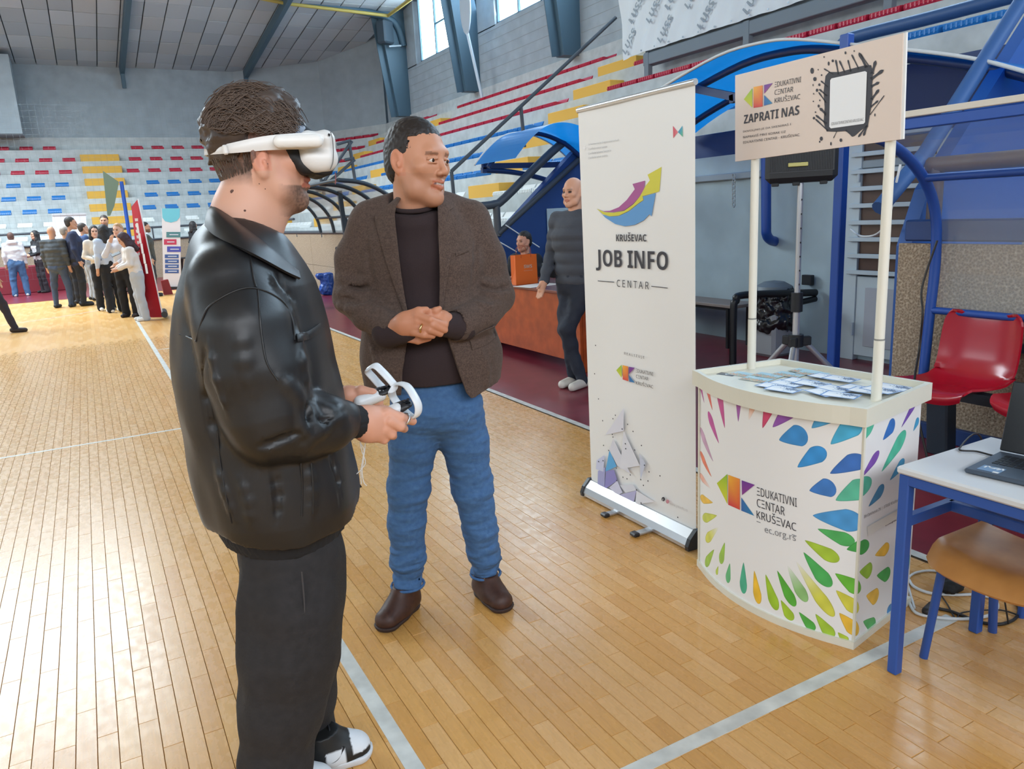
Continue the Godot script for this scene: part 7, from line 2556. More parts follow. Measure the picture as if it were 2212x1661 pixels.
	person("person", "person with long dark red hair in a cream jumper bent over a phone", b, left + 0.15, tall.call(b, 500, 300) * 1.02, {"top": "d2ccc8", "bottom": "aab0b8", "hair": "38222a", "shoes": "d9d8d4", "hair_style": "long", "hair_len": 0.34, "lean": Vector3(0, -0.03, 0.1), "head_pitch": 0.5, "le": Vector3(0.22, 1.14, 0.14), "lw": Vector3(0.08, 1.05, 0.34), "re": Vector3(-0.22, 1.14, 0.14), "rw": Vector3(-0.06, 1.06, 0.34), "leg": 1.2, "flare": 1.35, "top_name": "jumper", "shoulders": 0.17, "bulk": 1.02, "sleeve": 1.15, "hem": 0.04})
	b = G.call(337, 640)
	person("person", "bearded person in a grey suit standing behind the red banner", b, right - 0.1, tall.call(b, 479, 322), {"top": "4a4c48", "bottom": "32343a", "hair": "241f1e", "shoes": "1c1c20", "shirt": "d8dade", "beard": 0.7, "hem": 0.12})
	b = G.call(434, 604)
	person("person", "person in a black coat with a pale scarf by the end stand", b, right + 0.4, tall.call(b, 477, 430), {"top": "1d1e23", "bottom": "202126", "hair": "2a2626", "shoes": "1c1c20", "shirt": "b09a80", "hem": 0.2, "hair_style": "long", "hair_len": 0.2})
	# phones
	for q in [[208, 551, 18.0], [241, 553, 15.6]]:
		pass
	# bald man leaning at the desk behind the roll-up banner
	b = G.call(1252, 832)
	person("person", "bald person in a grey quilted jacket leaning by the desk, ankles crossed", b, left + 0.35, 1.80, {"top": "3f434c", "bottom": "232936", "hair": "8a7a70", "shoes": "cfc9c0", "hair_style": "bald", "quilt": true, "cell": 0.014, "bulk": 1.1, "skin": "c9977c", "hem": 0.06, "lk": Vector3(0.0, 0.52, 0.14), "la": Vector3(-0.06, 0.06, 0.02), "rk": Vector3(-0.06, 0.52, 0.1), "ra": Vector3(0.08, 0.06, 0.06), "leg": 0.98, "flare": 0.8, "re": Vector3(-0.25, 1.14, 0.02), "rw": Vector3(-0.2, 0.92, 0.2), "rumple": 0.006})
	# man seated behind the desk
	b = Vector3(4.62, -0.42, -8.1)
	person("person", "dark-haired person in black seated behind the orange gift bag", b, left + 0.3, 1.72, {"top": "1e2026", "bottom": "22252c", "hair": "1f1b1a", "shoes": "1c1c20", "skin": "c08e78", "beard": 0.25, "cell": 0.018, "lk": Vector3(0.1, 0.86, 0.36), "la": Vector3(0.1, 0.48, 0.34), "rk": Vector3(-0.1, 0.86, 0.36), "ra": Vector3(-0.1, 0.48, 0.34), "le": Vector3(0.26, 1.16, 0.08), "lw": Vector3(0.14, 1.22, 0.28), "re": Vector3(-0.26, 1.16, 0.08), "rw": Vector3(-0.14, 1.22, 0.28)})
	var st := thing("office_chair", "dark chair under the seated person behind the desk", "chair", Vector3(4.7, 0, -8.1))
	var m := MB.new().box(at(Vector3(4.7, 0.41, -8.1)), Vector3(0.44, 0.06, 0.44), 0.02)
	part(st, "seat", m.mesh(), mat("black_plastic", Color.WHITE))
	m = MB.new().box(at(Vector3(4.93, 0.7, -8.1)), Vector3(0.05, 0.4, 0.42), 0.02)
	part(st, "backrest", m.mesh(), mat("black_plastic", Color.WHITE))
	for q in [Vector3(4.52, 0, -7.92), Vector3(4.52, 0, -8.28), Vector3(4.9, 0, -7.92), Vector3(4.9, 0, -8.28)]:
		m = MB.new().bar(q, q + Vector3(0, 0.39, 0), 0.03, 0.03)
		part(st, "leg", m.mesh(), mat("black_plastic", Color.WHITE))
	# phones in the girls' hands
	var ph := mat("phone", hexc("1b1d22"), 0.2)
	for q in [[208, 552, 232, 670, "black phone held at the waist by the girl with the badge"], [250, 549, 312, 692, "black phone held low by the girl in the cream jumper"]]:
		var bb: Vector3 = on_y(q[2], q[3])
		var p := on_plane(q[0], q[1], bb + Vector3(0, 0, 0.26), Vector3(bb.x, 0, bb.z))
		var box := MB.new().box(Transform3D(Basis(Vector3.BACK, 0.35) * Basis(Vector3.RIGHT, 0.6), p), Vector3(0.15, 0.012, 0.075), 0.004)
		solo("mobile_phone", box.mesh(), ph, q[4], "phone")
	var bg := on_plane(218, 561, on_y(232, 670) + Vector3(0, 0, 0.2), Vector3(0, 0, 1))
	var badge := MB.new().box(at(bg), Vector3(0.13, 0.07, 0.006), 0.002)
	solo("name_badge", badge.mesh(), mat("badge_blue", hexc("a9d4dc"), 0.3), "pale blue badge hanging on the girl with long black hair", "badge")

# ---------------------------------------------------------------- the two men in front, joints read from the photo on each man's own upright plane
func rpx(p: Vector3, r: float) -> float:
	return r * (p - EYE).dot(-CB.z) / FOC
func eye_pair(t: Node3D, c: Vector3, B: Basis, k: float, look: Vector3) -> void:
	for d in [-1.0, 1.0]:
		var e := c + B * (Vector3(d * 0.031, 0.0035, 0.077) * k)
		var m := MB.new()
		var prof := []
		for i in 9:
			var a := PI * i / 8.0 - PI * 0.5
			prof.append(Vector2(0.0125 * k * cos(a), 0.0125 * k * sin(a)))
		m.lathe(prof, 14, at(e))
		var ey := part(t, "eye", m.mesh(), mat("eye_white", hexc("d9d2cb"), 0.2))
		var f := (B * look).normalized()
		var ib := Basis(f.cross(Vector3.UP).normalized(), f, Vector3.UP)
		m = MB.new().lathe([Vector2(0.0062 * k, 0.0), Vector2(0.005 * k, 0.0012 * k), Vector2(0.0, 0.0016 * k)], 12, Transform3D(Basis(f.cross(Vector3.UP).normalized(), f, f.cross(Vector3.UP).normalized().cross(f)), e + f * 0.0112 * k))
		part(ey, "iris", m.mesh(), mat("iris_brown", hexc("2d1d14"), 0.15))
# signed distance to a polygon in metres, negative inside
func poly_dist(poly: PackedVector2Array, u: float, v: float) -> float:
	var q := Vector2(u, v)
	var m := 1e9
	var k := poly.size()
	for i in k:
		var a := poly[i]
		var e := poly[(i + 1) % k] - a
		var w := q - a
		m = minf(m, (w - e * clampf(w.dot(e) / e.length_squared(), 0.0, 1.0)).length_squared())
	m = sqrt(m)
	return -m if Geometry2D.is_point_in_polygon(q, poly) else m
# photo pixels laid onto a soft body's surface
func traced(s: SDF, pts: Array, lift: float) -> Array:
	var o := []
	for q in pts:
		var d := ray(q[0], q[1])
		o.append(s.trace(EYE, d, (s.lo + s.hi) * 0.5) - d.normalized() * lift)
	return o
# folds: rounded ridges (sub = valleys) that follow pixel paths on the body
func folds(s: SDF, base: SDF, list: Array) -> void:
	for q in list:
		var pts := traced(base, q[0], -rpx(base.lo, 1.0) * absf(q[1]) * q[2])
		var path := smooth_path(pts, 2)
		for i in path.size() - 1:
			var f0 := 0.35 + 0.65 * sin(PI * float(i) / (path.size() - 1))
			var f1 := 0.35 + 0.65 * sin(PI * float(i + 1) / (path.size() - 1))
			var r := rpx(path[i], absf(q[1]))
			s.cap(path[i], path[i + 1], r * f0, r * f1, r * 1.6, Vector3.ZERO, 1.0, q[1] < 0)
# a thin sheet between two pixel edges, laid on a body
func laid_sheet(s: SDF, a: Array, b: Array, lift: float, nu: int, nv: int, thick: float) -> ArrayMesh:
	var pa := []
	var pb := []
	for q in a: pa.append(Vector3(q[0], q[1], 0))
	for q in b: pb.append(Vector3(q[0], q[1], 0))
	var ea := smooth_path(pa, 6)
	var eb := smooth_path(pb, 6)
	var at_ := func(e: PackedVector3Array, u: float) -> Vector3:
		var f := u * (e.size() - 1)
		var i := mini(int(f), e.size() - 2)
		return e[i].lerp(e[i + 1], f - i)
	return MB.new().sheet(nu, nv, func(u: float, v: float) -> Vector3:
		var q: Vector3 = at_.call(ea, u).lerp(at_.call(eb, u), v)
		var d := ray(q.x, q.y)
		return s.trace(EYE, d, (s.lo + s.hi) * 0.5) - d.normalized() * (lift * (0.6 + 0.4 * sin(v * PI))), thick).mesh()
func in_poly(poly: PackedVector2Array, u: float, v: float) -> bool:
	return Geometry2D.is_point_in_polygon(Vector2(u, v), poly)
func shoe(heel: Vector3, toe: Vector3, w: float, hgt: float, cell: float, color, ankle: Vector3, sole := 0.022) -> Array:
	# heel and toe lie on the floor; returns [upper, sole] meshes
	var d := (toe - heel).normalized()
	var L := heel.distance_to(toe)
	var sd := d.cross(Vector3.UP)
	var s := SDF.new()
	var y := Vector3.UP
	s.cap(heel + d * 0.045 + y * 0.05, heel + d * L * 0.5 + y * 0.045, 0.04, 0.043, 0.03)
	s.cap(heel + d * L * 0.45 + y * 0.042, toe - d * 0.055 + y * 0.036, 0.044, 0.042, 0.03, sd, w)
	s.cap(heel + d * 0.05 + y * 0.06, ankle, 0.042, 0.045, 0.04)
	s.cap(heel + d * L * 0.62 + y * 0.05, heel + d * L * 0.28 + y * hgt, 0.032, 0.036, 0.03)
	s.cut(heel + y * sole * 0.8, Vector3.DOWN)
	s.cut(ankle + y * 0.01, Vector3.UP)
	var up := s.build(cell, color)
	s = SDF.new()
	s.cap(heel + d * 0.045 + y * 0.03, heel + d * L * 0.5 + y * 0.03, 0.045, 0.043, 0.02)
	s.cap(heel + d * L * 0.5 + y * 0.03, toe - d * 0.055 + y * 0.03, 0.045, 0.048, 0.02, sd, w)
	s.cut(heel + y * sole, Vector3.UP)
	s.cut(heel + y * 0.001, Vector3.DOWN)
	return [up, s.run(cell)]

func _blazer_man() -> void:
	var B0 := on_y(967, 1347)
	var n := Vector3(B0.x, 0, B0.z).normalized()
	var rt := n.cross(Vector3.UP).normalized()
	var t := thing("person", "person in a brown tweed blazer and blue jeans smiling with clasped hands", "person", B0)
	var P := func(px: float, py: float, off := 0.0) -> Vector3: return on_plane(px, py, B0 + n * off, n)
	var uv := func(q: Vector3) -> Vector2: return Vector2((q - B0).dot(rt), q.y)
	var flat := func(pts: Array, off: float) -> PackedVector2Array:
		var o := PackedVector2Array()
		for q in pts: o.append(uv.call(P.call(q[0], q[1], off)))
		return o
	var R := func(p: Vector3, r: float) -> float: return rpx(p, r)
	# --- jeans
	var denim := mat("denim", hexc("4a72a0"), 0.85)
	triplanar(denim, noise_tex(0.05, Color(0.72, 0.78, 0.84), Color(1, 1, 1), 512, 201, FastNoiseLite.TYPE_SIMPLEX_SMOOTH, 5), 1.6)
	bump(denim, noise_bump(0.35, 2.0), 0.25)
	var h1 := on_y(900, 1305)
	var t1 := on_y(818, 1372)
	var h2 := on_y(1034, 1278)
	var t2 := on_y(1100, 1328)
	var o1 := (h1.lerp(t1, 0.25) - B0).dot(n)
	var o2 := (h2.lerp(t2, 0.25) - B0).dot(n)
	var s := SDF.new()
	var A: Vector3 = P.call(925, 835, 0.0)
	var A2: Vector3 = P.call(945, 880, 0.0)
	s.cap(A, A2, R.call(A, 62), R.call(A2, 66), 0.05, rt, 1.45)
	var leg := func(pts: Array, off: float):
		var v := []
		var r := []
		for i in pts.size():
			var q: Vector3 = P.call(pts[i][0], pts[i][1], off * float(i) / (pts.size() - 1))
			v.append(q)
			r.append(R.call(q, pts[i][2]))
		s.chain(v, r, 0.03)
	leg.call([[905, 885, 54], [893, 950, 51], [883, 1050, 44], [878, 1130, 39], [881, 1200, 35], [881, 1248, 33]], o1)
	leg.call([[985, 885, 56], [1003, 950, 50], [1020, 1050, 43], [1037, 1140, 36], [1044, 1190, 34], [1049, 1222, 31]], o2)
	var jn := fnoise(31, 9.0, 2)
	var ky: float = B0.y
	var kneeL: Vector3 = P.call(883, 1050, o1 * 0.4)
	s.disp = func(q: Vector3) -> float:
		# bunching above the ankles, soft drag folds at knee and crotch
		var low := clampf((0.36 - q.y) / 0.25, 0.0, 1.0)
		return jn.get_noise_3d(q.x * 0.8, q.y * 2.6, q.z * 0.8) * (0.006 + 0.012 * low) + 0.0035 * low * low * sin(q.y * 80.0 + q.x * 25.0)
	s.cut(P.call(881, 1272, o1), Vector3.DOWN)
	part(t, "jeans", s.run(0.0085), denim)
	# hems
	for q in [[881, 1262, 33, o1], [1049, 1238, 30, o2]]:
		var c: Vector3 = P.call(q[0], q[1], q[3])
		var ring := PackedVector3Array()
		for i in 19:
			var a := TAU * i / 18.0
			ring.append(c + rt * cos(a) * rpx(c, q[2] + 2.0) + n * sin(a) * rpx(c, q[2] + 2.0))
		part(t, "trouser_hem", MB.new().tube(ring, 0.006, 6, false).mesh(), denim)
	# --- boots
	var boot := mat("boot_brown", hexc("4a2c22"), 0.55)
	triplanar(boot, noise_tex(0.06, Color(0.7, 0.68, 0.66), Color(1, 1, 1), 256, 203), 3.0)
	for q in [[h1, t1, P.call(883, 1262, o1)], [h2, t2, P.call(1048, 1238, o2)]]:
		var heel: Vector3 = q[0]
		var toe: Vector3 = q[1]
		var m := shoe(heel, toe, 1.12, 0.13, 0.006, null, q[2])
		var bo := part(t, "boot", m[0], boot)
		part(bo, "sole", m[1], mat("boot_sole", hexc("33231f"), 0.7))
		var d := (toe - heel).normalized()
		var sd := d.cross(Vector3.UP)
		var L := heel.distance_to(toe)
		for i in 4:
			var f := 0.36 + i * 0.075
			var c := heel + d * L * f + Vector3.UP * (0.142 - i * 0.018)
			var lace := smooth_path([c - sd * 0.032 - Vector3.UP * 0.012, c + Vector3.UP * 0.006, c + sd * 0.032 - Vector3.UP * 0.012 + d * 0.008], 4)
			part(bo, "lace", MB.new().tube(lace, 0.003, 5).mesh(), mat("lace_tan", hexc("8a6a4c"), 0.8))
	# --- dark jumper
	var knit := mat("jumper", hexc("35282a"), 0.95)
	bump(triplanar(knit, noise_tex(0.3, Color(0.85, 0.85, 0.85), Color(1, 1, 1), 256, 205), 3.0), noise_bump(0.4, 2.0), 0.3)
	s = SDF.new()
	var tor := [[898, 470, 50, 1.5], [908, 560, 70, 1.45], [915, 680, 73, 1.4], [925, 770, 75, 1.4], [928, 815, 74, 1.4]]
	for i in tor.size() - 1:
		var a: Vector3 = P.call(tor[i][0], tor[i][1], 0.0)
		var b: Vector3 = P.call(tor[i + 1][0], tor[i + 1][1], 0.0)
		s.cap(a, b, R.call(a, tor[i][2]), R.call(b, tor[i + 1][2]), 0.04, rt, (tor[i][3] + tor[i + 1][3]) * 0.5)
	var nk: Vector3 = P.call(892, 448, -0.005)
	s.cap(nk, P.call(896, 480, 0.0), R.call(nk, 50), R.call(nk, 66), 0.03)
	for q in [[835, 722, -0.16, 884, 712, -0.2], [1000, 705, -0.15, 958, 700, -0.2]]:
		var a: Vector3 = P.call(q[0], q[1], q[2])
		var b: Vector3 = P.call(q[3], q[4], q[5])
		s.cap(a, b, R.call(a, 31), R.call(b, 27), 0.01)
	s.cut(P.call(928, 833, -0.1), Vector3.DOWN)
	var kn := fnoise(35, 6.0, 2)
	s.noise = kn
	s.amp = 0.006
	s.cut(nk + Vector3(0, 0.0, 0), (Vector3.UP - n * 0.35).normalized())
	part(t, "jumper", s.run(0.0085), knit)
	var col := PackedVector3Array()
	for i in 25:
		var a := TAU * i / 24.0
		col.append(nk + rt * cos(a) * rpx(nk, 47) + n * sin(a) * rpx(nk, 47) + Vector3.UP * (0.006 + sin(a) * 0.02))
	part(t, "collar_band", MB.new().tube(col, 0.0085, 8, false).mesh(), knit)
	# --- blazer
	var tweed := mat("tweed", hexc("69574e"), 0.95)
	bump(triplanar(tweed, noise_tex(0.22, Color(0.55, 0.53, 0.52), Color(1, 1, 1), 512, 207, FastNoiseLite.TYPE_VALUE, 3), 3.2), noise_bump(0.45, 3.0), 0.35)
	tweed.rim_enabled = true
	tweed.rim = 0.15
	s = SDF.new()
	tor = [[903, 466, 48, 1.9], [910, 505, 68, 1.72], [914, 570, 84, 1.5], [920, 680, 86, 1.48], [932, 770, 92, 1.56], [937, 840, 92, 1.6]]
	for i in tor.size() - 1:
		var a: Vector3 = P.call(tor[i][0], tor[i][1], 0.0)
		var b: Vector3 = P.call(tor[i + 1][0], tor[i + 1][1], 0.0)
		s.cap(a, b, R.call(a, tor[i][2]), R.call(b, tor[i + 1][2]), 0.05, rt, (tor[i][3] + tor[i + 1][3]) * 0.5)
	var arm := func(pts: Array, k: float):
		var v := []
		var r := []
		for q in pts:
			var p: Vector3 = P.call(q[0], q[1], q[3])
			v.append(p)
			r.append(R.call(p, q[2]))
		s.chain(v, r, k)
	arm.call([[790, 494, 41, 0.02], [766, 560, 38, 0.03], [757, 640, 38, 0.02]], 0.03)
	arm.call([[1018, 490, 42, 0.02], [1050, 560, 39, 0.03], [1071, 635, 40, 0.02]], 0.03)
	arm.call([[757, 645, 37, 0.01], [800, 682, 37, -0.09], [848, 710, 34, -0.16]], 0.016)
	arm.call([[1071, 640, 39, 0.01], [1040, 680, 38, -0.09], [990, 701, 35, -0.16]], 0.016)
	# trapezius slope and stand-up collar round the neck
	arm.call([[800, 470, 34, 0.03], [862, 440, 26, 0.04]], 0.04)
	arm.call([[1012, 466, 34, 0.03], [945, 436, 26, 0.04]], 0.04)
	arm.call([[858, 428, 14, 0.06], [900, 420, 14, 0.09], [945, 425, 14, 0.06]], 0.02)
	var edgeL := [[455, 846], [500, 856], [600, 869], [690, 881], [740, 879], [800, 870], [900, 862]]
	var edgeR := [[455, 952], [500, 949], [600, 951], [690, 957], [740, 970], [800, 990], [845, 1008], [868, 1028], [900, 1060]]
	var polyV := []
	for q in edgeL: polyV.append([q[1], q[0]])
	for i in range(edgeR.size() - 1, -1, -1): polyV.append([edgeR[i][1], edgeR[i][0]])
	polyV.append([940, 380])
	polyV.append([862, 380])
	var vee: PackedVector2Array = flat.call(polyV, -0.12)
	var ctr: float = uv.call(P.call(905, 445, 0.0)).x
	var fold := fnoise(37, 4.0, 2)
	var base := s.twin()
	base.keep = true
	base.run(0.012)
	s.disp = func(q: Vector3) -> float: return fold.get_noise_3d(q.x * 1.3, q.y * 0.8, q.z * 1.3) * 0.007
	folds(s, base, [[[[738, 600], [765, 612], [795, 606]], 8.0, 0.5], [[[728, 628], [760, 640], [795, 634]], 8.0, 0.5], [[[726, 655], [755, 668], [790, 662]], 7.0, 0.5], [[[748, 612], [775, 624], [800, 618]], -4.0, -0.3], [[[740, 640], [770, 652], [798, 646]], -4.0, -0.3], [[[1040, 606], [1066, 616], [1094, 606]], 8.0, 0.5], [[[1044, 632], [1072, 640], [1100, 630]], 8.0, 0.5], [[[1042, 620], [1070, 628], [1098, 618]], -4.0, -0.3], [[[1030, 652], [1056, 662], [1085, 655]], 6.0, 0.5], [[[800, 690], [820, 668], [830, 680]], 5.0, 0.5],
		[[[792, 520], [796, 580], [806, 640]], -5.0, -0.2], [[[1030, 520], [1028, 580], [1022, 640]], -5.0, -0.2], [[[800, 740], [815, 780], [812, 830]], 6.0, 0.6], [[[1040, 760], [1050, 800], [1050, 840]], 7.0, 0.6]])
	s.carve(func(q: Vector3) -> float:
		var fr := (q - B0).dot(n)
		if fr > 0.0: return -1.0
		var u: Vector2 = uv.call(q)
		return -poly_dist(vee, u.x, u.y))
	s.carve(func(q: Vector3) -> float:
		var u: Vector2 = uv.call(q)
		var hem: float = uv.call(P.call(930, 842, -0.08)).y - 0.03 * clampf((u.x - ctr - 0.02) / 0.1, 0.0, 1.0) - 0.0
		if u.x > ctr + 0.12: hem += (u.x - ctr - 0.12) * 0.28
		return hem - u.y)
	# neck opening
	s.cap(P.call(896, 380, 0.0), P.call(896, 462, 0.0), R.call(nk, 54), R.call(nk, 54), 0.01, Vector3.ZERO, 1.0, true)
	for q in [[860, 716, -0.175, 930, 700, -0.22], [978, 704, -0.175, 900, 700, -0.22]]:
		var a: Vector3 = P.call(q[0], q[1], q[2])
		var b: Vector3 = P.call(q[3], q[4], q[5])
		s.cap(a, b, R.call(a, 33), R.call(a, 33), 0.004, Vector3.ZERO, 1.0, true)
	var bz := part(t, "blazer", s.run(0.0075), tweed)
	part(bz, "lapel", laid_sheet(base, [[851, 436], [856, 500], [868, 600], [884, 700]], [[812, 464], [812, 480], [838, 575], [884, 702]], 0.007, 18, 6, 0.003), tweed)
	part(bz, "lapel", laid_sheet(base, [[978, 462], [985, 480], [968, 585], [950, 700]], [[945, 432], [947, 500], [950, 600], [949, 702]], 0.007, 18, 6, 0.003), tweed)
	part(bz, "collar", laid_sheet(base, [[858, 424], [845, 436], [820, 456]], [[866, 428], [856, 446], [852, 470]], 0.011, 8, 5, 0.003), tweed)
	part(bz, "collar", laid_sheet(base, [[938, 426], [948, 446], [950, 468]], [[948, 420], [962, 428], [980, 448]], 0.011, 8, 5, 0.003), tweed)
	part(bz, "pocket_flap", laid_sheet(base, [[1014, 732], [1040, 716], [1072, 702]], [[1020, 756], [1050, 744], [1078, 720]], 0.006, 8, 4, 0.003), tweed)
	part(bz, "pocket_welt", laid_sheet(base, [[984, 546], [1000, 540], [1012, 535]], [[985, 553], [1001, 547], [1013, 542]], 0.004, 6, 2, 0.002), tweed)
	for q in [[868, 712], [868, 752]]:
		var c: Vector3 = P.call(q[0], q[1], -0.135)
		part(bz, "button", MB.new().lathe([Vector2(0.009, 0.0), Vector2(0.009, 0.003), Vector2(0.0, 0.004)], 12, Transform3D(Basis(rt, -n, rt.cross(-n)), c)).mesh(), mat("button_dark", hexc("1f1715"), 0.4))
	# --- body: head, neck, hands, and a slim core that joins them
	var skin := lin("c08a6c")
	var HB := Basis(Vector3.UP, atan2(-n.x, -n.z) + deg_to_rad(47)) * Basis(Vector3.BACK, deg_to_rad(-3)) * Basis(Vector3.RIGHT, deg_to_rad(4))
	var k := 1.12
	var hc: Vector3 = P.call(903, 350, -0.02)
	s = SDF.new()
	head_prims(s, hc, HB, k, true, 0.8, 0.94)
	s.cap(hc + HB * Vector3(0, -0.05, -0.03) * k, P.call(894, 462, 0.0), 0.06, 0.068, 0.04)
	var hairc := lin("1d1714")
	var face := func(q: Vector3) -> Color:
		var l := HB.transposed() * (q - hc) / k
		var c := skin
		var ax := absf(l.x)
		if l.z > 0.0 and l.y < -0.035 and l.y > -0.125: c = c.lerp(Color(0.2, 0.13, 0.1), 0.16)
		if l.z > 0.05 and l.y > 0.014 + 0.006 * (1.0 - absf(ax - 0.03) / 0.02) and l.y < 0.026 and absf(ax - 0.032) < 0.017: c = c.lerp(hairc, 0.5)
		if l.z > 0.076 and l.y < -0.052 and l.y > -0.08 and ax < 0.026:
			if absf(l.y + 0.0645 - ax * 0.14) < 0.0028 and ax < 0.022: c = Color(0.42, 0.36, 0.32) if ax < 0.016 else Color(0.16, 0.07, 0.06)
			else: c = Color(skin.r * 0.86, skin.g * 0.62, skin.b * 0.62)
		if ax > 0.072 and l.y > -0.045 and l.z > -0.04: c = Color(c.r * 1.02, c.g * 0.88, c.b * 0.86)
		return c
	var ms := [s.build(0.0036, face)]
	s = SDF.new()
	var Z := func(zx: float, zy: float, off: float) -> Vector3: return P.call(600 + zx / 3.072, 380 + zy / 3.072, off)
	var rz := func(z: float) -> float: return rpx(P.call(913, 705, -0.22), z / 3.072)
	# the hand that comes from the left-hand sleeve lies outside
	s.cap(Z.call(770, 1010, -0.185), Z.call(840, 985, -0.215), rz.call(62), rz.call(66), 0.01)
	s.cap(Z.call(840, 975, -0.215), Z.call(925, 960, -0.235), rz.call(66), rz.call(50), 0.02)
	s.cap(Z.call(850, 1020, -0.215), Z.call(915, 1020, -0.235), rz.call(50), rz.call(42), 0.02)
	var fing := [[[925, 925], [1010, 955], [1108, 992], 27, 23], [[935, 965], [1030, 990], [1108, 1022], 27, 23], [[925, 1005], [1010, 1022], [1078, 1048], 26, 22], [[905, 1040], [970, 1055], [1028, 1062], 24, 20]]
	for f in fing:
		var a: Vector3 = Z.call(f[0][0], f[0][1], -0.245)
		var b: Vector3 = Z.call(f[1][0], f[1][1], -0.262)
		var c: Vector3 = Z.call(f[2][0], f[2][1], -0.24)
		s.cap(a, b, rz.call(f[3]), rz.call(f[3] - 1), 0.006).cap(b, c, rz.call(f[3] - 1), rz.call(f[4]), 0.004)
	s.cap(Z.call(850, 930, -0.225), Z.call(935, 895, -0.235), rz.call(30), rz.call(27), 0.015).cap(Z.call(935, 895, -0.235), Z.call(985, 888, -0.232), rz.call(27), rz.call(22), 0.004)
	# the other hand, behind it
	s.cap(Z.call(1160, 985, -0.185), Z.call(1085, 965, -0.205), rz.call(60), rz.call(64), 0.01)
	s.cap(Z.call(1085, 955, -0.205), Z.call(1010, 945, -0.215), rz.call(62), rz.call(48), 0.02)
	for f in [[[1020, 905], [960, 900], [930, 896], 24, 21], [[1000, 1075], [930, 1095], [868, 1085], 24, 21], [[1010, 1050], [940, 1070], [880, 1060], 24, 20], [[1000, 1000], [960, 1010], [900, 1000], 24, 20]]:
		var a: Vector3 = Z.call(f[0][0], f[0][1], -0.215)
		var b: Vector3 = Z.call(f[1][0], f[1][1], -0.225)
		var c: Vector3 = Z.call(f[2][0], f[2][1], -0.215)
		s.cap(a, b, rz.call(f[3]), rz.call(f[3] - 1), 0.006).cap(b, c, rz.call(f[3] - 1), rz.call(f[4]), 0.004)
	s.cap(Z.call(1060, 930, -0.215), Z.call(1050, 895, -0.225), rz.call(28), rz.call(25), 0.012).cap(Z.call(1050, 895, -0.225), Z.call(1072, 880, -0.225), rz.call(25), rz.call(18), 0.004)
	ms.append(s.build(0.0032, func(q: Vector3): return skin * Color(1.04, 0.94, 0.9)))
	s = SDF.new()
	s.cap(P.call(897, 470, 0.0), P.call(915, 680, 0.02), 0.07, 0.08, 0.03)
	for pts in [[[800, 490, 0.02], [762, 640, 0.02], [850, 708, -0.16]], [[1015, 488, 0.02], [1064, 636, 0.02], [985, 702, -0.16]]]:
		s.cap(P.call(897, 485, 0.0), P.call(pts[0][0], pts[0][1], pts[0][2]), 0.045, 0.04, 0.03)
		s.cap(P.call(pts[0][0], pts[0][1], pts[0][2]), P.call(pts[1][0], pts[1][1], pts[1][2]), 0.04, 0.035, 0.02)
		s.cap(P.call(pts[1][0], pts[1][1], pts[1][2]), P.call(pts[2][0], pts[2][1], pts[2][2]), 0.035, 0.03, 0.02)
	ms.append(s.build(0.014, func(_q): return skin))
	var sk := vcol("skin_warm", 0.48, 0.45)
	sk.subsurf_scatter_enabled = true
	sk.subsurf_scatter_strength = 0.06
	part(t, "body", merged(ms), sk)
	eye_pair(t, hc, HB, k, Vector3(0.12, -0.08, 1.0))
	part(t, "wedding_ring", MB.new().tube(_ring(Z.call(958, 1012, -0.257), (Z.call(1010, 1022, -0.262) - Z.call(925, 1005, -0.245)).normalized(), rz.call(29)), rz.call(8), 8, false).mesh(), mat("gold", hexc("d9b27a"), 0.25, 1.0))
	# --- short dark hair with receding temples
	s = SDF.new()
	s.ball(hc + HB * Vector3(0, 0.038, -0.02) * k, Vector3(0.0785, 0.0935, 0.098) * k, HB, 0.02)
	s.ball(hc + HB * Vector3(0, -0.02, -0.05) * k, Vector3(0.071, 0.06, 0.052) * k, HB, 0.03)
	s.carve(func(q: Vector3) -> float:
		var l := HB.transposed() * (q - hc) / k
		var ax := absf(l.x)
		# hairline over the brow, deep at the temples, down in front of the ears to a sideburn
		var line := 0.083 + 0.012 * cos(ax * 60.0) if ax < 0.052 else 0.068
		var front := 0.062 - (0.05 if ax > 0.034 and ax < 0.066 else 0.0)
		var f := minf(l.z - front * clampf((l.y + 0.02) / 0.09, 0.0, 1.0) - 0.006, line - l.y + 0.0)
		var low := minf(-0.035 - l.y + (0.03 if l.z < -0.03 else 0.045), 1.0)
		if ax > 0.05 and l.z > -0.035 and l.z < 0.012: low = -0.012 - l.y
		low = maxf(low, -1.0)
		return maxf(f, -(l.y + 0.05 + (0.03 if l.z < -0.04 else 0.0) - (0.03 if l.z > -0.03 else 0.0))) * k)
	var hn := fnoise(41, 60.0, 2)
	s.disp = func(q: Vector3) -> float: return hn.get_noise_3dv(q) * 0.0025
	part(t, "hair", s.run(0.0045), mat("hair_black", hexc("221b19"), 0.55))

func _ring(c: Vector3, axis: Vector3, r: float) -> PackedVector3Array:
	var u := axis.cross(Vector3.UP if absf(axis.y) < 0.9 else Vector3.RIGHT).normalized()
	var v := axis.cross(u)
	var o := PackedVector3Array()
	for i in 19: o.append(c + (u * cos(TAU * i / 18.0) + v * sin(TAU * i / 18.0)) * r)
	return o

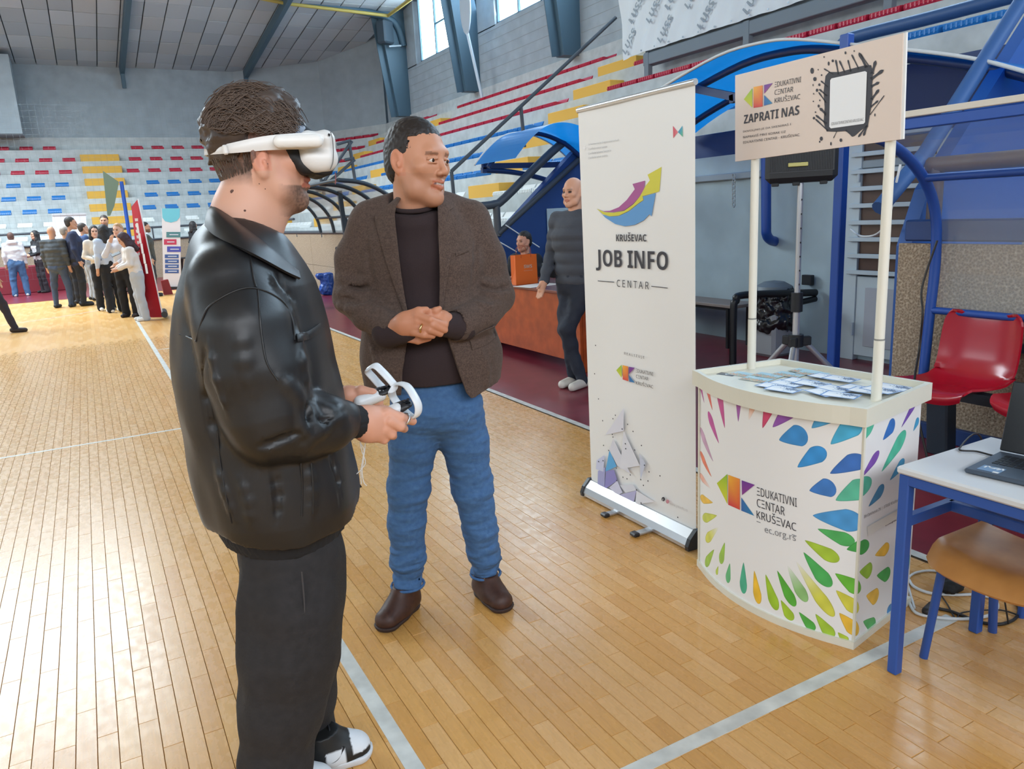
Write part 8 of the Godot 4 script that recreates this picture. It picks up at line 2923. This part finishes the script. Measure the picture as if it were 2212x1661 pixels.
func _vr_man() -> void:
	var B0 := on_y(600, 1712)
	var n := Vector3(B0.x, 0, B0.z).normalized()
	var rt := n.cross(Vector3.UP).normalized()
	var t := thing("person", "person in a black leather jacket wearing a white virtual-reality headset", "person", B0)
	var P := func(px: float, py: float, off := 0.0) -> Vector3: return on_plane(px, py, B0 + n * off, n)
	var R := func(p: Vector3, r: float) -> float: return rpx(p, r)
	var run := func(s: SDF, pts: Array, k: float, st: float):
		# rows of [px, py, radius in px, distance behind his middle plane]
		for i in pts.size() - 1:
			var a: Vector3 = P.call(pts[i][0], pts[i][1], pts[i][3])
			var b: Vector3 = P.call(pts[i + 1][0], pts[i + 1][1], pts[i + 1][3])
			s.cap(a, b, R.call(a, pts[i][2]), R.call(b, pts[i + 1][2]), k, n, st)
	# --- trousers
	var black := mat("black_denim", hexc("2b2829"), 0.85)
	bump(triplanar(black, noise_tex(0.04, Color(0.7, 0.7, 0.7), Color(1, 1, 1), 512, 211), 1.4), noise_bump(0.35, 2.0), 0.25)
	var s := SDF.new()
	run.call(s, [[622, 1140, 100, 0.0], [630, 1200, 106, 0.0]], 0.05, 1.25)
	run.call(s, [[630, 1210, 104, -0.07], [632, 1300, 103, -0.09], [626, 1400, 101, -0.1], [606, 1520, 86, -0.1], [596, 1640, 75, -0.1], [598, 1700, 70, -0.1]], 0.04, 1.0)
	run.call(s, [[640, 1210, 96, 0.07], [640, 1300, 92, 0.1], [645, 1400, 82, 0.12], [652, 1500, 66, 0.12], [664, 1590, 54, 0.12], [668, 1625, 52, 0.12]], 0.04, 1.0)
	var pn := fnoise(51, 4.0, 2)
	s.disp = func(q: Vector3) -> float: return pn.get_noise_3d(q.x * 1.6, q.y * 0.7, q.z * 1.6) * 0.014
	s.cut(B0 + Vector3(0, 0.03, 0), Vector3.DOWN)
	var tr := part(t, "trousers", s.run(0.0095), black)
	# side seam
	var seam := []
	for q in [[640, 1195], [646, 1280], [640, 1360], [626, 1480], [617, 1580], [613, 1661]]:
		var c: Vector3 = P.call(q[0], q[1], -0.1)
		seam.append(c - n * rpx(c, 96.0 if q[1] < 1450 else 78.0))
	part(tr, "seam", MB.new().tube(smooth_path(seam, 5), 0.0022, 5).mesh(), mat("seam_grey", hexc("3d3a3b"), 0.8))
	# --- sneakers
	var white := lin("d6dade")
	var dark := lin("17171c")
	for q in [[on_y(655, 1668), on_y(812, 1622), 0.12], [on_y(560, 1735), on_y(735, 1700), -0.1]]:
		var heel: Vector3 = q[0]
		var toe: Vector3 = q[1]
		var d := (toe - heel).normalized()
		var L := heel.distance_to(toe)
		var sd := d.cross(Vector3.UP)
		var colr := func(w: Vector3) -> Color:
			var l := w - heel
			var f := l.dot(d) / L
			var side := absf(l.dot(sd))
			if f > 0.93 or (f > 0.62 and l.y < 0.045 and side > 0.02): return dark
			if f > 0.66: return white
			if f > 0.3 and f < 0.56 and l.y < 0.075 and side > 0.025: return white
			return dark
		var m := shoe(heel, toe, 1.1, 0.1, 0.0055, colr, heel + d * 0.06 + Vector3.UP * 0.11, 0.03)
		var so := part(t, "sneaker", m[0], vcol("sneaker", 0.5))
		part(so, "sole", m[1], mat("sole_white", hexc("cfd3d8"), 0.55))
		var sw := smooth_path([heel + d * L * 0.22 + Vector3.UP * 0.075 - sd * 0.043 * (1.0 if sd.dot(n) > 0 else -1.0), heel + d * L * 0.34 + Vector3.UP * 0.045 - sd * 0.05 * (1.0 if sd.dot(n) > 0 else -1.0), heel + d * L * 0.46 + Vector3.UP * 0.05 - sd * 0.051 * (1.0 if sd.dot(n) > 0 else -1.0), heel + d * L * 0.56 + Vector3.UP * 0.078 - sd * 0.044 * (1.0 if sd.dot(n) > 0 else -1.0)], 5)
		part(so, "side_stripe", MB.new().tube(sw, 0.0035, 6).mesh(), mat("stripe_black", hexc("16161a"), 0.5))
		for i in 5:
			var c := heel + d * L * (0.4 + i * 0.05) + Vector3.UP * (0.118 - i * 0.011)
			part(so, "lace", MB.new().tube(smooth_path([c - sd * 0.028 - Vector3.UP * 0.008, c + Vector3.UP * 0.004, c + sd * 0.028 - Vector3.UP * 0.008], 4), 0.0035, 5).mesh(), mat("stripe_black", Color.WHITE))
	# --- leather jacket
	var leather := mat("leather_black", hexc("1a1a1c"), 0.42, 0.0, 0.5)
	bump(leather, noise_bump(0.25, 1.5), 0.12)
	leather.uv1_triplanar = true
	leather.uv1_scale = Vector3.ONE * 6.0
	s = SDF.new()
	run.call(s, [[520, 560, 92, 0.0], [530, 620, 128, 0.0], [540, 700, 148, 0.0], [553, 800, 158, 0.0], [574, 900, 160, 0.0], [592, 1000, 160, 0.0], [608, 1070, 156, 0.0], [618, 1130, 140, 0.0]], 0.05, 1.22)
	# shoulders
	run.call(s, [[505, 560, 72, -0.04], [505, 612, 84, -0.15]], 0.06, 1.0)
	run.call(s, [[520, 560, 72, 0.04], [530, 612, 78, 0.16]], 0.06, 1.0)
	# near sleeve
	run.call(s, [[508, 622, 86, -0.17], [530, 710, 96, -0.21], [552, 800, 96, -0.23], [572, 890, 86, -0.24], [580, 915, 80, -0.24]], 0.035, 1.0)
	run.call(s, [[580, 918, 78, -0.24], [640, 922, 70, -0.23], [700, 914, 60, -0.21], [742, 908, 46, -0.19]], 0.02, 1.0)
	# far sleeve
	run.call(s, [[545, 640, 84, 0.18], [580, 780, 84, 0.2], [610, 870, 70, 0.2]], 0.03, 1.0)
	run.call(s, [[610, 870, 66, 0.2], [670, 875, 56, 0.17], [716, 868, 44, 0.12]], 0.02, 1.0)
	var ln := fnoise(61, 3.4, 2)
	var base := s.twin()
	base.keep = true
	base.run(0.012)
	s.disp = func(q: Vector3) -> float: return ln.get_noise_3d(q.x * 1.3, q.y * 0.7, q.z * 1.3) * 0.011
	folds(s, base, [[[[638, 872], [645, 900], [652, 926], [662, 930], [668, 900]], 8.0, 0.35], [[[668, 880], [678, 915], [692, 926], [716, 906], [744, 900]], 9.0, 0.4], [[[690, 876], [714, 888], [738, 880]], 7.0, 0.4], [[[600, 815], [636, 850], [650, 880]], 12.0, 0.5], [[[646, 979], [672, 942], [704, 930]], 9.0, 0.5], [[[560, 968], [610, 950], [648, 934]], -8.0, -0.2], [[[660, 910], [664, 890], [660, 872]], -6.0, -0.3], [[[684, 905], [700, 912], [716, 900]], -5.0, -0.3],
		[[[588, 596], [598, 624], [618, 652], [632, 690]], 9.0, 0.5], [[[604, 590], [616, 620], [634, 650]], -6.0, -0.2], [[[636, 700], [648, 780], [660, 850]], 10.0, 0.6], [[[440, 760], [446, 860], [468, 960]], -9.0, -0.3], [[[455, 740], [470, 820], [492, 900]], 9.0, 0.6], [[[520, 700], [530, 780], [545, 850]], 12.0, 0.75], [[[520, 1030], [540, 1080], [545, 1130]], 9.0, 0.7], [[[590, 1020], [600, 1070], [596, 1130]], -8.0, -0.2], [[[660, 1000], [670, 1060], [668, 1120]], 9.0, 0.7], [[[715, 980], [728, 1040], [730, 1090]], -7.0, -0.2], [[[470, 1000], [490, 1060], [510, 1120]], 9.0, 0.7]])
	s.carve(func(q: Vector3) -> float:
		# lower edge rises towards the front
		var u := (q - B0).dot(rt)
		var e0: Vector3 = P.call(500, 1146, -0.1)
		var e1: Vector3 = P.call(748, 1104, -0.1)
		var a := (e0 - B0).dot(rt)
		var b := (e1 - B0).dot(rt)
		var f := (u - a) / (b - a)
		return lerpf(e0.y, e1.y, f) - 0.02 * sin(clampf(f, 0.0, 1.0) * PI) - q.y)
	s.cap(P.call(548, 420, 0.0), P.call(528, 540, 0.0), R.call(P.call(540, 480, 0.0), 74), R.call(P.call(540, 480, 0.0), 70), 0.01, Vector3.ZERO, 1.0, true)
	s.keep = true
	var jk := part(t, "leather_jacket", s.run(0.0078), leather)
	var js := s
	for q in [[[424, 735], [437, 690], [450, 664], [482, 641], [518, 625], [548, 622], [584, 633], [616, 656], [632, 690], [637, 735]], [[557, 626], [561, 680], [567, 735], [577, 785], [600, 822]], [[388, 722], [405, 728], [424, 737]], [[536, 520], [542, 560], [548, 600], [553, 620]], [[470, 930], [476, 1000], [490, 1080], [500, 1130]], [[650, 1000], [653, 1050], [652, 1115]], [[672, 1000], [676, 1050], [676, 1110]]]:
		part(jk, "seam", MB.new().tube(smooth_path(traced(s, q[0] if q[0][0] is Array else q, 0.0005), 4), 0.0024, 6).mesh(), leather)
	part(jk, "pocket_welt", laid_sheet(s, [[640, 722], [664, 716], [690, 698]], [[642, 738], [668, 732], [692, 714]], 0.006, 8, 4, 0.003), leather)
	# knitted waistband and cuffs
	var rib := mat("rib_knit", hexc("17171a"), 0.9)
	s = SDF.new()
	run.call(s, [[614, 1110, 138, 0.0], [628, 1180, 112, 0.0]], 0.04, 1.2)
	var rb := fnoise(63, 6.0, 1)
	s.carve(func(q: Vector3) -> float:
		var u := (q - B0).dot(rt)
		var e0: Vector3 = P.call(520, 1194, -0.1)
		var e1: Vector3 = P.call(745, 1148, -0.1)
		var a := (e0 - B0).dot(rt)
		var b := (e1 - B0).dot(rt)
		var f := (u - a) / (b - a)
		return maxf(lerpf(e0.y, e1.y, f) - 0.012 * sin(clampf(f, 0.0, 1.0) * PI) - q.y, q.y - lerpf(e0.y, e1.y, f) - 0.075))
	s.disp = func(q: Vector3) -> float: return 0.0015 * sin((q - B0).dot(rt) * 900.0 + (q - B0).dot(n) * 500.0)
	part(jk, "waistband", s.run(0.008), rib)
	for q in [[[744, 908, 41, -0.19], [779, 912, 34, -0.175]], [[716, 866, 40, 0.12], [742, 858, 32, 0.1]]]:
		s = SDF.new()
		run.call(s, q, 0.01, 1.0)
		var a: Vector3 = P.call(q[0][0], q[0][1], q[0][3])
		var b: Vector3 = P.call(q[1][0], q[1][1], q[1][3])
		var ax := (b - a).normalized()
		s.cut(b, ax).cut(a, -ax)
		s.disp = func(w: Vector3) -> float: return 0.0012 * sin(atan2((w - a).y, (w - a).dot(ax.cross(Vector3.UP))) * 34.0)
		part(jk, "cuff", s.run(0.005), rib)
	# collar leaves: from the neck folded down onto the shoulder
	for sgn in [-1.0, 1.0]:
		var top := [[458, 449, 0.0], [474, 458, 0.06], [525, 492, 0.092], [575, 528, 0.088], [612, 560, 0.07], [636, 586, 0.05]]
		var low := traced(js, [[447, 490], [470, 512], [522, 540], [572, 566], [616, 590], [646, 604]], 0.012)
		var tp := []
		for i in top.size():
			tp.append(P.call(top[i][0], top[i][1], -top[i][2]))
			if sgn > 0:
				tp[i] += n * 2.0 * float(top[i][2])
				low[i] += n * 2.0 * maxf(0.0, -(low[i] - B0).dot(n))
		var ta := smooth_path(tp, 5)
		var la := smooth_path(low, 5)
		var N := ta.size() - 1
		var fn := func(u: float, v: float) -> Vector3:
			var i := mini(int(u * N + 0.001), N)
			return ta[i].lerp(la[i], v) + (n * sgn * 0.012 + Vector3.UP * 0.01) * sin(v * PI)
		part(jk, "collar", MB.new().sheet(N, 6, fn, 0.006).mesh(), leather)
	# zip tab hanging at the front, seams on the back and pocket
	var zc: Vector3 = P.call(772, 1040, -0.02)
	part(jk, "zip_pull", MB.new().tube(smooth_path([P.call(762, 985, -0.02), P.call(768, 1020, -0.02), zc, P.call(780, 1052, -0.02)], 4), 0.003, 6).mesh(), mat("zip", hexc("3a3836"), 0.4, 0.7))
	# --- body
	var skin := lin("cf9f88")
	var k := 1.06
	var HB := Basis(Vector3.UP, atan2(rt.x, rt.z)) * Basis(Vector3.RIGHT, deg_to_rad(2))
	var hc: Vector3 = P.call(566, 330, 0.0)
	s = SDF.new()
	head_prims(s, hc, HB, k, true, 0.45, 0.95, -0.017)
	run.call(s, [[548, 400, 64, 0.0], [532, 470, 68, 0.0], [520, 560, 78, 0.0]], 0.03, 1.0)
	run.call(s, [[600, 430, 30, 0.0], [560, 500, 34, 0.0]], 0.04, 1.0)
	var hairc := lin("3a2c24")
	var bn := fnoise(71, 120.0, 2)
	var face := func(q: Vector3) -> Color:
		var l := HB.transposed() * (q - hc) / k
		var c := skin
		var ax := absf(l.x)
		var g := bn.get_noise_3dv(q) * 0.25
		if l.y < -0.072 and l.y > -0.14 and l.z > 0.02 and not (l.y > -0.076 and l.z > 0.084): c = c.lerp(hairc, clampf(0.75 + g, 0.0, 1.0) * clampf((l.z - 0.02) / 0.045, 0.0, 1.0))
		elif l.z > 0.086 and l.y > -0.053 and l.y < -0.044: c = c.lerp(hairc, 0.25)
		if l.z > 0.078 and l.y < -0.052 and l.y > -0.076 and ax < 0.025: c = Color(skin.r * 0.84, skin.g * 0.55, skin.b * 0.55)
		if ax > 0.07 and l.y > -0.045 and l.z < 0.012 and l.z > -0.04: c = Color(c.r * 1.04, c.g * 0.84, c.b * 0.8)
		if l.z > 0.02 and l.y > -0.06 and l.y < 0.0: c = c.lerp(Color(0.72, 0.32, 0.26), 0.12)
		# close-cropped sides and nape
		var crop := clampf((l.y + 0.075 - (0.05 if l.z > -0.02 else 0.0)) / 0.03, 0.0, 1.0)
		if l.z < 0.02 - 0.028 * clampf(-l.y * 14.0, 0.0, 1.0) and l.y < 0.06 and l.z < -0.03 + 0.045 * clampf((l.y + 0.03) / 0.05, 0.0, 1.0): c = c.lerp(hairc, clampf(0.75 + g, 0.0, 1.0) * crop)
		return c
	s.keep = true
	var ms := [s.build(0.0036, face)]
	var hs := s
	# right hand round the near controller (zoom window 720,760 at 5.538)
	var Z := func(zx: float, zy: float, off: float) -> Vector3: return P.call(720 + zx / 5.538, 760 + zy / 5.538, off)
	var rz := func(z: float) -> float: return rpx(P.call(815, 910, -0.16), z / 5.538)
	s = SDF.new()
	s.cap(Z.call(250, 850, -0.18), Z.call(360, 840, -0.17), rz.call(135), rz.call(150), 0.01)
	s.cap(Z.call(370, 800, -0.17), Z.call(620, 745, -0.16), rz.call(145), rz.call(105), 0.03)
	s.cap(Z.call(400, 900, -0.165), Z.call(600, 900, -0.16), rz.call(150), rz.call(110), 0.03)
	s.cap(Z.call(460, 960, -0.16), Z.call(560, 980, -0.155), rz.call(110), rz.call(95), 0.03)
	for f in [[[640, 730, -0.175], [800, 785, -0.175], [950, 830, -0.14], 70, 62, 52], [[680, 830, -0.185], [800, 890, -0.18], [850, 920, -0.14], 66, 60, 50], [[630, 920, -0.18], [700, 985, -0.175], [720, 1010, -0.135], 60, 55, 46], [[550, 1000, -0.17], [610, 1050, -0.165], [640, 1040, -0.13], 56, 50, 42]]:
		var a: Vector3 = Z.call(f[0][0], f[0][1], f[0][2])
		var b: Vector3 = Z.call(f[1][0], f[1][1], f[1][2])
		var c: Vector3 = Z.call(f[2][0], f[2][1], f[2][2])
		s.cap(a, b, rz.call(f[3]), rz.call(f[4]), 0.008).cap(b, c, rz.call(f[4]), rz.call(f[5]), 0.005)
	s.cap(Z.call(430, 720, -0.15), Z.call(590, 690, -0.12), rz.call(60), rz.call(55), 0.012).cap(Z.call(590, 690, -0.12), Z.call(700, 700, -0.115), rz.call(54), rz.call(42), 0.005)
	# left hand behind
	s.cap(Z.call(60, 560, 0.1), Z.call(180, 530, 0.09), rz.call(115), rz.call(120), 0.01)
	s.cap(Z.call(180, 510, 0.09), Z.call(330, 490, 0.08), rz.call(105), rz.call(80), 0.02)
	s.cap(Z.call(330, 460, 0.07), Z.call(470, 490, 0.06), rz.call(70), rz.call(58), 0.01).cap(Z.call(470, 490, 0.06), Z.call(560, 530, 0.06), rz.call(56), rz.call(46), 0.005)
	for f in [[[300, 560, 0.09], [430, 600, 0.07], [560, 590, 0.06]], [[300, 610, 0.09], [440, 640, 0.075], [560, 640, 0.06]], [[280, 650, 0.09], [400, 680, 0.08], [500, 680, 0.065]], [[260, 690, 0.09], [360, 710, 0.08], [440, 710, 0.07]]]:
		var a: Vector3 = Z.call(f[0][0], f[0][1], f[0][2])
		var b: Vector3 = Z.call(f[1][0], f[1][1], f[1][2])
		var c: Vector3 = Z.call(f[2][0], f[2][1], f[2][2])
		s.cap(a, b, rz.call(58), rz.call(54), 0.008).cap(b, c, rz.call(54), rz.call(46), 0.005)
	ms.append(s.build(0.0032, func(q: Vector3): return skin * Color(1.02, 0.93, 0.9)))
	s = SDF.new()
	run.call(s, [[525, 600, 50, 0.0], [560, 900, 60, 0.0], [615, 1080, 60, 0.0]], 0.03, 1.0)
	run.call(s, [[525, 620, 40, -0.05], [510, 640, 40, -0.17], [572, 885, 30, -0.235], [600, 915, 28, -0.235], [745, 908, 26, -0.185]], 0.03, 1.0)
	run.call(s, [[525, 620, 40, 0.05], [548, 640, 40, 0.17], [605, 870, 34, 0.2], [720, 866, 26, 0.115]], 0.03, 1.0)
	ms.append(s.build(0.014, func(_q): return skin))
	var sk := vcol("skin_fair", 0.48, 0.45)
	sk.subsurf_scatter_enabled = true
	sk.subsurf_scatter_strength = 0.06
	part(t, "body", merged(ms), sk)
	for mo in [[502, 414, 4.6], [529, 455, 2.6], [573, 408, 1.3], [560, 397, 1.2], [578, 354, 1.3]]:
		var mc: Vector3 = traced(hs, [mo], 0.0)[0]
		var mf := (EYE - mc).normalized()
		part(t, "mole", MB.new().lathe([Vector2(rpx(mc, mo[2]), 0.0), Vector2(rpx(mc, mo[2]) * 0.7, 0.0008), Vector2(0, 0.0011)], 10, Transform3D(Basis(mf.cross(Vector3.UP).normalized(), mf, mf.cross(Vector3.UP).normalized().cross(mf)), mc)).mesh(), mat("mole_brown", hexc("5a3a30"), 0.6))
	# bracelet and ring
	var silver := mat("silver", hexc("c9ccd0"), 0.2, 1.0)
	var wr: Vector3 = Z.call(322, 835, -0.172)
	part(t, "bracelet", MB.new().tube(_ring(wr, (Z.call(620, 820, -0.16) - Z.call(250, 850, -0.18)).normalized(), rz.call(152)), rz.call(20), 6, false).mesh(), silver)
	part(t, "finger_ring", MB.new().tube(_ring(Z.call(858, 802, -0.165), (Z.call(950, 830, -0.14) - Z.call(800, 785, -0.175)).normalized(), rz.call(62)), rz.call(18), 6, false).mesh(), silver)
	# --- hair: a soft volume and loose wavy locks over it
	var brown := mat("hair_brown", hexc("453a35"), 0.5)
	s = SDF.new()
	run.call(s, [[520, 275, 72, 0.0], [575, 262, 68, 0.0]], 0.03, 1.08)
	run.call(s, [[500, 290, 62, 0.0], [500, 330, 52, 0.0]], 0.03, 1.15)
	run.call(s, [[590, 255, 56, 0.0], [618, 262, 44, 0.0]], 0.03, 1.1)
	var hv := fnoise(81, 16.0, 2)
	s.disp = func(q: Vector3) -> float: return hv.get_noise_3d(q.x, q.y * 1.6, q.z) * 0.012
	s.carve(func(q: Vector3) -> float:
		var l := HB.transposed() * (q - hc) / k
		# lower edge: over the ear, down to the nape at the back; front: clear of the brow
		var low := 0.012 + (0.035 * clampf((-l.z - 0.02) / 0.05, 0.0, 1.0) * -1.0)
		return maxf(low - l.y, l.z - 0.088) * k)
	part(t, "hair", s.run(0.006), brown)
	var rng := RandomNumberGenerator.new()
	rng.seed = 8
	var b := MB.new()
	for i in 2300:
		var low := i >= 1700
		var th := rng.randf_range(-1.5, 1.5)
		var start := rng.randf_range(0.3, 2.3)
		var pts := []
		var lift := rng.randf_range(-0.004, 0.007) + (0.009 if rng.randf() < 0.05 else 0.0)
		var wob := rng.randf() * TAU
		var len := rng.randf_range(0.5, 1.1)
		if low:
			# cropped sides and nape: short hairs pointing down
			var an := rng.randf_range(1.75, 3.3)
			var y0 := rng.randf_range(-0.062 + 0.03 * clampf((an - 2.2) * -2.0, 0.0, 1.0), 0.03)
			var sg := -1.0 if rng.randf() < 0.6 else 1.0
			for j in 3:
				var y := y0 - j * 0.007
				var w := 1.0 - 0.24 * clampf(-y / 0.07, 0.0, 1.0)
				pts.append(hc + HB * (Vector3(sg * sin(an) * (0.078 * w + 0.001 * j), y, -0.012 + cos(an) * 0.102 * w) * k))
		else:
			for j in 6:
				var f := j / 5.0
				# angle over the head from brow (0) to nape (pi), swept back in loose waves
				var an := minf(start + f * len, 2.9)
				var a2 := th + 0.10 * sin(f * 6.0 + wob)
				var l := Vector3((0.088 + lift * 0.6) * sin(a2), 0.03 + (0.108 + lift + 0.004 * sin(f * 8.0 + wob)) * cos(a2) * sin(an), -0.012 + (0.108 + lift) * cos(an) * lerpf(1.0, cos(a2), 0.25))
				if l.y < 0.012: l.y = 0.012 + rng.randf() * 0.004
				pts.append(hc + HB * (l * k))
		b.tube(smooth_path(pts, 2), rng.randf_range(0.0006, 0.0012), 3, false)
	var locks := part(t, "hair_locks", b.mesh(), mat("hair_lock", hexc("5a4a40"), 0.45))
	_headset(P, n, rt)
	_controllers(P, n, rt, Z)

func _headset(P: Callable, n: Vector3, rt: Vector3) -> void:
	var h := thing("vr_headset", "white virtual-reality headset with a side strap on the man in leather", "headset", P.call(690, 326, 0.0))
	var white := mat("headset_white", hexc("dcdbd8"), 0.35)
	var blk := mat("headset_black", hexc("1c1d20"), 0.6)
	var s := SDF.new()
	for q in [[664, 306, 24], [702, 303, 22], [706, 338, 22], [668, 342, 24], [684, 352, 20], [706, 350, 18]]:
		var a: Vector3 = P.call(q[0], q[1], -0.06)
		var e: Vector3 = P.call(q[0], q[1], 0.0) + n * 0.06
		s.cap(a, e, rpx(a, q[2]), rpx(a, q[2]), 0.02)
	s.carve(func(q: Vector3) -> float: return (q - P.call(729, 326, 0.0)).dot(rt))
	part(h, "shell", s.run(0.0042), white)
	# seam between body and visor, camera dot
	var loop := []
	for q in [[714, 285], [718, 300], [720, 326], [719, 350], [713, 366]]: loop.append(P.call(q[0], q[1], -0.088))
	part(h, "seam", MB.new().tube(smooth_path(loop, 4), 0.0012, 5).mesh(), mat("seam_dark", hexc("6b6a68"), 0.6))
	part(h, "camera_dot", MB.new().lathe([Vector2(0.0032, 0), Vector2(0.0026, 0.0015), Vector2(0, 0.002)], 10, Transform3D(Basis(rt, -n, rt.cross(-n)), P.call(711, 291, -0.086))).mesh(), blk)
	# face pad
	s = SDF.new()
	for i in 4:
		var q: Array = [[618, 318, 13], [630, 345, 13], [652, 364, 12], [690, 372, 8], [706, 373, 6]][i]
		var r: Array = [[618, 318, 13], [630, 345, 13], [652, 364, 12], [690, 372, 8], [706, 373, 6]][i + 1]
		for d in [-0.058, -0.03, 0.0, 0.03, 0.058]:
			var a: Vector3 = P.call(q[0], q[1], 0.0) + n * d
			var e: Vector3 = P.call(r[0], r[1], 0.0) + n * d
			s.cap(a, e, rpx(a, q[2]), rpx(a, r[2]), 0.02)
	for d in [-0.05, 0.0, 0.05]:
		var a: Vector3 = P.call(640, 290, 0.0) + n * d
		var e: Vector3 = P.call(622, 318, 0.0) + n * d
		s.cap(a, e, rpx(a, 14), rpx(a, 14), 0.02)
		s.cap(a, P.call(660, 300, 0.0) + n * d, rpx(a, 16), rpx(a, 16), 0.02)
	part(h, "face_pad", s.run(0.005), blk)
	# grey ear of the top strap
	s = SDF.new()
	var ga: Vector3 = P.call(634, 284, -0.07)
	s.cap(ga, P.call(652, 280, -0.06), rpx(ga, 12), rpx(ga, 10), 0.01, n, 1.0)
	part(h, "strap_ear", s.run(0.004), mat("headset_grey", hexc("8f9bab"), 0.5))
	# side strap
	for sg in [-1.0, 1.0]:
		var top := [[700, 291, 0.1], [668, 287, 0.104], [620, 289, 0.1], [570, 294, 0.094], [525, 303, 0.088], [485, 312, 0.07], [455, 318, 0.03], [446, 322, 0.0]]
		var low := [[698, 318, 0.1], [668, 322, 0.104], [620, 323, 0.1], [570, 325, 0.094], [525, 329, 0.088], [485, 332, 0.07], [455, 334, 0.03], [446, 335, 0.0]]
		var tp := []
		var lp := []
		for i in top.size():
			# the strap lies on the head: same height on both sides
			var a: Vector3 = P.call(top[i][0], top[i][1], -top[i][2])
			var e: Vector3 = P.call(low[i][0], low[i][1], -low[i][2])
			if sg > 0:
				a += n * 2.0 * float(top[i][2])
				e += n * 2.0 * float(low[i][2])
			tp.append(a)
			lp.append(e)
		var ta := smooth_path(tp, 4)
		var la := smooth_path(lp, 4)
		var N := ta.size() - 1
		part(h, "side_strap", MB.new().sheet(N, 4, func(u: float, v: float) -> Vector3:
			var i := mini(int(u * N + 0.001), N)
			return ta[i].lerp(la[i], v) + n * sg * 0.003 * sin(v * PI), 0.005).mesh(), white)
	s = SDF.new()
	var pa: Vector3 = P.call(604, 306, -0.112)
	var pb: Vector3 = P.call(684, 304, -0.114)
	s.cap(pa, pb, rpx(pa, 14.5), rpx(pa, 14.5), 0.005, n, 0.75)
	part(h, "strap_arm", s.run(0.004), mat("headset_arm", hexc("e4e3df"), 0.4))
	var ca: Vector3 = P.call(484, 313, -0.08)
	part(h, "strap_clip", MB.new().bar(ca, P.call(489, 334, -0.08), 0.008, 0.012, 0.003).mesh(), white)
	part(h, "top_strap", MB.new().tube(smooth_path([P.call(640, 252, -0.02), P.call(655, 265, -0.02), P.call(664, 284, -0.02)], 5), 0.006, 8, true, 0.4).mesh(), mat("strap_pale", hexc("c9cdd0"), 0.6))
	part(h, "charm", MB.new().tube(smooth_path([P.call(724, 372, -0.05), P.call(725, 385, -0.05), P.call(724, 398, -0.05)], 4), 0.0012, 5).mesh(), mat("charm_red", hexc("8a4a48"), 0.4))

func _controllers(P: Callable, n: Vector3, rt: Vector3, Z: Callable) -> void:
	var white := mat("controller_white", hexc("dbe0e4"), 0.32)
	var blk := mat("controller_black", hexc("1d1f24"), 0.45)
	# near controller: ring, handle, black face
	var specs := [["white motion controller with a black button face gripped in the near hand", [[700, 470, -0.11], [760, 385, -0.1], [870, 400, -0.13], [960, 520, -0.16], [1015, 640, -0.17], [1010, 740, -0.165], [960, 780, -0.15], [890, 740, -0.12], [790, 640, -0.095], [715, 540, -0.09]], [[760, 690, -0.14], [560, 790, -0.13]]],
		["white motion controller held up in the far hand", [[420, 200, 0.07], [500, 165, 0.06], [590, 240, 0.05], [690, 350, 0.04], [740, 420, 0.04], [720, 470, 0.05], [640, 470, 0.08], [560, 400, 0.09], [470, 300, 0.09], [410, 230, 0.085]], [[560, 520, 0.06], [330, 600, 0.06]]]]
	for i in 2:
		var sp: Array = specs[i]
		var t := thing("motion_controller", sp[0], "controller", Z.call(sp[2][0][0], sp[2][0][1], sp[2][0][2]))
		var pts := []
		for q in sp[1]: pts.append(Z.call(q[0], q[1], q[2]))
		pts.append(pts[0])
		var path := smooth_path(pts, 5)
		var c := Vector3.ZERO
		for p in path: c += p
		c /= path.size()
		# a flat band: each cross-section is thin across the ring and broad along its axis
		var ax := Vector3.ZERO
		for j in path.size() - 1: ax += (path[j] - c).cross(path[j + 1] - c)
		ax = ax.normalized()
		var b := MB.new()
		var N := path.size() - 1
		var hw := 0.0125
		var fn := func(u: float, v: float) -> Vector3:
			var j := int(round(u * N)) % N
			var p := path[j]
			var rad := (p - c - ax * (p - c).dot(ax)).normalized()
			var a := v * TAU
			return p + rad * cos(a) * 0.0045 + ax * sin(a) * hw
		b.sheet(N, 10, fn)
		part(t, "tracking_ring", b.mesh(), white)
		var s := SDF.new()
		var h0: Vector3 = Z.call(sp[2][0][0], sp[2][0][1], sp[2][0][2])
		var h1: Vector3 = Z.call(sp[2][1][0], sp[2][1][1], sp[2][1][2])
		s.cap(h0, h1, 0.017, 0.0195, 0.01)
		part(t, "handle", s.run(0.0035), white)
		var f := h0 + (c - h0) * 0.22
		s = SDF.new()
		s.cap(f - ax * 0.0, f + (h0 - h1).normalized() * 0.02, 0.02, 0.017, 0.005, (Vector3.UP - n * 0.4).normalized(), 0.45)
		var fo := part(t, "button_face", s.run(0.0032), blk)
		for j in 3:
			var q := f + (h0 - h1).normalized() * (0.004 + 0.011 * j) + Vector3.UP * 0.0095 - n * 0.004
			part(fo, "button", MB.new().lathe([Vector2(0.0042, 0.0), Vector2(0.0038, 0.0025), Vector2(0, 0.0032)], 10, at(q)).mesh(), mat("button_gloss", hexc("2c2e33"), 0.2))
		# wrist cord
		if i == 0:
			for q in [[[310, 1010], [330, 1100], [365, 1170], [350, 1290], [330, 1420], [335, 1580]], [[385, 1060], [375, 1180], [360, 1300], [345, 1440], [365, 1560], [400, 1600]], [[320, 1090], [345, 1200], [385, 1320], [340, 1400], [280, 1460]]]:
				var cp := []
				for w in q: cp.append(Z.call(w[0], w[1], -0.17))
				part(t, "wrist_cord", MB.new().tube(smooth_path(cp, 5), 0.0013, 5).mesh(), mat("cord_white", hexc("c9c6c0"), 0.7))
